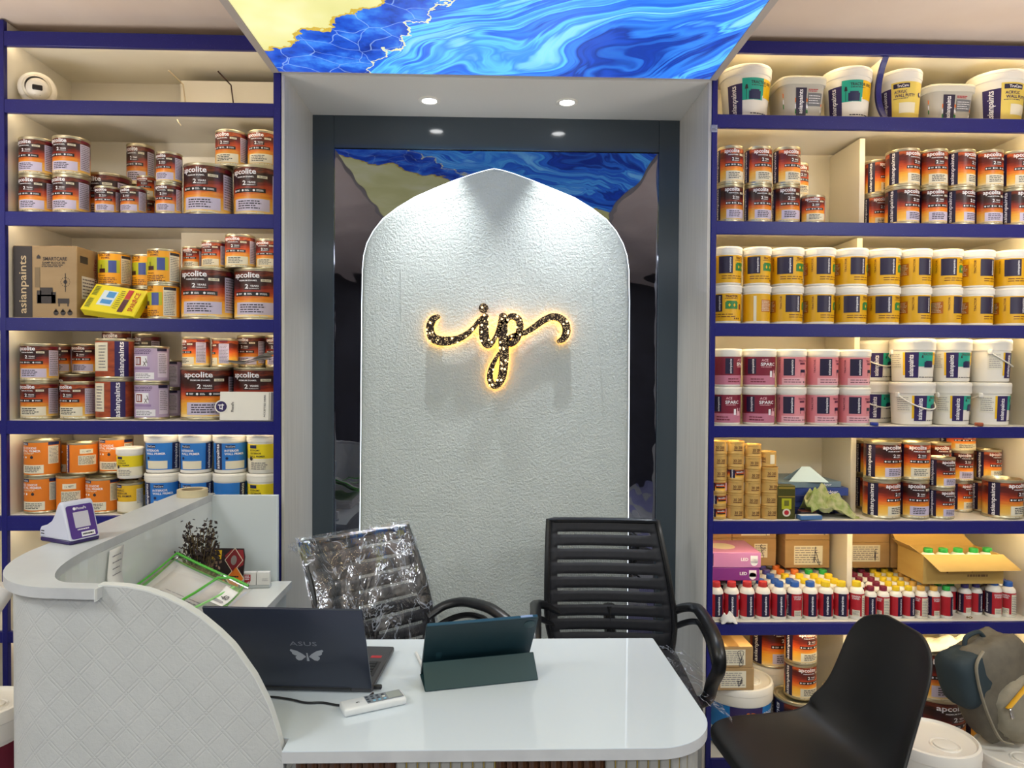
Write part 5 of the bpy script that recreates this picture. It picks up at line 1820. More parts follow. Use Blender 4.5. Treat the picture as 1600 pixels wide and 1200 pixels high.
# sixth shelf: violet lamp boxes on the bottle tops, brown cartons behind
ztop = ZRs[6] + 0.0008 + zbot
VIO = noisy('violet_carton', '7d2f84', '8c3d92', 4, 0.4)
x, w_ = pxw(1108, 1190, 2.69)
z = ztop
for i, (hh, m, lab) in enumerate(((0.050, VIO, 'deep violet lamp box lying under the pink lamp box'), (0.058, noisy('pink_violet_carton', 'c07ab2', 'cf92bf', 4, 0.4), 'pink violet lamp box, topmost, with a round pale picture'))):
    t = carton('lamp_box', lab, 'box', x + 0.004 * i, 2.688, z, w_, 0.20, hh, m, rotz=-2 * i, group='lamp boxes on the bottles')
    p = face_print(w_, hh)
    p.text('LED', 0.19 * w_, 0.55 * hh, 0.028, 0.012, WHITE_PRINT, 1, fat=0.03)
    p.patch(0.30 * w_, 0.44 * w_, 0.30 * hh, 0.80 * hh, WHITE_PRINT, 1)
    p.disc(0.37 * w_, 0.36 * hh, 0.014, WHITE_PRINT, 1)
    p.patch(-w_ / 2 + 0.002, -w_ / 2 + 0.02, 0.1 * hh, 0.9 * hh, DEEP_PURPLE, 1)
    p.mb.obj('print', t, smooth=0)
    if i:
        q = MB()
        q.lathe([(0.0001, hh + 0.0002), (0.045, hh + 0.0002), (0.05, hh + 0.0001)], CREAM_PRINT, 28, Matrix.Translation((-0.02, 0.10, 0)))
        q.obj('top_picture', t)
    z += hh + 0.0006


def paper_label(t, w, h, a0, a1, b0, b1, scrawl=True):
    p = face_print(w, h)
    p.patch(a0 * w, a1 * w, b0 * h, b1 * h, CREAM_PRINT, 1)
    p.lines(a0 * w + 0.004, a1 * w - 0.004, b0 * h + 0.006, b1 * h - 0.004, 7, GREY_INK, 2, 0.3, int(w * 1000))
    p.mb.obj('paper_label', t, smooth=0)
    if scrawl:
        s = MB()
        rr = random.Random(int(w * 9999))
        pts = [(a1 * w - 0.03 + 0.03 * rr.random() - 0.008 * k * 0.2, -0.0022, b0 * h + (b1 - b0) * h * rr.random()) for k in range(7)]
        pts = catmull(pts, 4)
        s.tube(pts, 0.0009, mat('pen_ink', '24243c', 0.5), 4)
        s.obj('pen_scrawl', t)


for i, (xa, xb, Yf, dep, lv, hh, ab, lab) in enumerate((
        (1100, 1146, 2.895, 0.10, 0, 0.115, (-0.2, 0.3, 0.3, 0.8), 'brown carton behind the lamp boxes, near the blue post, lower'),
        (1100, 1146, 2.895, 0.10, 1, 0.090, (-0.3, 0.3, 0.2, 0.8), 'brown carton behind the lamp boxes, near the blue post, upper'),
        (1147, 1216, 2.895, 0.10, 0, 0.115, (0.0, 0.3, 0.3, 0.8), 'brown carton behind the lamp box ends, lower of two'),
        (1147, 1216, 2.895, 0.10, 1, 0.090, (-0.3, 0.35, 0.12, 0.85), 'brown labelled carton above the lamp boxes, upper of two'),
        (1230, 1300, 2.86, 0.13, 0, 0.115, (-0.30, 0.34, 0.12, 0.80), 'brown carton left of the divider, lower of two'),
        (1230, 1300, 2.86, 0.13, 1, 0.090, (-0.20, 0.45, 0.25, 1.0), 'brown carton left of the divider, upper of two'),
        (1334, 1394, 2.86, 0.13, 0, 0.105, (-0.48, 0.25, 0.25, 0.90), 'brown carton right of the divider, lower of two'),
        (1334, 1394, 2.86, 0.13, 1, 0.095, (-0.40, 0.42, 0.45, 1.0), 'brown carton right of the divider, upper of two'),
        (1396, 1470, 2.86, 0.13, 0, 0.105, (0.0, 0.48, 0.2, 0.8), 'brown carton behind the open carton, lower of two'),
        (1396, 1470, 2.86, 0.13, 1, 0.095, (-0.4, 0.5, 0.6, 1.0), 'brown carton behind the open carton, upper of two'))):
    x, w_ = pxw(xa, xb, Yf)
    zc = ztop + (0 if lv == 0 else (0.1155 if i < 6 else 0.1055))
    t = carton('carton', lab, 'box', x, Yf, zc, w_, dep, hh, CARD, group='brown cartons on the sixth right shelf', tape=TAPE)
    paper_label(t, w_, hh, *ab)

# open carton with green caps inside
x, w_ = pxw(1452, 1578, 2.64)
hh = zpx(1520, 868, 2.64) - ztop
t = thing('open_carton', 'open yellowish carton with flap out, green bottle caps inside', 'box', (x - 0.012, 2.64, ztop), R_(0))
b = MB()
dep = 0.17
th = 0.004
b.box(-w_ / 2, w_ / 2, 0, dep, 0, th, CARD_Y)
for bx in ((-w_ / 2, w_ / 2, 0, th), (-w_ / 2, w_ / 2, dep - th, dep), (-w_ / 2, -w_ / 2 + th, th, dep - th), (w_ / 2 - th, w_ / 2, th, dep - th)):
    b.box(*bx, th, hh, CARD_Y)
b.obj('body', t, smooth=0)
f = MB()
f.prism([(-w_ / 2, 0), (w_ / 2, 0), (w_ / 2 + 0.03, 0.07), (-w_ / 2 + 0.03, 0.075)], CARD_Y, lambda a, c: (a, -c * 0.75, hh - c * 0.62), lambda a, c: (a, 0.003 - c * 0.75, hh + 0.003 - c * 0.62))
f.obj('flap', t, smooth=0)
f = MB()
f.prism([(-w_ / 2, 0), (w_ / 2, 0), (w_ / 2 - 0.05, 0.06), (-w_ / 2 - 0.02, 0.06)], CARD_Y, lambda a, c: (a, dep + 0.3 * c, hh + c * 0.95), lambda a, c: (a, dep + 0.003 + 0.3 * c, hh + c * 0.95))
f.obj('flap', t, smooth=0)
f = MB()
f.prism([(th, 0), (dep - th, 0), (dep - 0.03, 0.055), (0.02, 0.055)], CARD_Y, lambda a, c: (-w_ / 2 - c * 0.75, a, hh + c * 0.6), lambda a, c: (-w_ / 2 + 0.003 - c * 0.75, a, hh + c * 0.6))
f.obj('flap', t, smooth=0)
p = face_print(w_, hh)
ink = mat('brown_stencil', '7a5a34', 0.7)
p.text('asianpaints', 0.12 * w_, 0.48 * hh, 0.42 * w_, 0.16 * hh, ink, 1, fat=0.01)
p.text('ap', -0.21 * w_, 0.49 * hh, 0.13 * w_, 0.22 * hh, ink, 1, fat=0.03)
p.lines(0.05 * w_, 0.32 * w_, 0.24 * hh, 0.34 * hh, 1, ink, 1, 0.8, 3)
p.mb.obj('printed_front', t, smooth=0)
for i, xx in enumerate((1462, 1483, 1507, 1530, 1555)):
    p = at(xx - 12 + (1507 - xx) * 0.22, 864, 2.72)
    put('bottle_green', 'stainer_bottle', 'green-capped bottle inside the open carton', 'bottle', 'bottles inside the open carton', p.x + 0.004, ztop + 0.0045, 2.72, 0, (0.9, 0.9, min(1.0, (hh - 0.006) / zbot * 1.10)), 'sixth right shelf', '')
# curly scrap and pale stopper on the shelf
p = at(1512, 961, 2.64)
t = thing('rubber_band', 'small twisted brown band lying near the blue-capped bottles', 'band', (p.x, 2.63, ZRs[6] + 0.002))
b = MB()
b.tube([(0.010 * math.cos(a), 0.006 * math.sin(a), 0.0015 + 0.004 * math.sin(2 * a) ** 2) for a in [2 * PI * k / 20 for k in range(20)]], 0.0012, mat('band_brown', '7a6a3a', 0.5), 5, closed=True)
b.obj('loop', t)

# ------------------------------------------------------------------ bottom bay of the right unit
zd = ZRs[7] + 0.0005
R0, R1, H = 0.118, 0.132, 0.245
bb, ll = tub_shell(R0, R1, H, lh=0.062, lidR=1.04)
d = lambda u: R0 * R_(u)
for kind in ('big_pail_blue', 'big_pail_plain', 'big_pail_maroon'):
    p = cyl_print(R0, H, R1, lh=0.062)
    if kind == 'big_pail_blue':
        p.band(0.30 * H, 0.72 * H, mat('pail_blue', '1f7dc6', 0.36))
        p.band(0.02 * H, 0.07 * H, MATS['pail_blue'])
        p.patch(d(-44), d(14), 0.44 * H, 0.72 * H, PURPLE, 3)
        p.text('ap', d(-8), 0.60 * H, 0.30 * R0, 0.10 * H, ORANGE, 4, fat=0.03)
        p.text('apcolite', d(38), 0.60 * H, 0.75 * R0, 0.10 * H, WHITE_PRINT, 4, fat=0.02)
        p.lines(d(-70), d(-20), 0.12 * H, 0.26 * H, 4, GREY_INK, 2, 0.3, 3)
    elif kind == 'big_pail_maroon':
        p.band(0.02 * H, 0.70 * H, mat('pail_maroon', '6a1024', 0.4))
        p.lines(d(10), d(60), 0.2 * H, 0.4 * H, 4, PALE_PINK, 2, 0.3, 3)
    else:
        p.lines(d(-40), d(40), 0.3 * H, 0.55 * H, 5, GREY_INK, 2, 0.3, 3)
        p.patch(d(46), d(60), 0.05 * H, 0.70 * H, DARK_INK, 2)
    lidp = MB()
    rr = R1 * 0.5
    lidp.lathe([(0.034, H - 0.0075), (0.034, H - 0.003), (0.030, H - 0.002), (0, H - 0.002)], WHITE, 24, Matrix.Translation((0.035, -0.03, 0)))
    lidp.lathe([(0.040, H - 0.0072), (0.043, H - 0.0045), (0.046, H - 0.0072)], WHITE, 24, Matrix.Translation((0.035, -0.03, 0)))
    lb, sc_ = p.mb.mesh('pail_label', 60), lidp.mesh('spout_cap')
    reg(kind, R1, H, body=bb, lid=ll, label=lb, spout_cap=sc_)
    reg(kind + '_bail', R1, H, body=bb, lid=ll, label=lb, spout_cap=sc_, handle=bail(R1 * 1.0, H * 0.66, 0.05, front=False))
z = px_put('big_pail_blue', 'paint_pail', 'large white pail with blue and violet label', 'paint bucket', 'large pails', 1113, 1219, zd, 2.60, 12, 1.0, 'bottom right shelf', 'under two brown cartons')
for i, (xa, xb, hh, lab) in enumerate(((1120, 1184, 0.085, 'brown carton on the blue pail lid, lower of two'), (1121, 1182, 0.080, 'brown carton on the blue pail lid, upper of two'))):
    x, w_ = pxw(xa, xb, 2.62)
    t = carton('carton', lab, 'box', x, 2.622, z + 0.0005 + 0.0857 * i, w_, 0.16, hh, CARD, group='cartons on the blue pail', tape=TAPE)
    paper_label(t, w_, hh, -0.33, 0.30, 0.12, 0.86)
z2 = px_put('big_pail_plain', 'paint_pail', 'large white pail behind the carton pair', 'paint bucket', 'large pails', 1170, 1240, zd, 2.79, 0, 1.04, 'bottom right shelf', '', 1.0)
px_put('enamel_big', *(E4[0], E4[1], E4[2]), 'tins in the bottom right bay', 1178, 1240, z2 + 0.0005, 2.79, 30, None, 'bottom right shelf', 'on the rear white pail')
z3 = px_put('enamel_big', *(E4[0], E4[1], E4[2]), 'tins in the bottom right bay', 1217, 1289, zd, 2.62, 20, None, 'bottom right shelf', 'under two small tins')
stack(E1, ['enamel', 'enamel'], 1232, 1280, z3 + 0.0005, 2.65, 'bottom right shelf', 'tins in the bottom right bay', ('on the large tin, lower', 'on the large tin, upper'), 24)
stack(E1, ['enamel', 'enamel'], 1291, 1333, zd, 2.63, 'bottom right shelf', 'tins in the bottom right bay', ('before the divider, lower', 'before the divider, upper'), 44)
zz = px_put('enamel_big', *E4, 'tins in the bottom right bay', 1426, 1514, zd, 2.62, 26, 0.96, 'bottom right shelf', 'lower of the pair beside the backpack')
px_put('enamel_big', *E4, 'tins in the bottom right bay', 1428, 1513, zz, 2.625, 22, 0.90, 'bottom right shelf', 'upper of the pair beside the backpack')
px_put('enamel_big', *E4, 'tins in the bottom right bay', 1512, 1585, zd, 2.64, 14, 1.0, 'bottom right shelf', 'behind the backpack')
zw = px_put('big_pail_plain', 'paint_pail', 'large white pail at the end of the bay', 'paint bucket', 'large pails', 1512, 1600, zd + 0.2062, 2.66, 0, 0.70, 'bottom right shelf', 'lid under the sack')
SACK = noisy('white_sack', 'd8d0c0', 'e4dccd', 12, 0.8)
p = at(1500, 1010, 2.62)
crumple('white_sack', 'limp cream white sack draped over the tin pair and pail', 'sack', (p.x, 2.665, zz + 0.183), (0.30, 0.12, 0.07), SACK, 8, 24, 14, 0.45, shape=lambda u, v: max(0.05, 0.75 + 0.3 * u - 0.3 * v * v))

# pails on the floor
def on_floor(kind, lab, row, x, Y, s, rot):
    put(kind + '_bail', 'paint_pail', lab, 'paint bucket', 'large pails', x, 0.0004, Y, rot, s, 'on the floor', row)


on_floor('big_pail_plain', 'large plain white pail with moulded lid', 'behind the shell chair', onz(1456, 1150, 0.325).x, onz(1456, 1150, 0.325).y, (1.0, 1.0, 1.33), -30)
pb = onz(1590, 1172, 0.235)
on_floor('big_pail_plain', 'white pail with a dark stripe', 'under the backpack', pb.x, pb.y, (0.95, 0.95, 0.96), -60)
pl = at(-34, 1066, 2.40)
on_floor('big_pail_maroon', 'maroon pail with white lid', 'beside the counter outside', pl.x, pl.y, (1.0, 1.0, 1.57), 40)
t = thing('paper_roll', 'white paper roll leaning on the left shelving behind the counter', 'roll', (at(6, 960, 2.45).x, 2.45, 0.0))
b = MB()
a1 = at(12, 916, 2.5)
lo = Vector((a1.x - 0.42, 2.36, 0.032))
dirv = Vector(a1) - lo
o_ = Vector(t.location)
b.tube([lo - o_, Vector(a1) - o_], 0.030, PAPER, 18)
b.obj('roll_body', t)
b = MB()
e = dirv.normalized()
b.tube([Vector(a1) - o_ + e * 0.001, Vector(a1) - o_ + e * 0.004], 0.012, mat('roll_core', '8a7a62', 0.8), 12)
b.obj('core', t)

# ------------------------------------------------------------------ desk
ZD = 0.75
GLOSS_WHITE = mat('gloss_white_laminate', 'd6e0e8', 0.06, coat=0.6)
EDGE_BAND = noisy('edge_band', 'b4b6b8', 'c2c4c5', 14, 0.4)
bl, br = onz(560, 996, ZD), onz(1018, 997, ZD)
fr = onz(900, 1170, ZD)
yb, yf = br.y, fr.y
xr = onz(1108, 1128, ZD).x
XC = -0.985           # inner face of the counter wing
desk = thing('reception_desk', 'glossy white desk with rounded corner and fluted front before the arch', 'desk', (0, yf, 0))


def desk_outline(x0, x1, y0, y1, r, n=12):
    pts = [(x0, y0)]
    for k in range(n + 1):
        a = -PI / 2 + PI / 2 * k / n
        pts.append((x1 - r + r * math.cos(a), y0 + r + r * math.sin(a)))
    r2 = 0.006
    for k in range(5):
        a = PI / 2 * k / 4
        pts.append((x1 - r2 - 0.012 + r2 * math.cos(a), y1 - r2 + r2 * math.sin(a)))
    pts.append((x0, y1))
    return pts


RAD = 0.135
XD0 = -0.4085
ol = desk_outline(XD0, xr, 0, yb - yf, RAD)[:-1] + [(-0.7035, yb - yf), (-0.7035, 1.477 - yf), (XD0, 1.448 - yf)]
b = MB()
b.prism(ol, GLOSS_WHITE, lambda a, c: (a, c, ZD - 0.0015), lambda a, c: (a, c, ZD), GLOSS_WHITE)
b.obj('desktop', desk, smooth=0, fix=True)
b = MB()
b.prism(ol, EDGE_BAND, lambda a, c: (a, c, ZD - 0.024), lambda a, c: (a, c, ZD - 0.0016), EDGE_BAND)
b.obj('edge_band', desk, smooth=30, fix=True)
b = MB()
inn = desk_outline(XD0 + 0.02, xr - 0.040, 0.040, yb - yf - 0.02, RAD - 0.03)
for (x0, y0), (x1, y1) in zip(inn[:-1], inn[1:]):
    b.add([(x0, y0, 0.001), (x1, y1, 0.001), (x1, y1, ZD - 0.0245), (x0, y0, ZD - 0.0245)], [(0, 1, 2, 3)], mat('carcass_grey', '5f5c5a', 0.6))
b.obj('carcass', desk, smooth=0)
BROWN_FL = noisy('brown_fluted_wood', '2c1a10', '6b4222', 7, 0.4, stretch=(20, 20, 0.6))
GREY_FL = noisy('grey_marble_fluted', '86857f', 'a5a49d', 5, 0.35, stretch=(3, 3, 1.2))
GOLD_LINE = mat('gold_line', 'a58f45', 0.35, 0.6)
path = desk_outline(XD0 + 0.02, xr - 0.028, 0.028, yb - yf - 0.02, RAD - 0.026)[:14]
segs = []
acc = 0.0
for (x0, y0), (x1, y1) in zip(path[:-1], path[1:]):
    segs.append((acc, math.hypot(x1 - x0, y1 - y0), x0, y0, x1, y1))
    acc += segs[-1][1]


def along(s):
    for a, l, x0, y0, x1, y1 in segs:
        if s <= a + l or (a, l) == segs[-1][:2]:
            f = (s - a) / l
            return x0 + (x1 - x0) * f, y0 + (y1 - y0) * f, math.atan2(y1 - y0, x1 - x0)


def slat_mesh(kind):
    b = MB()
    w = 0.0218
    if kind == 'brown':
        prof = [(-w / 2, 0.0), (-w / 2 + 0.001, -0.009), (-w * 0.2, -0.012), (0, -0.010), (w * 0.2, -0.005), (w / 2 - 0.003, -0.003), (w / 2, -0.008), (w / 2, 0.0)]
        b.prism(prof, BROWN_FL, lambda a, c: (a, c, 0.02), lambda a, c: (a, c, ZD - 0.025))
    else:
        prof = [(-w / 2, 0.0), (-w / 2, -0.006), (-w / 2 + 0.003, -0.009), (w / 2 - 0.004, -0.009), (w / 2 - 0.0025, -0.006), (w / 2, -0.004), (w / 2, 0.0)]
        b.prism(prof, GREY_FL, lambda a, c: (a, c, 0.02), lambda a, c: (a, c, ZD - 0.025))
        b.box(w / 2 - 0.002, w / 2, -0.0065, -0.0035, 0.02, ZD - 0.025, GOLD_LINE)
    return b.mesh('slat', 0, fix=True)


sm = {'brown': slat_mesh('brown'), 'grey': slat_mesh('grey')}
i = 0
s = 0.012
xb1, xb2, xb3 = onz(612, 1190, ZD - 0.03).x, onz(782, 1190, ZD - 0.03).x, onz(955, 1190, ZD - 0.03).x
while s < acc - 0.01:
    x, y, a = along(s)
    kind = 'brown' if (x < xb1 or xb2 < x < xb3) else 'grey'
    o = link('slat', sm[kind], desk)
    o.location = (x, y, 0)
    o.rotation_euler.z = a
    s += 0.0222

# ------------------------------------------------------------------ tall counter wing with curved ledge
LAM = noisy('grey_white_laminate', 'bfc4c6', 'cbd0d1', 6, 0.35)
LEA = mat('embossed_leatherette', 'b3b6b5', 0.55)
t = NT(LEA)
uv = t.n('ShaderNodeUVMap')
mp = t.n('ShaderNodeMapping')
mp.inputs['Rotation'].default_value = (0, 0, R_(45))
mp.inputs['Scale'].default_value = (21, 21, 1)
t.l(uv.outputs[0], mp.inputs['Vector'])
sp = t.n('ShaderNodeSeparateXYZ')
t.l(mp.outputs[0], sp.inputs[0])
def groove(sock, off):
    f = t.math('FRACT', t.math('ADD', sock, off))
    return t.math('SMOOTH_MIN', t.math('ABSOLUTE', t.math('SUBTRACT', f, 0.5)), 0.045, 0.01)
hsum = None
for sock in ('X', 'Y'):
    for off in (0.0, 0.14):
        g_ = groove(sp.outputs[sock], off)
        hsum = g_ if hsum is None else t.math('MINIMUM', hsum, g_)
lea = t.noise(t.coord('Object'), 120, 4, 0.65)
t.bump(t.math('ADD', t.math('MULTIPLY', hsum, 18.0), t.math('MULTIPLY', lea.outputs['Fac'], 1.6)), 0.5, 0.0016)
nz = t.noise(t.coord('Object'), 7, 4)
t.l(t.ramp(nz.outputs['Fac'], [(0.3, 'b6b8b6'), (0.7, 'bfc1bf')]), t.b.inputs['Base Color'])

ZL_ = 1.06
counter = thing('reception_counter', 'tall grey-white curved reception counter with embossed front sloping to the desk', 'counter', (-0.9, 1.45, 0))
c0 = Vector((-0.9, 1.45, 0))
# plan of the outer skin: back -> towards the camera along x = -1.10, round the corner, then right to the desk
def plan(off):
    pts = [(-1.098 + off, 2.56)]
    for k in range(6):
        pts.append((-1.098 + off, 2.4 - 0.11 * k))
    cx, cy, rx, ry = -0.875, 1.787, 0.223 - off, 0.322 - off
    for k in range(1, 15):
        a = PI + PI / 2 * k / 14
        pts.append((cx + rx * math.cos(a), cy + ry * math.sin(a)))
    for k in range(1, 22):
        pts.append((-0.875 + 0.463 * k / 21, 1.465 + off - 0.045 * (k / 21)))
    return pts


PROFILE = [(-0.80, 1.062), (-0.777, 1.062), (-0.735, 1.060), (-0.693, 1.053), (-0.656, 1.041), (-0.618, 1.024), (-0.582, 1.002), (-0.545, 0.973), (-0.515, 0.945), (-0.471, 0.885), (-0.442, 0.829), (-0.421, 0.766), (-0.407, 0.700), (-0.396, 0.60), (-0.390, 0.45)]


def ztop_at(x, front):
    if not front or x < PROFILE[0][0]:
        return ZL_ - 0.022
    for (x0, z0), (x1, z1) in zip(PROFILE[:-1], PROFILE[1:]):
        if x <= x1:
            return z0 + (z1 - z0) * (x - x0) / (x1 - x0)
    return 0.45


op, ip = plan(0.0), plan(0.020)
# resample the straight front finely so the curved top edge is smooth
def refine(pts, n=60):
    head = [p for p in pts if p[0] < -0.80 or p[1] > 1.5]
    tail0, tail1 = head[-1], pts[-1]
    return head + [(tail0[0] + (tail1[0] - tail0[0]) * k / n, tail0[1] + (tail1[1] - tail0[1]) * k / n) for k in range(1, n + 1)]


op, ip = refine(op), refine(ip)
N = len(op)
s_acc = [0.0]
for i in range(1, N):
    s_acc.append(s_acc[-1] + math.hypot(op[i][0] - op[i - 1][0], op[i][1] - op[i - 1][1]))
me = bpy.data.meshes.new('front_skin')
vs, fs, uvs = [], [], []
for i in range(N):
    z1 = ztop_at(op[i][0], op[i][1] < 1.5 and op[i][0] > -0.80)
    vs += [(op[i][0] - c0.x, op[i][1] - c0.y, 0.001), (op[i][0] - c0.x, op[i][1] - c0.y, z1), (ip[i][0] - c0.x, ip[i][1] - c0.y, 0.001), (ip[i][0] - c0.x, ip[i][1] - c0.y, z1)]
for i in range(N - 1):
    a, b_ = 4 * i, 4 * i + 4
    fs.append((a, b_, b_ + 1, a + 1))
    uvs.append([(s_acc[i], 0), (s_acc[i + 1], 0), (s_acc[i + 1], vs[b_ + 1][2]), (s_acc[i], vs[a + 1][2])])
    fs.append((a + 2, a + 3, b_ + 3, b_ + 2))
    uvs.append([(0, 0)] * 4)
fs.append((4 * N - 4, 4 * N - 2, 4 * N - 1, 4 * N - 3))
uvs.append([(0, 0)] * 4)
me.from_pydata(vs, [], fs)
me.materials.append(LEA)
me.materials.append(mat('inner_gloss_white', 'd6dad8', 0.12))
ul = me.uv_layers.new(name='UVMap')
k = 0
for pi, pl in enumerate(me.polygons):
    pl.material_index = 1 if (pi % 2 == 1 and pi < 2 * (N - 1)) else 0
    pl.use_smooth = True
    for j in range(4):
        ul.data[k].uv = uvs[pi][j]
        k += 1
me.set_sharp_from_angle(angle=R_(40))
link('embossed_front', me, counter)
rim = MB()
for i in range(N - 1):
    if op[i][1] > 1.5 or op[i][0] < -0.80:
        continue
    A = [(op[i][0], op[i][1] - 0.0005, vs[4 * i + 1][2]), (op[i + 1][0], op[i + 1][1] - 0.0005, vs[4 * i + 5][2]), (ip[i + 1][0], ip[i + 1][1] + 0.0005, vs[4 * i + 5][2]), (ip[i][0], ip[i][1] + 0.0005, vs[4 * i + 1][2])]
    A = [Vector(p) - c0 for p in A]
    up = Vector((0, 0, 0.0012))
    rim.add([p + up for p in A] + [p - Vector((0, 0, 0.002)) for p in A], [(0, 1, 2, 3), (0, 4, 5, 1), (3, 2, 6, 7)], mat('raw_edge', 'd3d5d2', 0.6))
rim.obj('curved_rim', counter)
# ledge
lo_ = plan(-0.018)
li_ = []
for k, (x, y) in enumerate(lo_):
    pass
cut = [p for p in lo_ if not (p[1] < 1.52 and p[0] > -0.775)]
inner = [(-0.985, 2.56), (-0.985, 1.80)]
for k in range(1, 13):
    a = PI + PI / 2 * k / 12
    inner.append((-0.86 + 0.125 * math.cos(a), 1.80 + 0.318 * math.sin(a)))
inner.append((-0.785, 1.474))
b = MB()
poly = cut + inner[::-1]
poly = [(x - c0.x, y - c0.y) for x, y in poly]
b.prism(poly, LAM, lambda a, c: (a, c, ZL_ - 0.022), lambda a, c: (a, c, ZL_), EDGE_BAND)
b.obj('ledge', counter, smooth=30, fix=True)
# inner skin of the wing, back panel, side worktop with its cabinet
b = MB()
b.box(-0.985 - c0.x - 0.012, -0.985 - c0.x, 1.80 - c0.y, 2.56 - c0.y, 0.0, ZL_ - 0.0225, MATS['inner_gloss_white'])
b.obj('inner_panel', counter, smooth=0)
b = MB()
pr = [(x, y) for x, y in inner[1:]]
for (x0, y0), (x1, y1) in zip(pr[:-1], pr[1:]):
    b.add([(x0 - c0.x - 0.001, y0 - c0.y, 0.70), (x1 - c0.x - 0.001, y1 - c0.y, 0.70), (x1 - c0.x - 0.001, y1 - c0.y, ZL_ - 0.0225), (x0 - c0.x - 0.001, y0 - c0.y, ZL_ - 0.0225)], [(0, 1, 2, 3)], MATS['inner_gloss_white'])
b.obj('curved_lining', counter)
b = MB()
xe = at(436, 850, 2.55).x
b.box(-0.985 - c0.x, xe - c0.x, 2.53 - c0.y, 2.55 - c0.y, 0.0, zpx(380, 774, 2.53), mat('back_panel_grey', 'ccd4d6', 0.25), 0.0015)
b.obj('rear_panel', counter)
b = MB()
wt = [(-0.984, 2.529), (-0.984, 1.84), (-0.95, 1.66), (-0.88, 1.545), (-0.80, 1.495), (-0.705, 1.495), (-0.705, 2.529)]
b.prism([(x - c0.x, y - c0.y) for x, y in wt], mat('worktop_white', 'dcdedb', 0.15), lambda a, c: (a, c, ZD - 0.022), lambda a, c: (a, c, ZD + 0.002), EDGE_BAND)
b.obj('side_worktop', counter, smooth=0, fix=True)
b = MB()
b.box(-0.984 - c0.x, -0.722 - c0.x, 1.90 - c0.y, 2.52 - c0.y, 0.0, ZD - 0.0225, LAM)
b.obj('cabinet', counter, smooth=0)
# raw panel seam near the ledge end
b = MB()
b.box(-0.789 - c0.x, -0.787 - c0.x, 1.430 - c0.y, 1.447 - c0.y, ZL_ - 0.024, ZL_ + 0.0015, MATS['raw_edge'], 0.0003)
b.obj('seam', counter)

# ------------------------------------------------------------------ things on the counter and the desk
# payment sound box
p0 = onz(106, 849, ZL_)
t = thing('payment_speaker', 'white and violet wedge payment speaker standing on the counter ledge', 'speaker', (p0.x - 0.014, p0.y + 0.035, ZL_ + 0.0004), R_(64))
prof = [(-0.058, 0.010), (-0.030, 0.098), (-0.024, 0.104), (-0.016, 0.104), (-0.010, 0.098), (0.000, 0.075), (0.014, 0.055), (0.034, 0.044), (0.056, 0.038), (0.060, 0.030), (0.060, 0.010)]
hw = 0.041
SPW = mat('speaker_white', 'c9ccdc', 0.4)
bm = bmesh.new()
va = [bm.verts.new((-hw, y, z)) for y, z in prof]
vb = [bm.verts.new((hw, y, z)) for y, z in prof]
bm.faces.new(va)
bm.faces.new(vb[::-1])
for i in range(len(prof)):
    j = (i + 1) % len(prof)
    bm.faces.new((va[i], vb[i], vb[j], va[j]))
bmesh.ops.recalc_face_normals(bm, faces=bm.faces[:])
side_edges = [e for e in bm.edges if abs(e.verts[0].co.x - e.verts[1].co.x) < 1e-6]
bmesh.ops.bevel(bm, geom=side_edges, offset=0.007, segments=3, profile=0.6, affect='EDGES', clamp_overlap=True)
b = MB()
b.bm(bm, SPW)
b.obj('housing', t, smooth=50)
b = MB()
b.box(-hw + 0.001, hw - 0.001, -0.057, 0.059, 0.0, 0.012, PURPLE, 0.003)
b.obj('base', t)
n_ = Vector((0, -0.088, -0.028)).normalized()   # front face frame
fo = Vector((0, -0.0585, 0.010))
fu = Vector((0, 0.028, 0.088)).normalized()
fn = Vector((0, -fu.z, fu.y))
P_ = Print(lambda a, c, off: tuple(fo + Vector((a, 0, 0)) + fu * c + fn * (off * LAY + 0.0002)))
VIOL = mat('violet_screen_print', '4b2a86', 0.35)
rr = 0.006
w2, h2 = 0.035, 0.088
pts = []
for cx, cz, a0 in ((w2 - rr, 0.003 + rr, -90), (w2 - rr, h2 - rr, 0), (-w2 + rr, h2 - rr, 90), (-w2 + rr, 0.003 + rr, 180)):
    for k in range(5):
        a = R_(a0 + 22.5 * k)
        pts.append((cx + rr * math.cos(a), cz + rr * math.sin(a)))
P_.poly(pts, VIOL, 1)
P_.poly([(-0.020, 0.030), (0.020, 0.030), (0.020, 0.070), (-0.020, 0.070)], mat('plain_code_card', 'c9c6d2', 0.5), 2)
P_.text('PhonePe', 0.004, 0.079, 0.026, 0.007, WHITE_PRINT, 2)
P_.disc(-0.014, 0.079, 0.004, WHITE_PRINT, 2, 14)
P_.lines(-0.016, 0.016, 0.023, 0.027, 1, WHITE_PRINT, 2, 0.8, 3)
P_.poly([(-0.008, 0.006), (0.028, 0.006), (0.028, 0.018), (-0.008, 0.018)], WHITE_PRINT, 2)
P_.lines(-0.005, 0.025, 0.009, 0.015, 1, DARK_INK, 3, 0.7, 3)
P_.mb.obj('front_panel', t, smooth=0)
b = MB()
for k in range(2):
    b.box(-hw - 0.0006, -hw + 0.0002, 0.040, 0.052, 0.020 + 0.007 * k, 0.0225 + 0.007 * k, DARK_INK)
b.obj('port_slots', t, smooth=0)

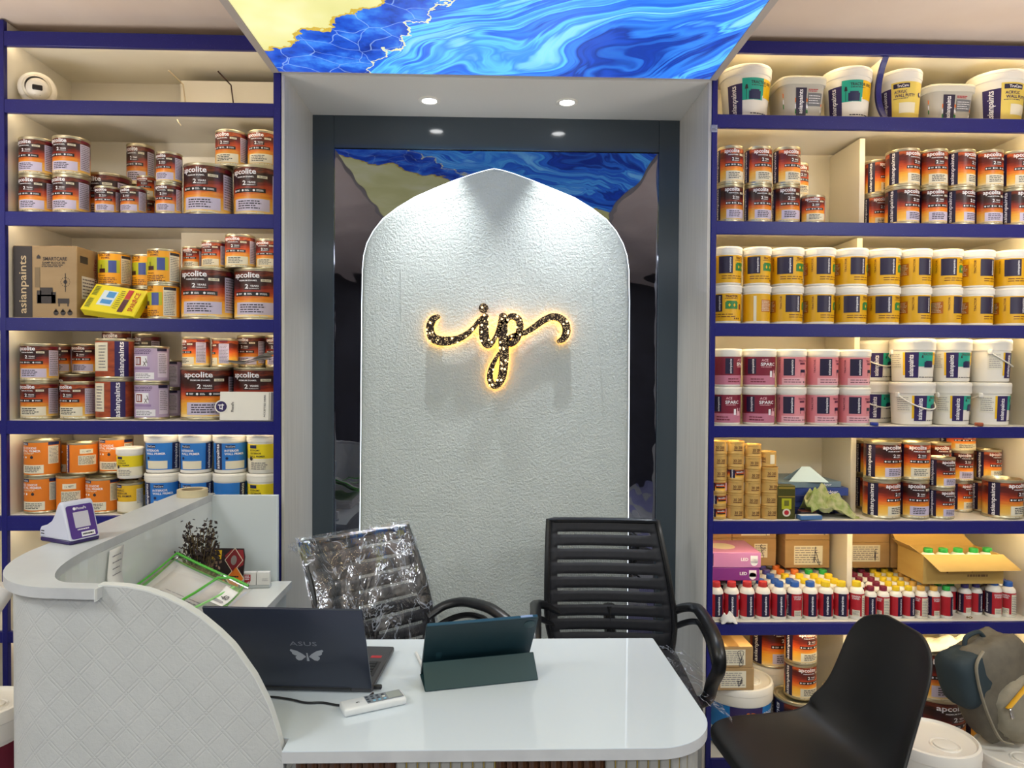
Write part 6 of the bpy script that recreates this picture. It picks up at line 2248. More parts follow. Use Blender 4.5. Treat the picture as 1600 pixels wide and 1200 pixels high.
# masking tape roll
p0 = onz(306, 771, ZL_)
t = thing('tape_roll', 'cream masking tape roll lying at the rear end of the ledge', 'tape', (p0.x + 0.01, 2.50, ZL_ + 0.0004))
b = MB()
MT = Matrix.Translation((0, 0, 0))
b.lathe([(0.036, 0.0), (0.050, 0.0), (0.050, 0.024), (0.036, 0.024), (0.036, 0.0)], mat('masking_tape', 'cbbd98', 0.7), 36)
b.obj('tape_winding', t)
b = MB()
b.lathe([(0.0355, 0.001), (0.0355, 0.023), (0.033, 0.023), (0.033, 0.001), (0.0355, 0.001)], mat('tape_core', '9a8668', 0.8), 36)
b.obj('core', t)
t.rotation_euler = (R_(0), 0, 0)

# hanging receipt on the inner skin
t = thing('till_receipt', 'long white till receipt hanging on the inner counter wall', 'receipt', (-0.982, 1.85, 0.0))
b = MB()
vs, fs = [], []
for i in range(15):
    f = i / 14
    z = 1.034 - 0.10 * f
    cx = 0.004 + 0.06 * max(0, f - 0.55) ** 2
    y = 0.02 * f
    vs += [(cx, -0.005 - y, z), (cx + 0.002, 0.062 - y, z)]
for i in range(14):
    fs.append((2 * i, 2 * i + 1, 2 * i + 3, 2 * i + 2))
b.add(vs, fs, PAPER)
o = b.obj('paper_strip', t)
o.modifiers.new('thickness', 'SOLIDIFY').thickness = 0.0004
P_ = Print(lambda a, c, off: (0.008 + off * LAY, a, c))
P_.lines(0.0, 0.045, 0.96, 1.025, 4, GREY_INK, 2, 0.16, 3)
P_.mb.obj('print', t, smooth=0)

# dried flower bunch
p0 = onz(298, 905, ZD + 0.002)
t = thing('dried_flowers', 'dried dark brown flower bunch standing behind the green wallet', 'flowers', (-0.902, 2.215, ZD + 0.0025))
rr = random.Random(11)
STEM = mat('dry_stem', '6b5a3c', 0.8)
LEAF = mat('dry_leaf', '2e2220', 0.8)
LEAF2 = noisy('dry_petal', '6d5648', '93795f', 30, 0.9)
pot = MB()
pot.lathe([(0, 0), (0.028, 0), (0.036, 0.05), (0.034, 0.052), (0.031, 0.046), (0, 0.044)], mat('dark_pot', '4a4a4e', 0.5), 20)
pot.obj('pot', t)
sm_, lm_, pm_ = MB(), MB(), MB()
for k in range(46):
    a = rr.uniform(0, 2 * PI)
    sp_ = rr.uniform(0.02, 0.085)
    hh = rr.uniform(0.13, 0.235) * (1 - 0.25 * (sp_ > 0.06))
    P = [Vector((0.01 * math.cos(a), 0.01 * math.sin(a), 0.045)), Vector((sp_ * 0.4 * math.cos(a), sp_ * 0.4 * math.sin(a), 0.05 + hh * 0.5)), Vector((0.72 * sp_ * math.cos(a + 0.2), sp_ * math.sin(a + 0.2), 0.045 + hh))]
    C_ = [Vector(q) for q in catmull([tuple(p) for p in P], 5)]
    sm_.tube(C_, 0.0012, STEM, 4)
    for j in range(18):
        q = C_[rr.randrange(3, len(C_))] + Vector((rr.gauss(0, 0.009), rr.gauss(0, 0.009), rr.gauss(0, 0.007)))
        d1 = Vector((rr.gauss(0, 1), rr.gauss(0, 1), rr.gauss(0, 1))).normalized() * rr.uniform(0.005, 0.0095)
        d2 = d1.cross(Vector((rr.gauss(0, 1), rr.gauss(0, 1), 0.3))).normalized() * 0.0048
        low = q.z < 0.15 and rr.random() < 0.75
        (pm_ if low else lm_).add([q - d1, q + d2, q + d1, q - d2], [(0, 1, 2, 3)], LEAF2 if low else LEAF)
sm_.obj('stems', t, kind='stuff')
lm_.obj('dark_leaves', t, smooth=0, kind='stuff')
pm_.obj('pale_petals', t, smooth=0, kind='stuff')

# black and red product card leaning at the back
p0 = onz(345, 905, ZD + 0.002)
t = thing('product_card', 'black and red product card with orange diamond leaning behind the folder', 'card', (-0.908, 2.41, ZD + 0.004), R_(-4), None, (0.72, 1, 1.16))
t.rotation_euler.x = R_(-14)
b = MB()
outl = [(-0.095, 0.0), (0.098, 0.0), (0.098, 0.098), (0.088, 0.122), (-0.02, 0.122), (-0.095, 0.118)]
b.prism(outl, mat('card_black', '241417', 0.35), lambda a, c: (a, 0, c), lambda a, c: (a, 0.004, c))
b.obj('card', t, smooth=0, fix=True)
p = face_print(0.2, 0.12)
p.poly([(0.0, 0.10), (0.03, 0.118), (0.086, 0.118), (0.094, 0.096), (0.094, 0.075), (0.06, 0.062), (0.03, 0.075)], mat('card_red', '8c2026', 0.35), 1)
for cx, cz, r1, m in ((0.047, 0.088, 0.036, CREAM_PRINT), (0.047, 0.088, 0.033, mat('card_crimson', '7a1b22', 0.35)), (0.060, 0.036, 0.036, CREAM_PRINT), (0.060, 0.036, 0.033, ORANGE), (0.006, 0.016, 0.018, ORANGE)):
    p.poly([(cx - r1 * 1.25, cz), (cx, cz - r1), (cx + r1 * 1.25, cz), (cx, cz + r1)], m, 2 if m is CREAM_PRINT else 3)
p.disc(0.047, 0.088, 0.014, mat('card_grey', '8d8580', 0.4), 4)
p.lines(0.035, 0.085, 0.028, 0.046, 2, DARK_BROWN, 4, 0.5, 3)
p.patch(-0.06, -0.015, 0.09, 0.116, YELLOW, 1)
p.lines(-0.058, -0.018, 0.094, 0.112, 2, DARK_INK, 2, 0.6, 3)
p.poly([(0.068, 0.004), (0.095, 0.004), (0.095, 0.028), (0.078, 0.024)], LEMON, 3)
p.disc(0.086, 0.014, 0.007, GREY_INK, 4)
p.mb.obj('print', t, smooth=0)

# business card holder
pa, pb_ = onz(379, 920, ZD + 0.002), onz(421, 919, ZD + 0.002)
t = thing('card_holder', 'small white card box with a red emblem on the side worktop', 'card holder', ((pa.x + pb_.x) / 2, pa.y + 0.004, ZD + 0.0025), R_(3))
w_ = (pb_.x - pa.x)
b = MB()
b.box(-w_ / 2, w_ / 2, 0, 0.028, 0, 0.010, mat('clear_plastic_grey', 'b8bcbc', 0.2), 0.001)
b.obj('tray', t)
for s in (-1, 1):
    b = MB()
    b.box(min(s * w_ / 2 * 0.98, s * 0.001), max(s * w_ / 2 * 0.98, s * 0.001), 0.002, 0.022, 0.010, 0.054, PAPER, 0.0006)
    b.obj('card_stack', t)
p = Print(lambda a, c, off: (a, 0.002 - off * LAY, c))
p.poly([(-w_ / 2 * 0.9, 0.047), (-w_ / 2 * 0.42, 0.047), (-w_ / 2 * 0.42, 0.025), (-w_ / 2 * 0.9, 0.018)], RED_PRINT, 1)
p.lines(-w_ / 2 * 0.85, -w_ / 2 * 0.45, 0.028, 0.045, 3, WHITE_PRINT, 2, 0.5, 3)
for k in range(3):
    p.poly([(-w_ / 2 * (0.9 - 0.16 * k), 0.017), (-w_ / 2 * (0.84 - 0.16 * k), 0.017), (-w_ / 2 * (0.76 - 0.16 * k), 0.026), (-w_ / 2 * (0.82 - 0.16 * k), 0.026)], RED_PRINT, 2)
p.lines(w_ / 2 * 0.45, w_ / 2 * 0.9, 0.022, 0.034, 2, GREY_INK, 2, 0.3, 5)
p.mb.obj('print', t, smooth=0)

# green edged clear document wallet with papers
CLEAR = bpy.data.materials.new('clear_film')
CLEAR.use_nodes = True
t = NT(CLEAR)
gl = t.n('ShaderNodeBsdfGlossy')
gl.inputs['Roughness'].default_value = 0.12
tr = t.n('ShaderNodeBsdfTransparent')
mx = t.n('ShaderNodeMixShader')
mx.inputs[0].default_value = 0.10
t.l(tr.outputs[0], mx.inputs[1])
t.l(gl.outputs[0], mx.inputs[2])
t.l(mx.outputs[0], t.out.inputs['Surface'])
GRN = mat('green_trim', '4fae33', 0.4)
q = [onz(232, 888, ZD + 0.03), onz(372, 905, ZD + 0.03), onz(330, 965, ZD + 0.02), onz(196, 935, ZD + 0.02)]
ctr = sum(q, Vector()) / 4
t = thing('document_wallet', 'clear document wallet with green trim and papers on the side worktop', 'folder', (-0.862, 1.97, 0.850), R_(-3))
t.rotation_euler.y = R_(21)
WW, WD = 0.225, 0.32
def sheet(nm, x0, x1, y0, y1, z, curl, m, thick=0.0006, rot=0.0, nx=8, ny=8, par=None):
    b = MB()
    vs, fs = [], []
    for i in range(nx + 1):
        for j in range(ny + 1):
            u, v = i / nx, j / ny
            vs.append((x0 + (x1 - x0) * u, y0 + (y1 - y0) * v, z + curl * (v ** 2) + 0.25 * curl * (1 - u) ** 2 * v))
    for i in range(nx):
        for j in range(ny):
            a = i * (ny + 1) + j
            fs.append((a, a + ny + 1, a + ny + 2, a + 1))
    b.add(vs, fs, m)
    o = b.obj(nm, par)
    o.rotation_euler.z = rot
    o.modifiers.new('thickness', 'SOLIDIFY').thickness = thick
    return o
sheet('back_cover', -WW / 2, WW / 2, -WD / 2, WD / 2, 0.001, 0.040, mat('pale_green_film', '6ec455', 0.3), par=t)
sheet('paper', -WW / 2 + 0.012, WW / 2 - 0.03, -WD / 2 + 0.01, WD / 2 - 0.02, 0.0045, 0.040, PAPER, par=t, rot=0.02)
sheet('paper', -WW / 2 + 0.03, WW / 2 - 0.012, -WD / 2 + 0.01, WD / 2 - 0.04, 0.0075, 0.038, PAPER, par=t, rot=-0.03)
sheet('clear_cover', -WW / 2, WW / 2, -WD / 2, WD / 2, 0.014, 0.042, CLEAR, par=t)
b = MB()
zc = lambda u, v: 0.0155 + 0.042 * v ** 2 + 0.25 * 0.042 * (1 - u) ** 2 * v
b.tube([(-WW / 2 + WW * u, WD / 2, zc(u, 1)) for u in [k / 8 for k in range(9)]], 0.004, GRN, 6)
b.obj('green_trim', t)
b = MB()
b.tube([(WW / 2, -WD / 2 + WD * v, zc(1, v)) for v in [k / 8 for k in range(9)]], 0.003, GRN, 6)
b.obj('green_trim', t)
b = MB()
b.tube([(-WW / 2, -WD / 2 + WD * v, zc(0, v)) for v in [k / 8 for k in range(9)]], 0.003, GRN, 6)
b.obj('green_trim', t)
PP = Print(lambda a, c, off: (a, c, 0.0100 + off * LAY * 1.6 + 0.039 * ((c + WD / 2) / WD) ** 2 + 0.25 * 0.039 * (1 - (a + WW / 2) / WW) ** 2 * ((c + WD / 2) / WD)))
PP.text('OPS', -0.05, 0.075, 0.028, 0.014, GREY_INK, 1)
PP.lines(-0.06, 0.06, -0.05, 0.05, 7, GREY_INK, 1, 0.15, 5)
PP.lines(0.02, 0.07, 0.06, 0.068, 1, DARK_INK, 1, 0.7, 2)
PP.mb.obj('print', t, smooth=0)

# second clear pouch with a green edge standing against the first
t = thing('zip_pouch', 'clear zip pouch with green edge and printed card over the wallet', 'folder', (-0.772, 1.965, 0.848), R_(-20), None, 0.72)
t.rotation_euler.y = R_(14)
sheet('clear_film', -0.075, 0.085, -0.12, 0.13, 0.012, 0.055, CLEAR, par=t)
sheet('inner_card', 0.0, 0.06, -0.01, 0.075, 0.028, 0.030, PAPER, par=t)
zc2 = lambda u, v: 0.0135 + 0.055 * v ** 2 + 0.25 * 0.055 * (1 - u) ** 2 * v
b = MB()
b.tube([(0.06, 0.13, zc2(0.9, 1)), (-0.02, 0.128, zc2(0.4, 1)), (-0.065, 0.10, zc2(0.05, 0.88)), (-0.075, 0.0, zc2(0, 0.48)), (-0.075, -0.12, zc2(0, 0))], 0.005, GRN, 6)
b.obj('green_edge', t)
b = MB()
b.tube([(-0.01, -0.12, zc2(0.4, 0) + 0.001), (0.0, 0.0, zc2(0.45, 0.48) + 0.001), (0.02, 0.10, zc2(0.6, 0.88) + 0.001)], 0.0045, mat('pale_green_trim', '8fce7c', 0.4), 6)
b.obj('green_strip', t)
PP = Print(lambda a, c, off: (a, c, 0.030 + off * LAY * 2 + 0.030 * ((c + 0.01) / 0.085) ** 2 + 0.25 * 0.03 * (1 - a / 0.06) ** 2 * ((c + 0.01) / 0.085)))
PP.text('-60', 0.034, 0.035, 0.03, 0.022, DARK_INK, 1)
PP.lines(0.004, 0.056, 0.0, 0.016, 3, GREY_INK, 1, 0.5, 3)
PP.mb.obj('print', t, smooth=0)

# laptop
hl, hr_ = Vector((-0.628, 1.668, ZD)), Vector((-0.273, 1.642, ZD))
LW_ = (hr_ - hl).length
rz = math.atan2(hr_.y - hl.y, hr_.x - hl.x)
mid = (hl + hr_) / 2
lap = thing('laptop', 'open dark blue-grey laptop seen from behind on the white desk', 'laptop', (mid.x, mid.y, ZD + 0.0006), rz)
LAPM = noisy('laptop_shell', '2e3444', '353b4c', 2, 0.32, metal=0.3)
b = MB()
b.box(-LW_ / 2, LW_ / 2, 0.004, 0.246, 0.002, 0.016, mat('laptop_base', '4a4a4e', 0.4, 0.4), 0.003)
b.obj('base', lap)
b = MB()
b.box(-LW_ / 2 + 0.012, LW_ / 2 - 0.012, 0.06, 0.145, 0.0155, 0.0165, mat('key_well', '2a2a2d', 0.6))
b.obj('key_well', lap)
kb = MB()
for i in range(14):
    for j in range(5):
        x0 = -LW_ / 2 + 0.018 + i * (LW_ - 0.036) / 14
        kb.box(x0, x0 + (LW_ - 0.036) / 14 - 0.003, 0.064 + j * 0.016, 0.077 + j * 0.016, 0.0165, 0.0185, BLACK_PLASTIC)
kb.obj('keys', lap, smooth=0, kind='stuff')
b = MB()
b.box(-0.05, 0.05, 0.165, 0.232, 0.0155, 0.0163, mat('touchpad', '3d3d41', 0.3), 0.0003)
b.obj('touchpad', lap)
b = MB()
b.box(LW_ / 2 - 0.045, LW_ / 2 - 0.018, 0.168, 0.182, 0.0160, 0.0164, RED_PRINT)
b.obj('sticker', lap, label='red sticker on the palm rest')
lid = MB()
LH = 0.237
Ml = Matrix.Translation((0, 0.004, 0.012)) @ Matrix.Rotation(R_(24), 4, 'X')
lid.box(-LW_ / 2, LW_ / 2, -0.004, 0.003, 0.002, LH, LAPM, 0.0028, Ml, 2)
lid.obj('screen_lid', lap)
b = MB()
b.box(-LW_ / 2 + 0.006, LW_ / 2 - 0.006, 0.003, 0.0035, 0.012, LH - 0.006, mat('screen_black', '0c0d10', 0.1), M=Ml)
b.obj('display', lap)
b = MB()
b.tube([Ml @ Vector((-LW_ * 0.36, 0.0, 0.0)), Ml @ Vector((LW_ * 0.36, 0.0, 0.0))], 0.006, BLACK_PLASTIC, 10)
b.obj('hinge', lap)
P_ = Print(lambda a, c, off: tuple(Ml @ Vector((a, -0.004 - off * LAY, c))))
EMB = mat('lid_emblem', 'a9adb8', 0.35, 0.4)
cxm = 0.040
# maker's lettering and butterfly sticker as on the photographed lid
P_.text('ASUS', cxm - 0.005, 0.138, 0.062, 0.012, mat('lid_letters', '8b8f9c', 0.3, 0.6), 1, fat=-0.004)
wing = [(0.004, 0.100), (0.010, 0.107), (0.022, 0.116), (0.036, 0.121), (0.0385, 0.117), (0.0345, 0.112), (0.034, 0.107), (0.029, 0.103), (0.024, 0.102), (0.028, 0.098), (0.027, 0.092), (0.022, 0.087), (0.015, 0.088), (0.008, 0.095), (0.004, 0.098)]
P_.poly([(cxm + a, c) for a, c in wing], EMB, 1)
P_.poly([(cxm - a, c) for a, c in wing][::-1], EMB, 1)
P_.disc(cxm, 0.108, 0.0022, EMB, 1, 10)
P_.poly([(cxm - 0.003, 0.086), (cxm + 0.003, 0.086), (cxm + 0.0015, 0.106), (cxm - 0.0015, 0.106)], EMB, 1)
P_.mb.obj('lid_print', lap, smooth=0)
b = MB()
b.box(LW_ / 2 - 0.002, LW_ / 2 + 0.018, 0.016, 0.026, 0.003, 0.013, BLACK_PLASTIC, 0.002)
b.obj('plug', lap)
cb = thing('charger_cable', 'thin black cable running from behind the remote towards the counter', 'cable', (mid.x, mid.y, 0))
pts = [(583, 1083), (560, 1100), (530, 1102), (505, 1098), (478, 1098), (455, 1093), (425, 1089), (395, 1090)]
b = MB()
P3 = [tuple(onz(x, y, ZD + 0.0032) - Vector((mid.x, mid.y, 0))) for x, y in pts]
b.tube(catmull(P3, 6), 0.0026, BLACK_PLASTIC, 8)
b.obj('cord', cb)

# air conditioner remote
pa, pb_ = onz(535, 1108, ZD + 0.01), onz(630, 1088, ZD + 0.01)
rem = thing('remote_control', 'white air conditioner remote with grey buttons on the desk', 'remote', ((pa.x + pb_.x) / 2, (pa.y + pb_.y) / 2, ZD + 0.0006), math.atan2(pb_.y - pa.y, pb_.x - pa.x))
RL = (pb_ - pa).length + 0.004
b = MB()
b.box(-RL / 2, RL / 2, -0.024, 0.024, 0.0, 0.018, mat('remote_white', 'dcdfe0', 0.4), 0.006, seg=3)
b.obj('case', rem)
b = MB()
b.box(-RL * 0.12, RL * 0.46, -0.018, 0.020, 0.0175, 0.0186, mat('remote_grey', '7b828a', 0.4), 0.0005)
b.obj('key_field', rem)
b = MB()
b.box(RL * 0.22, RL * 0.44, -0.014, 0.016, 0.0186, 0.0192, mat('lcd_grey', '9aa09a', 0.2), 0.0003)
b.obj('display', rem)
for i in range(4):
    for j in range(3):
        b = MB()
        c = WHITE if (i == 3 and j == 1) else (mat('key_blue', '7fb5cf', 0.4) if (j == 0 and i > 0) else mat('key_dark', '39424c', 0.4))
        b.box(-0.0032, 0.0032, -0.0025, 0.0025, 0, 0.0018, c, 0.0006)
        o = b.obj('button', rem)
        o.location = (-RL * 0.09 + i * 0.012, -0.011 + j * 0.011, 0.0186)
P_ = Print(lambda a, c, off: (a, c, 0.018 + off * LAY))
P_.text('MIT', -RL * 0.25, -0.002, 0.008, 0.006, DARK_INK, 1)
ob = P_.mb.obj('print', rem, smooth=0)

# tablet in a folding case
pl_, pr_ = onz(664, 1082, ZD), onz(841, 1063, ZD)
rz = math.atan2(pr_.y - pl_.y, pr_.x - pl_.x)
TW = (pr_ - pl_).length
tab = thing('tablet', 'tablet in a dark teal folding case standing on the desk', 'tablet', ((pl_.x + pr_.x) / 2, (pl_.y + pr_.y) / 2, ZD + 0.0005), rz)
TEALC = mat('teal_case', '17393f', 0.42)
TEALD = mat('teal_case_back', '142e36', 0.4)
def plate(nm, y0, z0, y1, z1, th, m, w, par=tab, bev=0.0012, xo=0.0):
    L_ = math.hypot(y1 - y0, z1 - z0)
    ang = math.atan2(y1 - y0, z1 - z0)
    M = Matrix.Translation((xo, y0, z0)) @ Matrix.Rotation(-ang, 4, 'X')
    b = MB()
    b.box(-w / 2, w / 2, -th / 2, th / 2, 0, L_, m, bev, M)
    b.obj(nm, par)
    return M, L_
plate('stand_flap', 0.0, 0.001, 0.044, 0.052, 0.003, TEALC, TW)
plate('stand_base', 0.0, 0.0018, 0.098, 0.0018, 0.0025, TEALC, TW)
Mt, Lt = plate('case_back', 0.098, 0.004, -0.004, 0.158, 0.009, TEALD, TW * 0.985)
b = MB()
b.box(-TW * 0.48, TW * 0.48, 0.0046, 0.0052, 0.005, Lt - 0.005, MATS['screen_black'], M=Mt)
b.obj('screen', tab)
b = MB()
b.box(-TW * 0.485, TW * 0.485, -0.004, 0.004, Lt - 0.0005, Lt + 0.003, mat('case_blue_edge', '24495c', 0.3), 0.001, Mt)
b.obj('top_edge', tab)
b = MB()
b.lathe([(0.013, 0), (0.014, 0.0012), (0.012, 0.0018), (0, 0.0016)], TEALC, 24, Mt @ Matrix.Translation((TW * 0.42, -0.0045, Lt - 0.022)) @ Matrix.Rotation(R_(90), 4, 'X'))
b.obj('camera_bump', tab)
b = MB()
b.box(TW * 0.33, TW * 0.44, -0.003, 0.003, Lt + 0.0028, Lt + 0.0042, mat('edge_key', '8aa0c8', 0.3), 0.0005, Mt)
b.obj('volume_key', tab)
P_ = Print(lambda a, c, off: tuple(Mt @ Vector((a, -0.0045 - off * LAY, c))))
P_.patch(-TW * 0.38, -TW * 0.33, 0.06, 0.085, mat('case_emblem', '24414a', 0.3), 1)
P_.mb.obj('emblem', tab, smooth=0)
pn = thing('stylus', 'white stylus lying on the desk beside the tablet', 'pen', (0, 0, 0))
a, c = onz(650, 1020, ZD + 0.0045), onz(664, 1048, ZD + 0.0045)
pn.location = a
b = MB()
b.tube([(0, 0, 0), tuple((c - a) * 0.5), tuple(c - a), tuple((c - a) * 1.04)], [0.0036, 0.004, 0.004, 0.002], mat('stylus_white', 'e4e4e2', 0.35), 12)
b.obj('barrel', pn)


# ------------------------------------------------------------------ office chairs
MESHM = bpy.data.materials.new('open_mesh_fabric')
MESHM.use_nodes = True
t = NT(MESHM)
t.b.inputs['Base Color'].default_value = lin('17181d')
t.b.inputs['Roughness'].default_value = 0.8
ck = t.n('ShaderNodeTexChecker')
ck.inputs['Scale'].default_value = 420
t.l(t.coord('Object', (1, 0.0, 1), (0, R_(45), 0)), ck.inputs['Vector'])
tr = t.n('ShaderNodeBsdfTransparent')
mx = t.n('ShaderNodeMixShader')
t.l(t.math('MULTIPLY_ADD', ck.outputs['Fac'], 0.62, 0.36), mx.inputs[0])
t.l(t.b.outputs[0], mx.inputs[1])
t.l(tr.outputs[0], mx.inputs[2])
t.l(mx.outputs[0], t.out.inputs['Surface'])
FABRIC = noisy('black_mesh_fabric', '14151b', '1b1c23', 60, 0.7)
FRAMEM = mat('chair_frame_black', '101114', 0.35)


def office_chair(label, loc, rotz, recline, wb=0.46, wt=0.40, zt=0.94, lean=0.0, fd=0.25):
    """faces local -Y; the backrest stands at local y = +0.20"""
    t = thing('office_chair', label, 'chair', loc, rotz, 'mesh office chairs behind the desk')
    zb_, zt_ = 0.46, zt
    yb_ = 0.20
    Mb = Matrix.Translation((0, yb_, zb_)) @ Matrix.Rotation(-R_(recline), 4, 'X')
    Hh = (zt_ - zb_) / math.cos(R_(recline))

    def S(u, v):      # u -1..1 across, v 0..1 up
        w = (wb + (wt - wb) * max(v, 0.0) ** 1.5) / 2 * (1 - 0.10 * max(0, 0.25 - v) * 4)
        return Mb @ Vector((u * w + lean * v, 0.035 * (1 - u * u) - 0.030 * math.sin(PI * v), Hh * v))
    fr_ = [S(-1, k / 10) for k in range(11)]
    top = [S(u, 1.0) for u in (-0.9, -0.6, -0.3, 0, 0.3, 0.6, 0.9)]
    rt = [S(1, 1 - k / 10) for k in range(11)]
    bt = [S(u, 0.0) for u in (0.9, 0.5, 0, -0.5, -0.9)]
    b = MB()
    b.tube(fr_ + top + rt + bt, 0.011, FRAMEM, 8, closed=True)
    b.obj('back_frame', t)
    n_sl = 8
    v0, v1 = 0.16, 0.90
    edges = [0.0]
    for k in range(n_sl):
        c = v0 + (v1 - v0) * k / (n_sl - 1)
        edges += [c - 0.011, c + 0.011]
    edges.append(1.0)
    nb = 12
    sheetm, slots = MB(), MB()
    for k in range(len(edges) - 1):
        va, vb_ = edges[k], edges[k + 1]
        slot = k % 2 == 1
        for i in range(nb):
            ua, ub = -1 + 2 * i / nb, -1 + 2 * (i + 1) / nb
            tgt, m = (slots, MESHM) if (slot and -0.78 < (ua + ub) / 2 < 0.78) else (sheetm, FABRIC)
            sub = 1 if slot else 3
            for q in range(sub):
                a0, a1 = va + (vb_ - va) * q / sub, va + (vb_ - va) * (q + 1) / sub
                tgt.add([S(ua, a0), S(ub, a0), S(ub, a1), S(ua, a1)], [(0, 1, 2, 3)], m)
    o = sheetm.obj('backrest_fabric', t, smooth=180, weld=True)
    o.modifiers.new('thickness', 'SOLIDIFY').thickness = 0.003
    slots.obj('open_mesh_strips', t, smooth=180, kind='stuff')
    b = MB()
    b.box(-0.235, 0.235, -fd, 0.20, 0.415, 0.485, FABRIC, 0.028, seg=4)
    b.obj('seat', t)
    b = MB()
    b.tube([(0, yb_ + 0.03, 0.40), (0, yb_ + 0.06, 0.46), tuple(S(0, 0.12) + Vector((0, 0.02, 0))), tuple(S(0, 0.35) + Vector((0, 0.015, 0)))], 0.022, FRAMEM, 8)
    b.obj('back_support', t)
    for s in (-1, 1):
        b = MB()
        X = s * 0.285
        arm = [(s * 0.200, 0.225, 0.60), (s * 0.25, 0.195, 0.635), (X, 0.13, 0.658), (X, 0.02, 0.672), (X, 0.13 - fd, 0.668), (X, 0.05 - fd, 0.640), (X, 0.035 - fd, 0.585), (X, -0.13, 0.50), (s * 0.27, -0.10, 0.43), (s * 0.20, -0.06, 0.405)]
        b.tube(catmull(arm, 5), 0.021, FRAMEM, 10, flat=0.75)
        o = b.obj('armrest', t)
        b = MB()
        b.tube(catmull([(s * 0.205, 0.222, 0.545), (s * 0.26, 0.17, 0.59), (X, 0.10, 0.618), (X, 0.02, 0.628), (X, 0.17 - fd, 0.618), (X, 0.10 - fd, 0.585), (X, 0.05 - fd, 0.55)], 5), 0.011, FRAMEM, 8)
        b.obj('brace', o)
    b = MB()
    b.box(-0.12, 0.12, -0.10, 0.22, 0.375, 0.412, FRAMEM, 0.01)
    b.obj('seat_plate', t)
    b = MB()
    b.lathe([(0.028, 0.09), (0.028, 0.24), (0.018, 0.245), (0.018, 0.378)], CHROME, 18)
    b.obj('gas_column', t)
    for k in range(5):
        a = 2 * PI * k / 5 + 0.3
        b = MB()
        b.tube([(0.02 * math.cos(a), 0.02 * math.sin(a), 0.10), (0.16 * math.cos(a), 0.16 * math.sin(a), 0.085), (0.28 * math.cos(a), 0.28 * math.sin(a), 0.066)], [0.024, 0.020, 0.014], FRAMEM, 8)
        lg = b.obj('base_leg', t)
        b = MB()
        M = Matrix.Translation((0.27 * math.cos(a), 0.27 * math.sin(a), 0.0265)) @ Matrix.Rotation(a, 4, 'Z') @ Matrix.Rotation(R_(90), 4, 'X')
        b.lathe([(0, -0.018), (0.022, -0.018), (0.026, -0.012), (0.026, 0.012), (0.022, 0.018), (0, 0.018)], FRAMEM, 16, M)
        b.obj('castor', lg)
    return t, S


ch_r, S_r = office_chair('black mesh office chair with bare backrest before the right half of the arch', (0.440, 2.40, 0.0), R_(-4), 8, 0.48, 0.41, 0.937, -0.035)
ch_l, S_l = office_chair('black mesh office chair with backrest wrapped in clear plastic', (-0.232, 2.300, 0.0), R_(41), 17, 0.445, 0.425, 0.918, -0.03, 0.185)

# crinkled packing film
WRAP = bpy.data.materials.new('crinkled_film')
WRAP.use_nodes = True
t = NT(WRAP)
gl = t.n('ShaderNodeBsdfGlossy')
gl.inputs['Roughness'].default_value = 0.10
gl.inputs['Color'].default_value = (0.9, 0.93, 1, 1)
df = t.n('ShaderNodeBsdfDiffuse')
df.inputs['Color'].default_value = lin('c8d0de')
tr = t.n('ShaderNodeBsdfTransparent')
n1 = t.noise(t.coord('Object', (1, 1, 0.5)), 9, 4, 0.6, 1.2)
bp = t.n('ShaderNodeBump')
bp.inputs['Strength'].default_value = 0.7
bp.inputs['Distance'].default_value = 0.02
t.l(n1.outputs['Fac'], bp.inputs['Height'])
t.l(bp.outputs[0], gl.inputs['Normal'])
m1 = t.n('ShaderNodeMixShader')
m1.inputs[0].default_value = 0.13
t.l(tr.outputs[0], m1.inputs[1])
t.l(gl.outputs[0], m1.inputs[2])
m2 = t.n('ShaderNodeMixShader')
rdg = t.math('ABSOLUTE', t.math('SUBTRACT', n1.outputs['Fac'], 0.5))
t.l(t.math('MULTIPLY', t.math('LESS_THAN', rdg, 0.008), 0.38), m2.inputs[0])
t.l(m1.outputs[0], m2.inputs[1])
t.l(df.outputs[0], m2.inputs[2])
t.l(m2.outputs[0], t.out.inputs['Surface'])


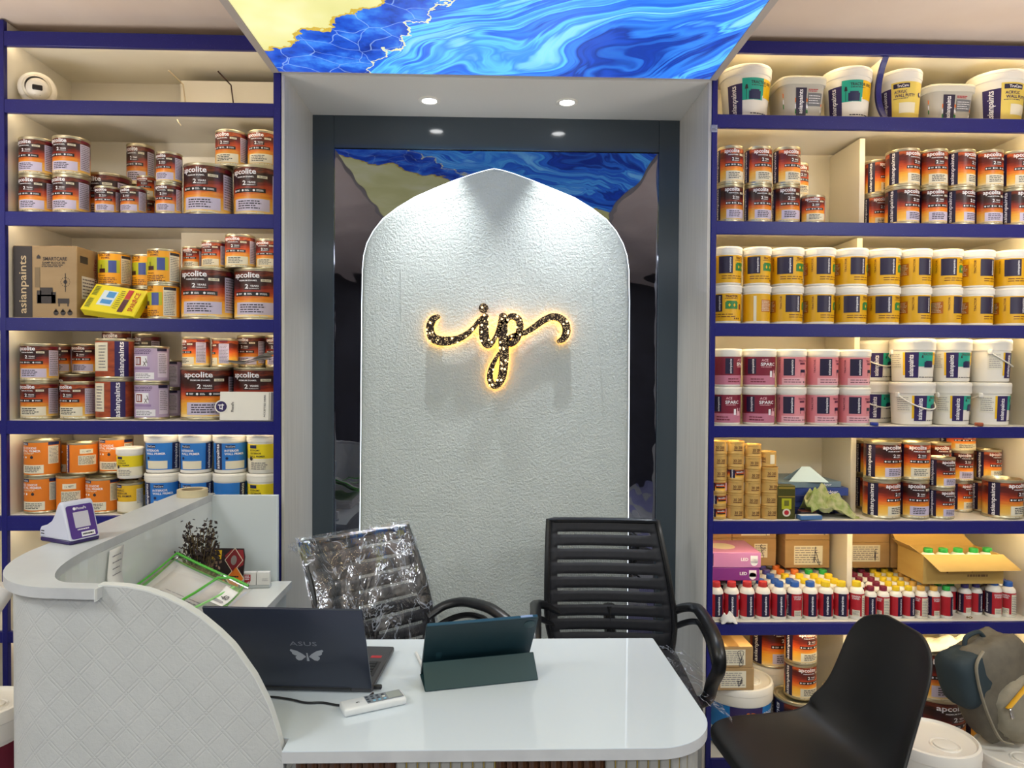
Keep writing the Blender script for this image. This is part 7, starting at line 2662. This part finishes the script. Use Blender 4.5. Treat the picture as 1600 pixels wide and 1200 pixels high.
def film(parent, S, seed):
    b = MB()
    nu, nv = 26, 24
    for side, off in ((1, -0.016), (-1, 0.018)):
        vs, fs = [], []
        for i in range(nu + 1):
            for j in range(nv + 1):
                u, v = -1.10 + 2.20 * i / nu, -0.02 + 1.065 * j / nv
                p = S(max(-1.08, min(1.08, u)), v)
                nrm = (S(min(u + 0.05, 1.1), v) - S(u - 0.05, v)).cross(S(u, v + 0.05) - S(u, v - 0.05)).normalized()
                nz_ = mnoise.noise(Vector((u * 3.3 + seed, v * 5, side * 3))) * 0.010 + mnoise.noise(Vector((u * 8 + seed, v * 11, side * 5))) * 0.006
                edge = max(0.0, (abs(u) - 0.95) / 0.15, (v - 0.99) / 0.055)
                k = 1 - min(1, edge)
                vs.append(p + nrm * ((0.020 * side + nz_) * k + nz_ * 0.4))
        for i in range(nu):
            for j in range(nv):
                a = i * (nv + 1) + j
                fs.append((a, a + nv + 1, a + nv + 2, a + 1))
        b.add(vs, fs, WRAP)
    b.obj('plastic_wrap', parent, smooth=180, label='crinkled clear plastic wrap')
    # gathered corner of the bag
    c = MB()
    q = S(-1.05, 1.02)
    rr = random.Random(3)
    for k in range(7):
        e = q + Vector((-0.035 - 0.02 * rr.random(), -0.03 - 0.02 * rr.random(), -0.03 + 0.03 * rr.random()))
        s_ = q + Vector((0.01 * rr.random(), 0, -0.01 * k))
        c.add([s_, s_ + Vector((0.004, 0, 0.012)), e + Vector((0, 0, 0.010)), e], [(0, 1, 2, 3)], WRAP)
    c.obj('bag_corner', parent, smooth=0)


film(ch_l, S_l, 4.0)
# film on the seat of the bare-backed chair, hanging over its right side
b = MB()
vs, fs = [], []
nu, nv = 22, 18
for i in range(nu + 1):
    for j in range(nv + 1):
        u, v = i / nu, j / nv
        x = -0.25 + 0.56 * u
        y = -0.30 + 0.50 * v
        drop = max(0, x - 0.235)
        z = 0.492 - drop * 0.75 + 0.022 * mnoise.noise(Vector((u * 6, v * 6, 2))) + 0.010 * mnoise.noise(Vector((u * 14, v * 14, 7))) + 0.012
        vs.append((x, y + 0.03 * mnoise.noise(Vector((u * 5, 3, v * 5))), z))
for i in range(nu):
    for j in range(nv):
        a = i * (nv + 1) + j
        fs.append((a, a + nv + 1, a + nv + 2, a + 1))
b.add(vs, fs, WRAP)
b.obj('seat_film', ch_r, smooth=180, label='crinkled clear plastic film on the seat')

# ------------------------------------------------------------------ moulded shell chair
sh = thing('shell_chair', 'black moulded plastic shell chair before the right shelving', 'chair', (0.928, 1.955, -0.022), R_(-90 + 4))
PRF = [(-0.245, 0.405, 0.175, 0.0), (-0.238, 0.432, 0.205, 0.002), (-0.20, 0.446, 0.222, 0.006), (-0.13, 0.442, 0.232, 0.016), (-0.03, 0.430, 0.236, 0.030), (0.06, 0.424, 0.232, 0.048), (0.125, 0.438, 0.226, 0.070),
       (0.165, 0.490, 0.215, 0.075), (0.188, 0.560, 0.196, 0.060), (0.205, 0.640, 0.188, 0.046), (0.222, 0.715, 0.182, 0.036), (0.234, 0.765, 0.160, 0.026), (0.241, 0.795, 0.122, 0.016), (0.244, 0.812, 0.070, 0.006)]
pr = catmull(PRF, 4)
nu = 24
vs, fs = [], []
for k, (y, z, hw_, rise) in enumerate(pr):
    a, c = pr[max(k - 1, 0)], pr[min(k + 1, len(pr) - 1)]
    ty, tz = c[0] - a[0], c[1] - a[1]
    q = math.hypot(ty, tz)
    ny, nz_ = -tz / q, ty / q       # towards the sitter
    for i in range(nu + 1):
        u = -1 + 2 * i / nu
        r = rise * abs(u) ** 2.4
        vs.append((u * hw_, y + ny * r, z + nz_ * r))
for k in range(len(pr) - 1):
    for i in range(nu):
        a = k * (nu + 1) + i
        fs.append((a, a + 1, a + nu + 2, a + nu + 1))
b = MB()
SHELL = mat('black_shell_plastic', '1a1a1b', 0.48)
b.add(vs, fs, SHELL)
o = b.obj('shell', sh, smooth=180)
md = o.modifiers.new('thickness', 'SOLIDIFY')
md.thickness = 0.010
md.offset = -1
sub = o.modifiers.new('round', 'SUBSURF')
sub.levels = sub.render_levels = 1
WOOD = noisy('beech_leg', 'b48a58', 'c79c68', 12, 0.5, stretch=(4, 4, 0.6))
for sx_ in (-1, 1):
    for sy_, y0 in ((-1, -0.13), (1, 0.10)):
        b = MB()
        b.tube([(sx_ * 0.13, y0, 0.415), (sx_ * 0.21, y0 + sy_ * 0.10, 0.0225)], [0.017, 0.011], WOOD, 12)
        b.obj('leg', sh)
b = MB()
for a, c in (((-0.15, -0.15, 0.33), (0.15, -0.15, 0.33)), ((-0.15, 0.12, 0.33), (0.15, 0.12, 0.33)), ((-0.15, -0.15, 0.33), (0.15, 0.12, 0.26)), ((0.15, -0.15, 0.33), (-0.15, 0.12, 0.26))):
    b.tube([a, c], 0.005, FRAMEM, 6)
b.obj('strut_frame', sh)

# ------------------------------------------------------------------ backpack
px_c = at(1565, 1085, 2.40)
bp_ = thing('backpack', 'grey and teal backpack with a yellow zip leaning at the right end', 'bag', (px_c.x, 2.395, 0.238), R_(16))
GREYF = noisy('grey_nylon', '5c574c', '6d675a', 20, 0.7)
TEALF = mat('teal_nylon', '23343c', 0.7)
LIGHTF = noisy('light_grey_nylon', '86806f', '97907e', 20, 0.7)
def blob(nm, cx, cy, cz, rx, ry, rz_, m, seed, n=3.2, amp=0.05, par=bp_, seg=30):
    b = MB()
    vs, fs = [], []
    rings = 20
    for i in range(rings + 1):
        th = PI * i / rings
        for k in range(seg):
            ph = 2 * PI * k / seg
            d = Vector((math.sin(th) * math.cos(ph), math.sin(th) * math.sin(ph), math.cos(th)))
            s = (abs(d.x) ** n + abs(d.y) ** n + abs(d.z) ** n) ** (-1 / n)
            nz2 = 1 + amp * mnoise.noise(d * 2.2 + Vector((seed, 0, 0))) + amp * 0.5 * mnoise.noise(d * 6 + Vector((seed, 3, 0)))
            vs.append((cx + rx * d.x * s * nz2, cy + ry * d.y * s * nz2, cz + rz_ * d.z * s * nz2))
    for i in range(rings):
        for k in range(seg):
            k2 = (k + 1) % seg
            fs.append((i * seg + k, (i + 1) * seg + k, (i + 1) * seg + k2, i * seg + k2))
    b.add(vs, fs, m)
    return b.obj(nm, par, smooth=180)
blob('main_compartment', 0.03, 0.0, 0.19, 0.155, 0.085, 0.19, GREYF, 1.0, 3.6, 0.10)
blob('teal_gusset', -0.088, 0.0, 0.262, 0.082, 0.080, 0.108, TEALF, 2.0, 3.4, 0.05)
blob('front_pocket', 0.060, -0.060, 0.110, 0.130, 0.060, 0.115, LIGHTF, 3.0, 3.0, 0.18)
b = MB()
za, zc_ = Vector((-0.055, -0.126, 0.165)), Vector((0.155, -0.120, 0.255))
b.tube([za, (za + zc_) / 2 + Vector((0, -0.010, 0.004)), zc_], 0.011, mat('yellow_zip', 'd7a31c', 0.5), 8, flat=0.45)
b.obj('zip', bp_)
b = MB()
b.box(-0.062, -0.048, -0.142, -0.133, 0.132, 0.170, CHROME, 0.002)
b.obj('zip_puller', bp_)
b = MB()
b.tube(catmull([(-0.05, -0.085, 0.375), (-0.105, -0.088, 0.33), (-0.118, -0.09, 0.20), (-0.10, -0.094, 0.06), (-0.05, -0.098, 0.015)], 6), 0.007, LIGHTF, 8, flat=0.6)
b.obj('piping', bp_)
b = MB()
b.tube(catmull([(-0.05, 0.0, 0.37), (-0.03, 0.0, 0.40), (0.03, 0.0, 0.40), (0.05, 0.0, 0.37)], 6), 0.009, TEALF, 8)
b.obj('carry_loop', bp_)
bp_.rotation_euler = (R_(-6), R_(-15), R_(14))
bp_.location.z += 0.018
bp_.location.x -= 0.005
bp_.scale = (0.88, 0.88, 0.88)

# stack of paper that carries the wallet
pk = thing('paper_ream', 'stack of white paper lying under the clear document wallet', 'papers', (-0.865, 1.96, ZD + 0.0025), R_(2))
for k in range(3):
    b = MB()
    b.box(-0.10, 0.10, -0.14, 0.14, 0.0145 * k, 0.0145 * k + 0.0138, PAPER, 0.0008)
    o = b.obj('paper_block', pk)
    o.rotation_euler.z = R_(2.5 * math.sin(k * 2.2))
# little price sticker on the blue post
p0 = at(1115, 202, YS)
st = thing('post_sticker', 'small pale printed sticker on the blue post right of the niche', 'sticker', (p0.x, YS - 0.0085, p0.z))
b = MB()
b.box(-0.011, 0.011, -0.0006, 0.0, -0.013, 0.013, mat('sticker_grey', 'a9adc0', 0.5))
b.obj('paper', st)
P_ = Print(lambda a, c, off: (a, -0.0006 - off * LAY, c))
P_.lines(-0.009, 0.009, -0.011, 0.011, 5, DARK_INK, 1, 0.4, 2)
P_.mb.obj('print', st, smooth=0)

settle()
finish_labels()
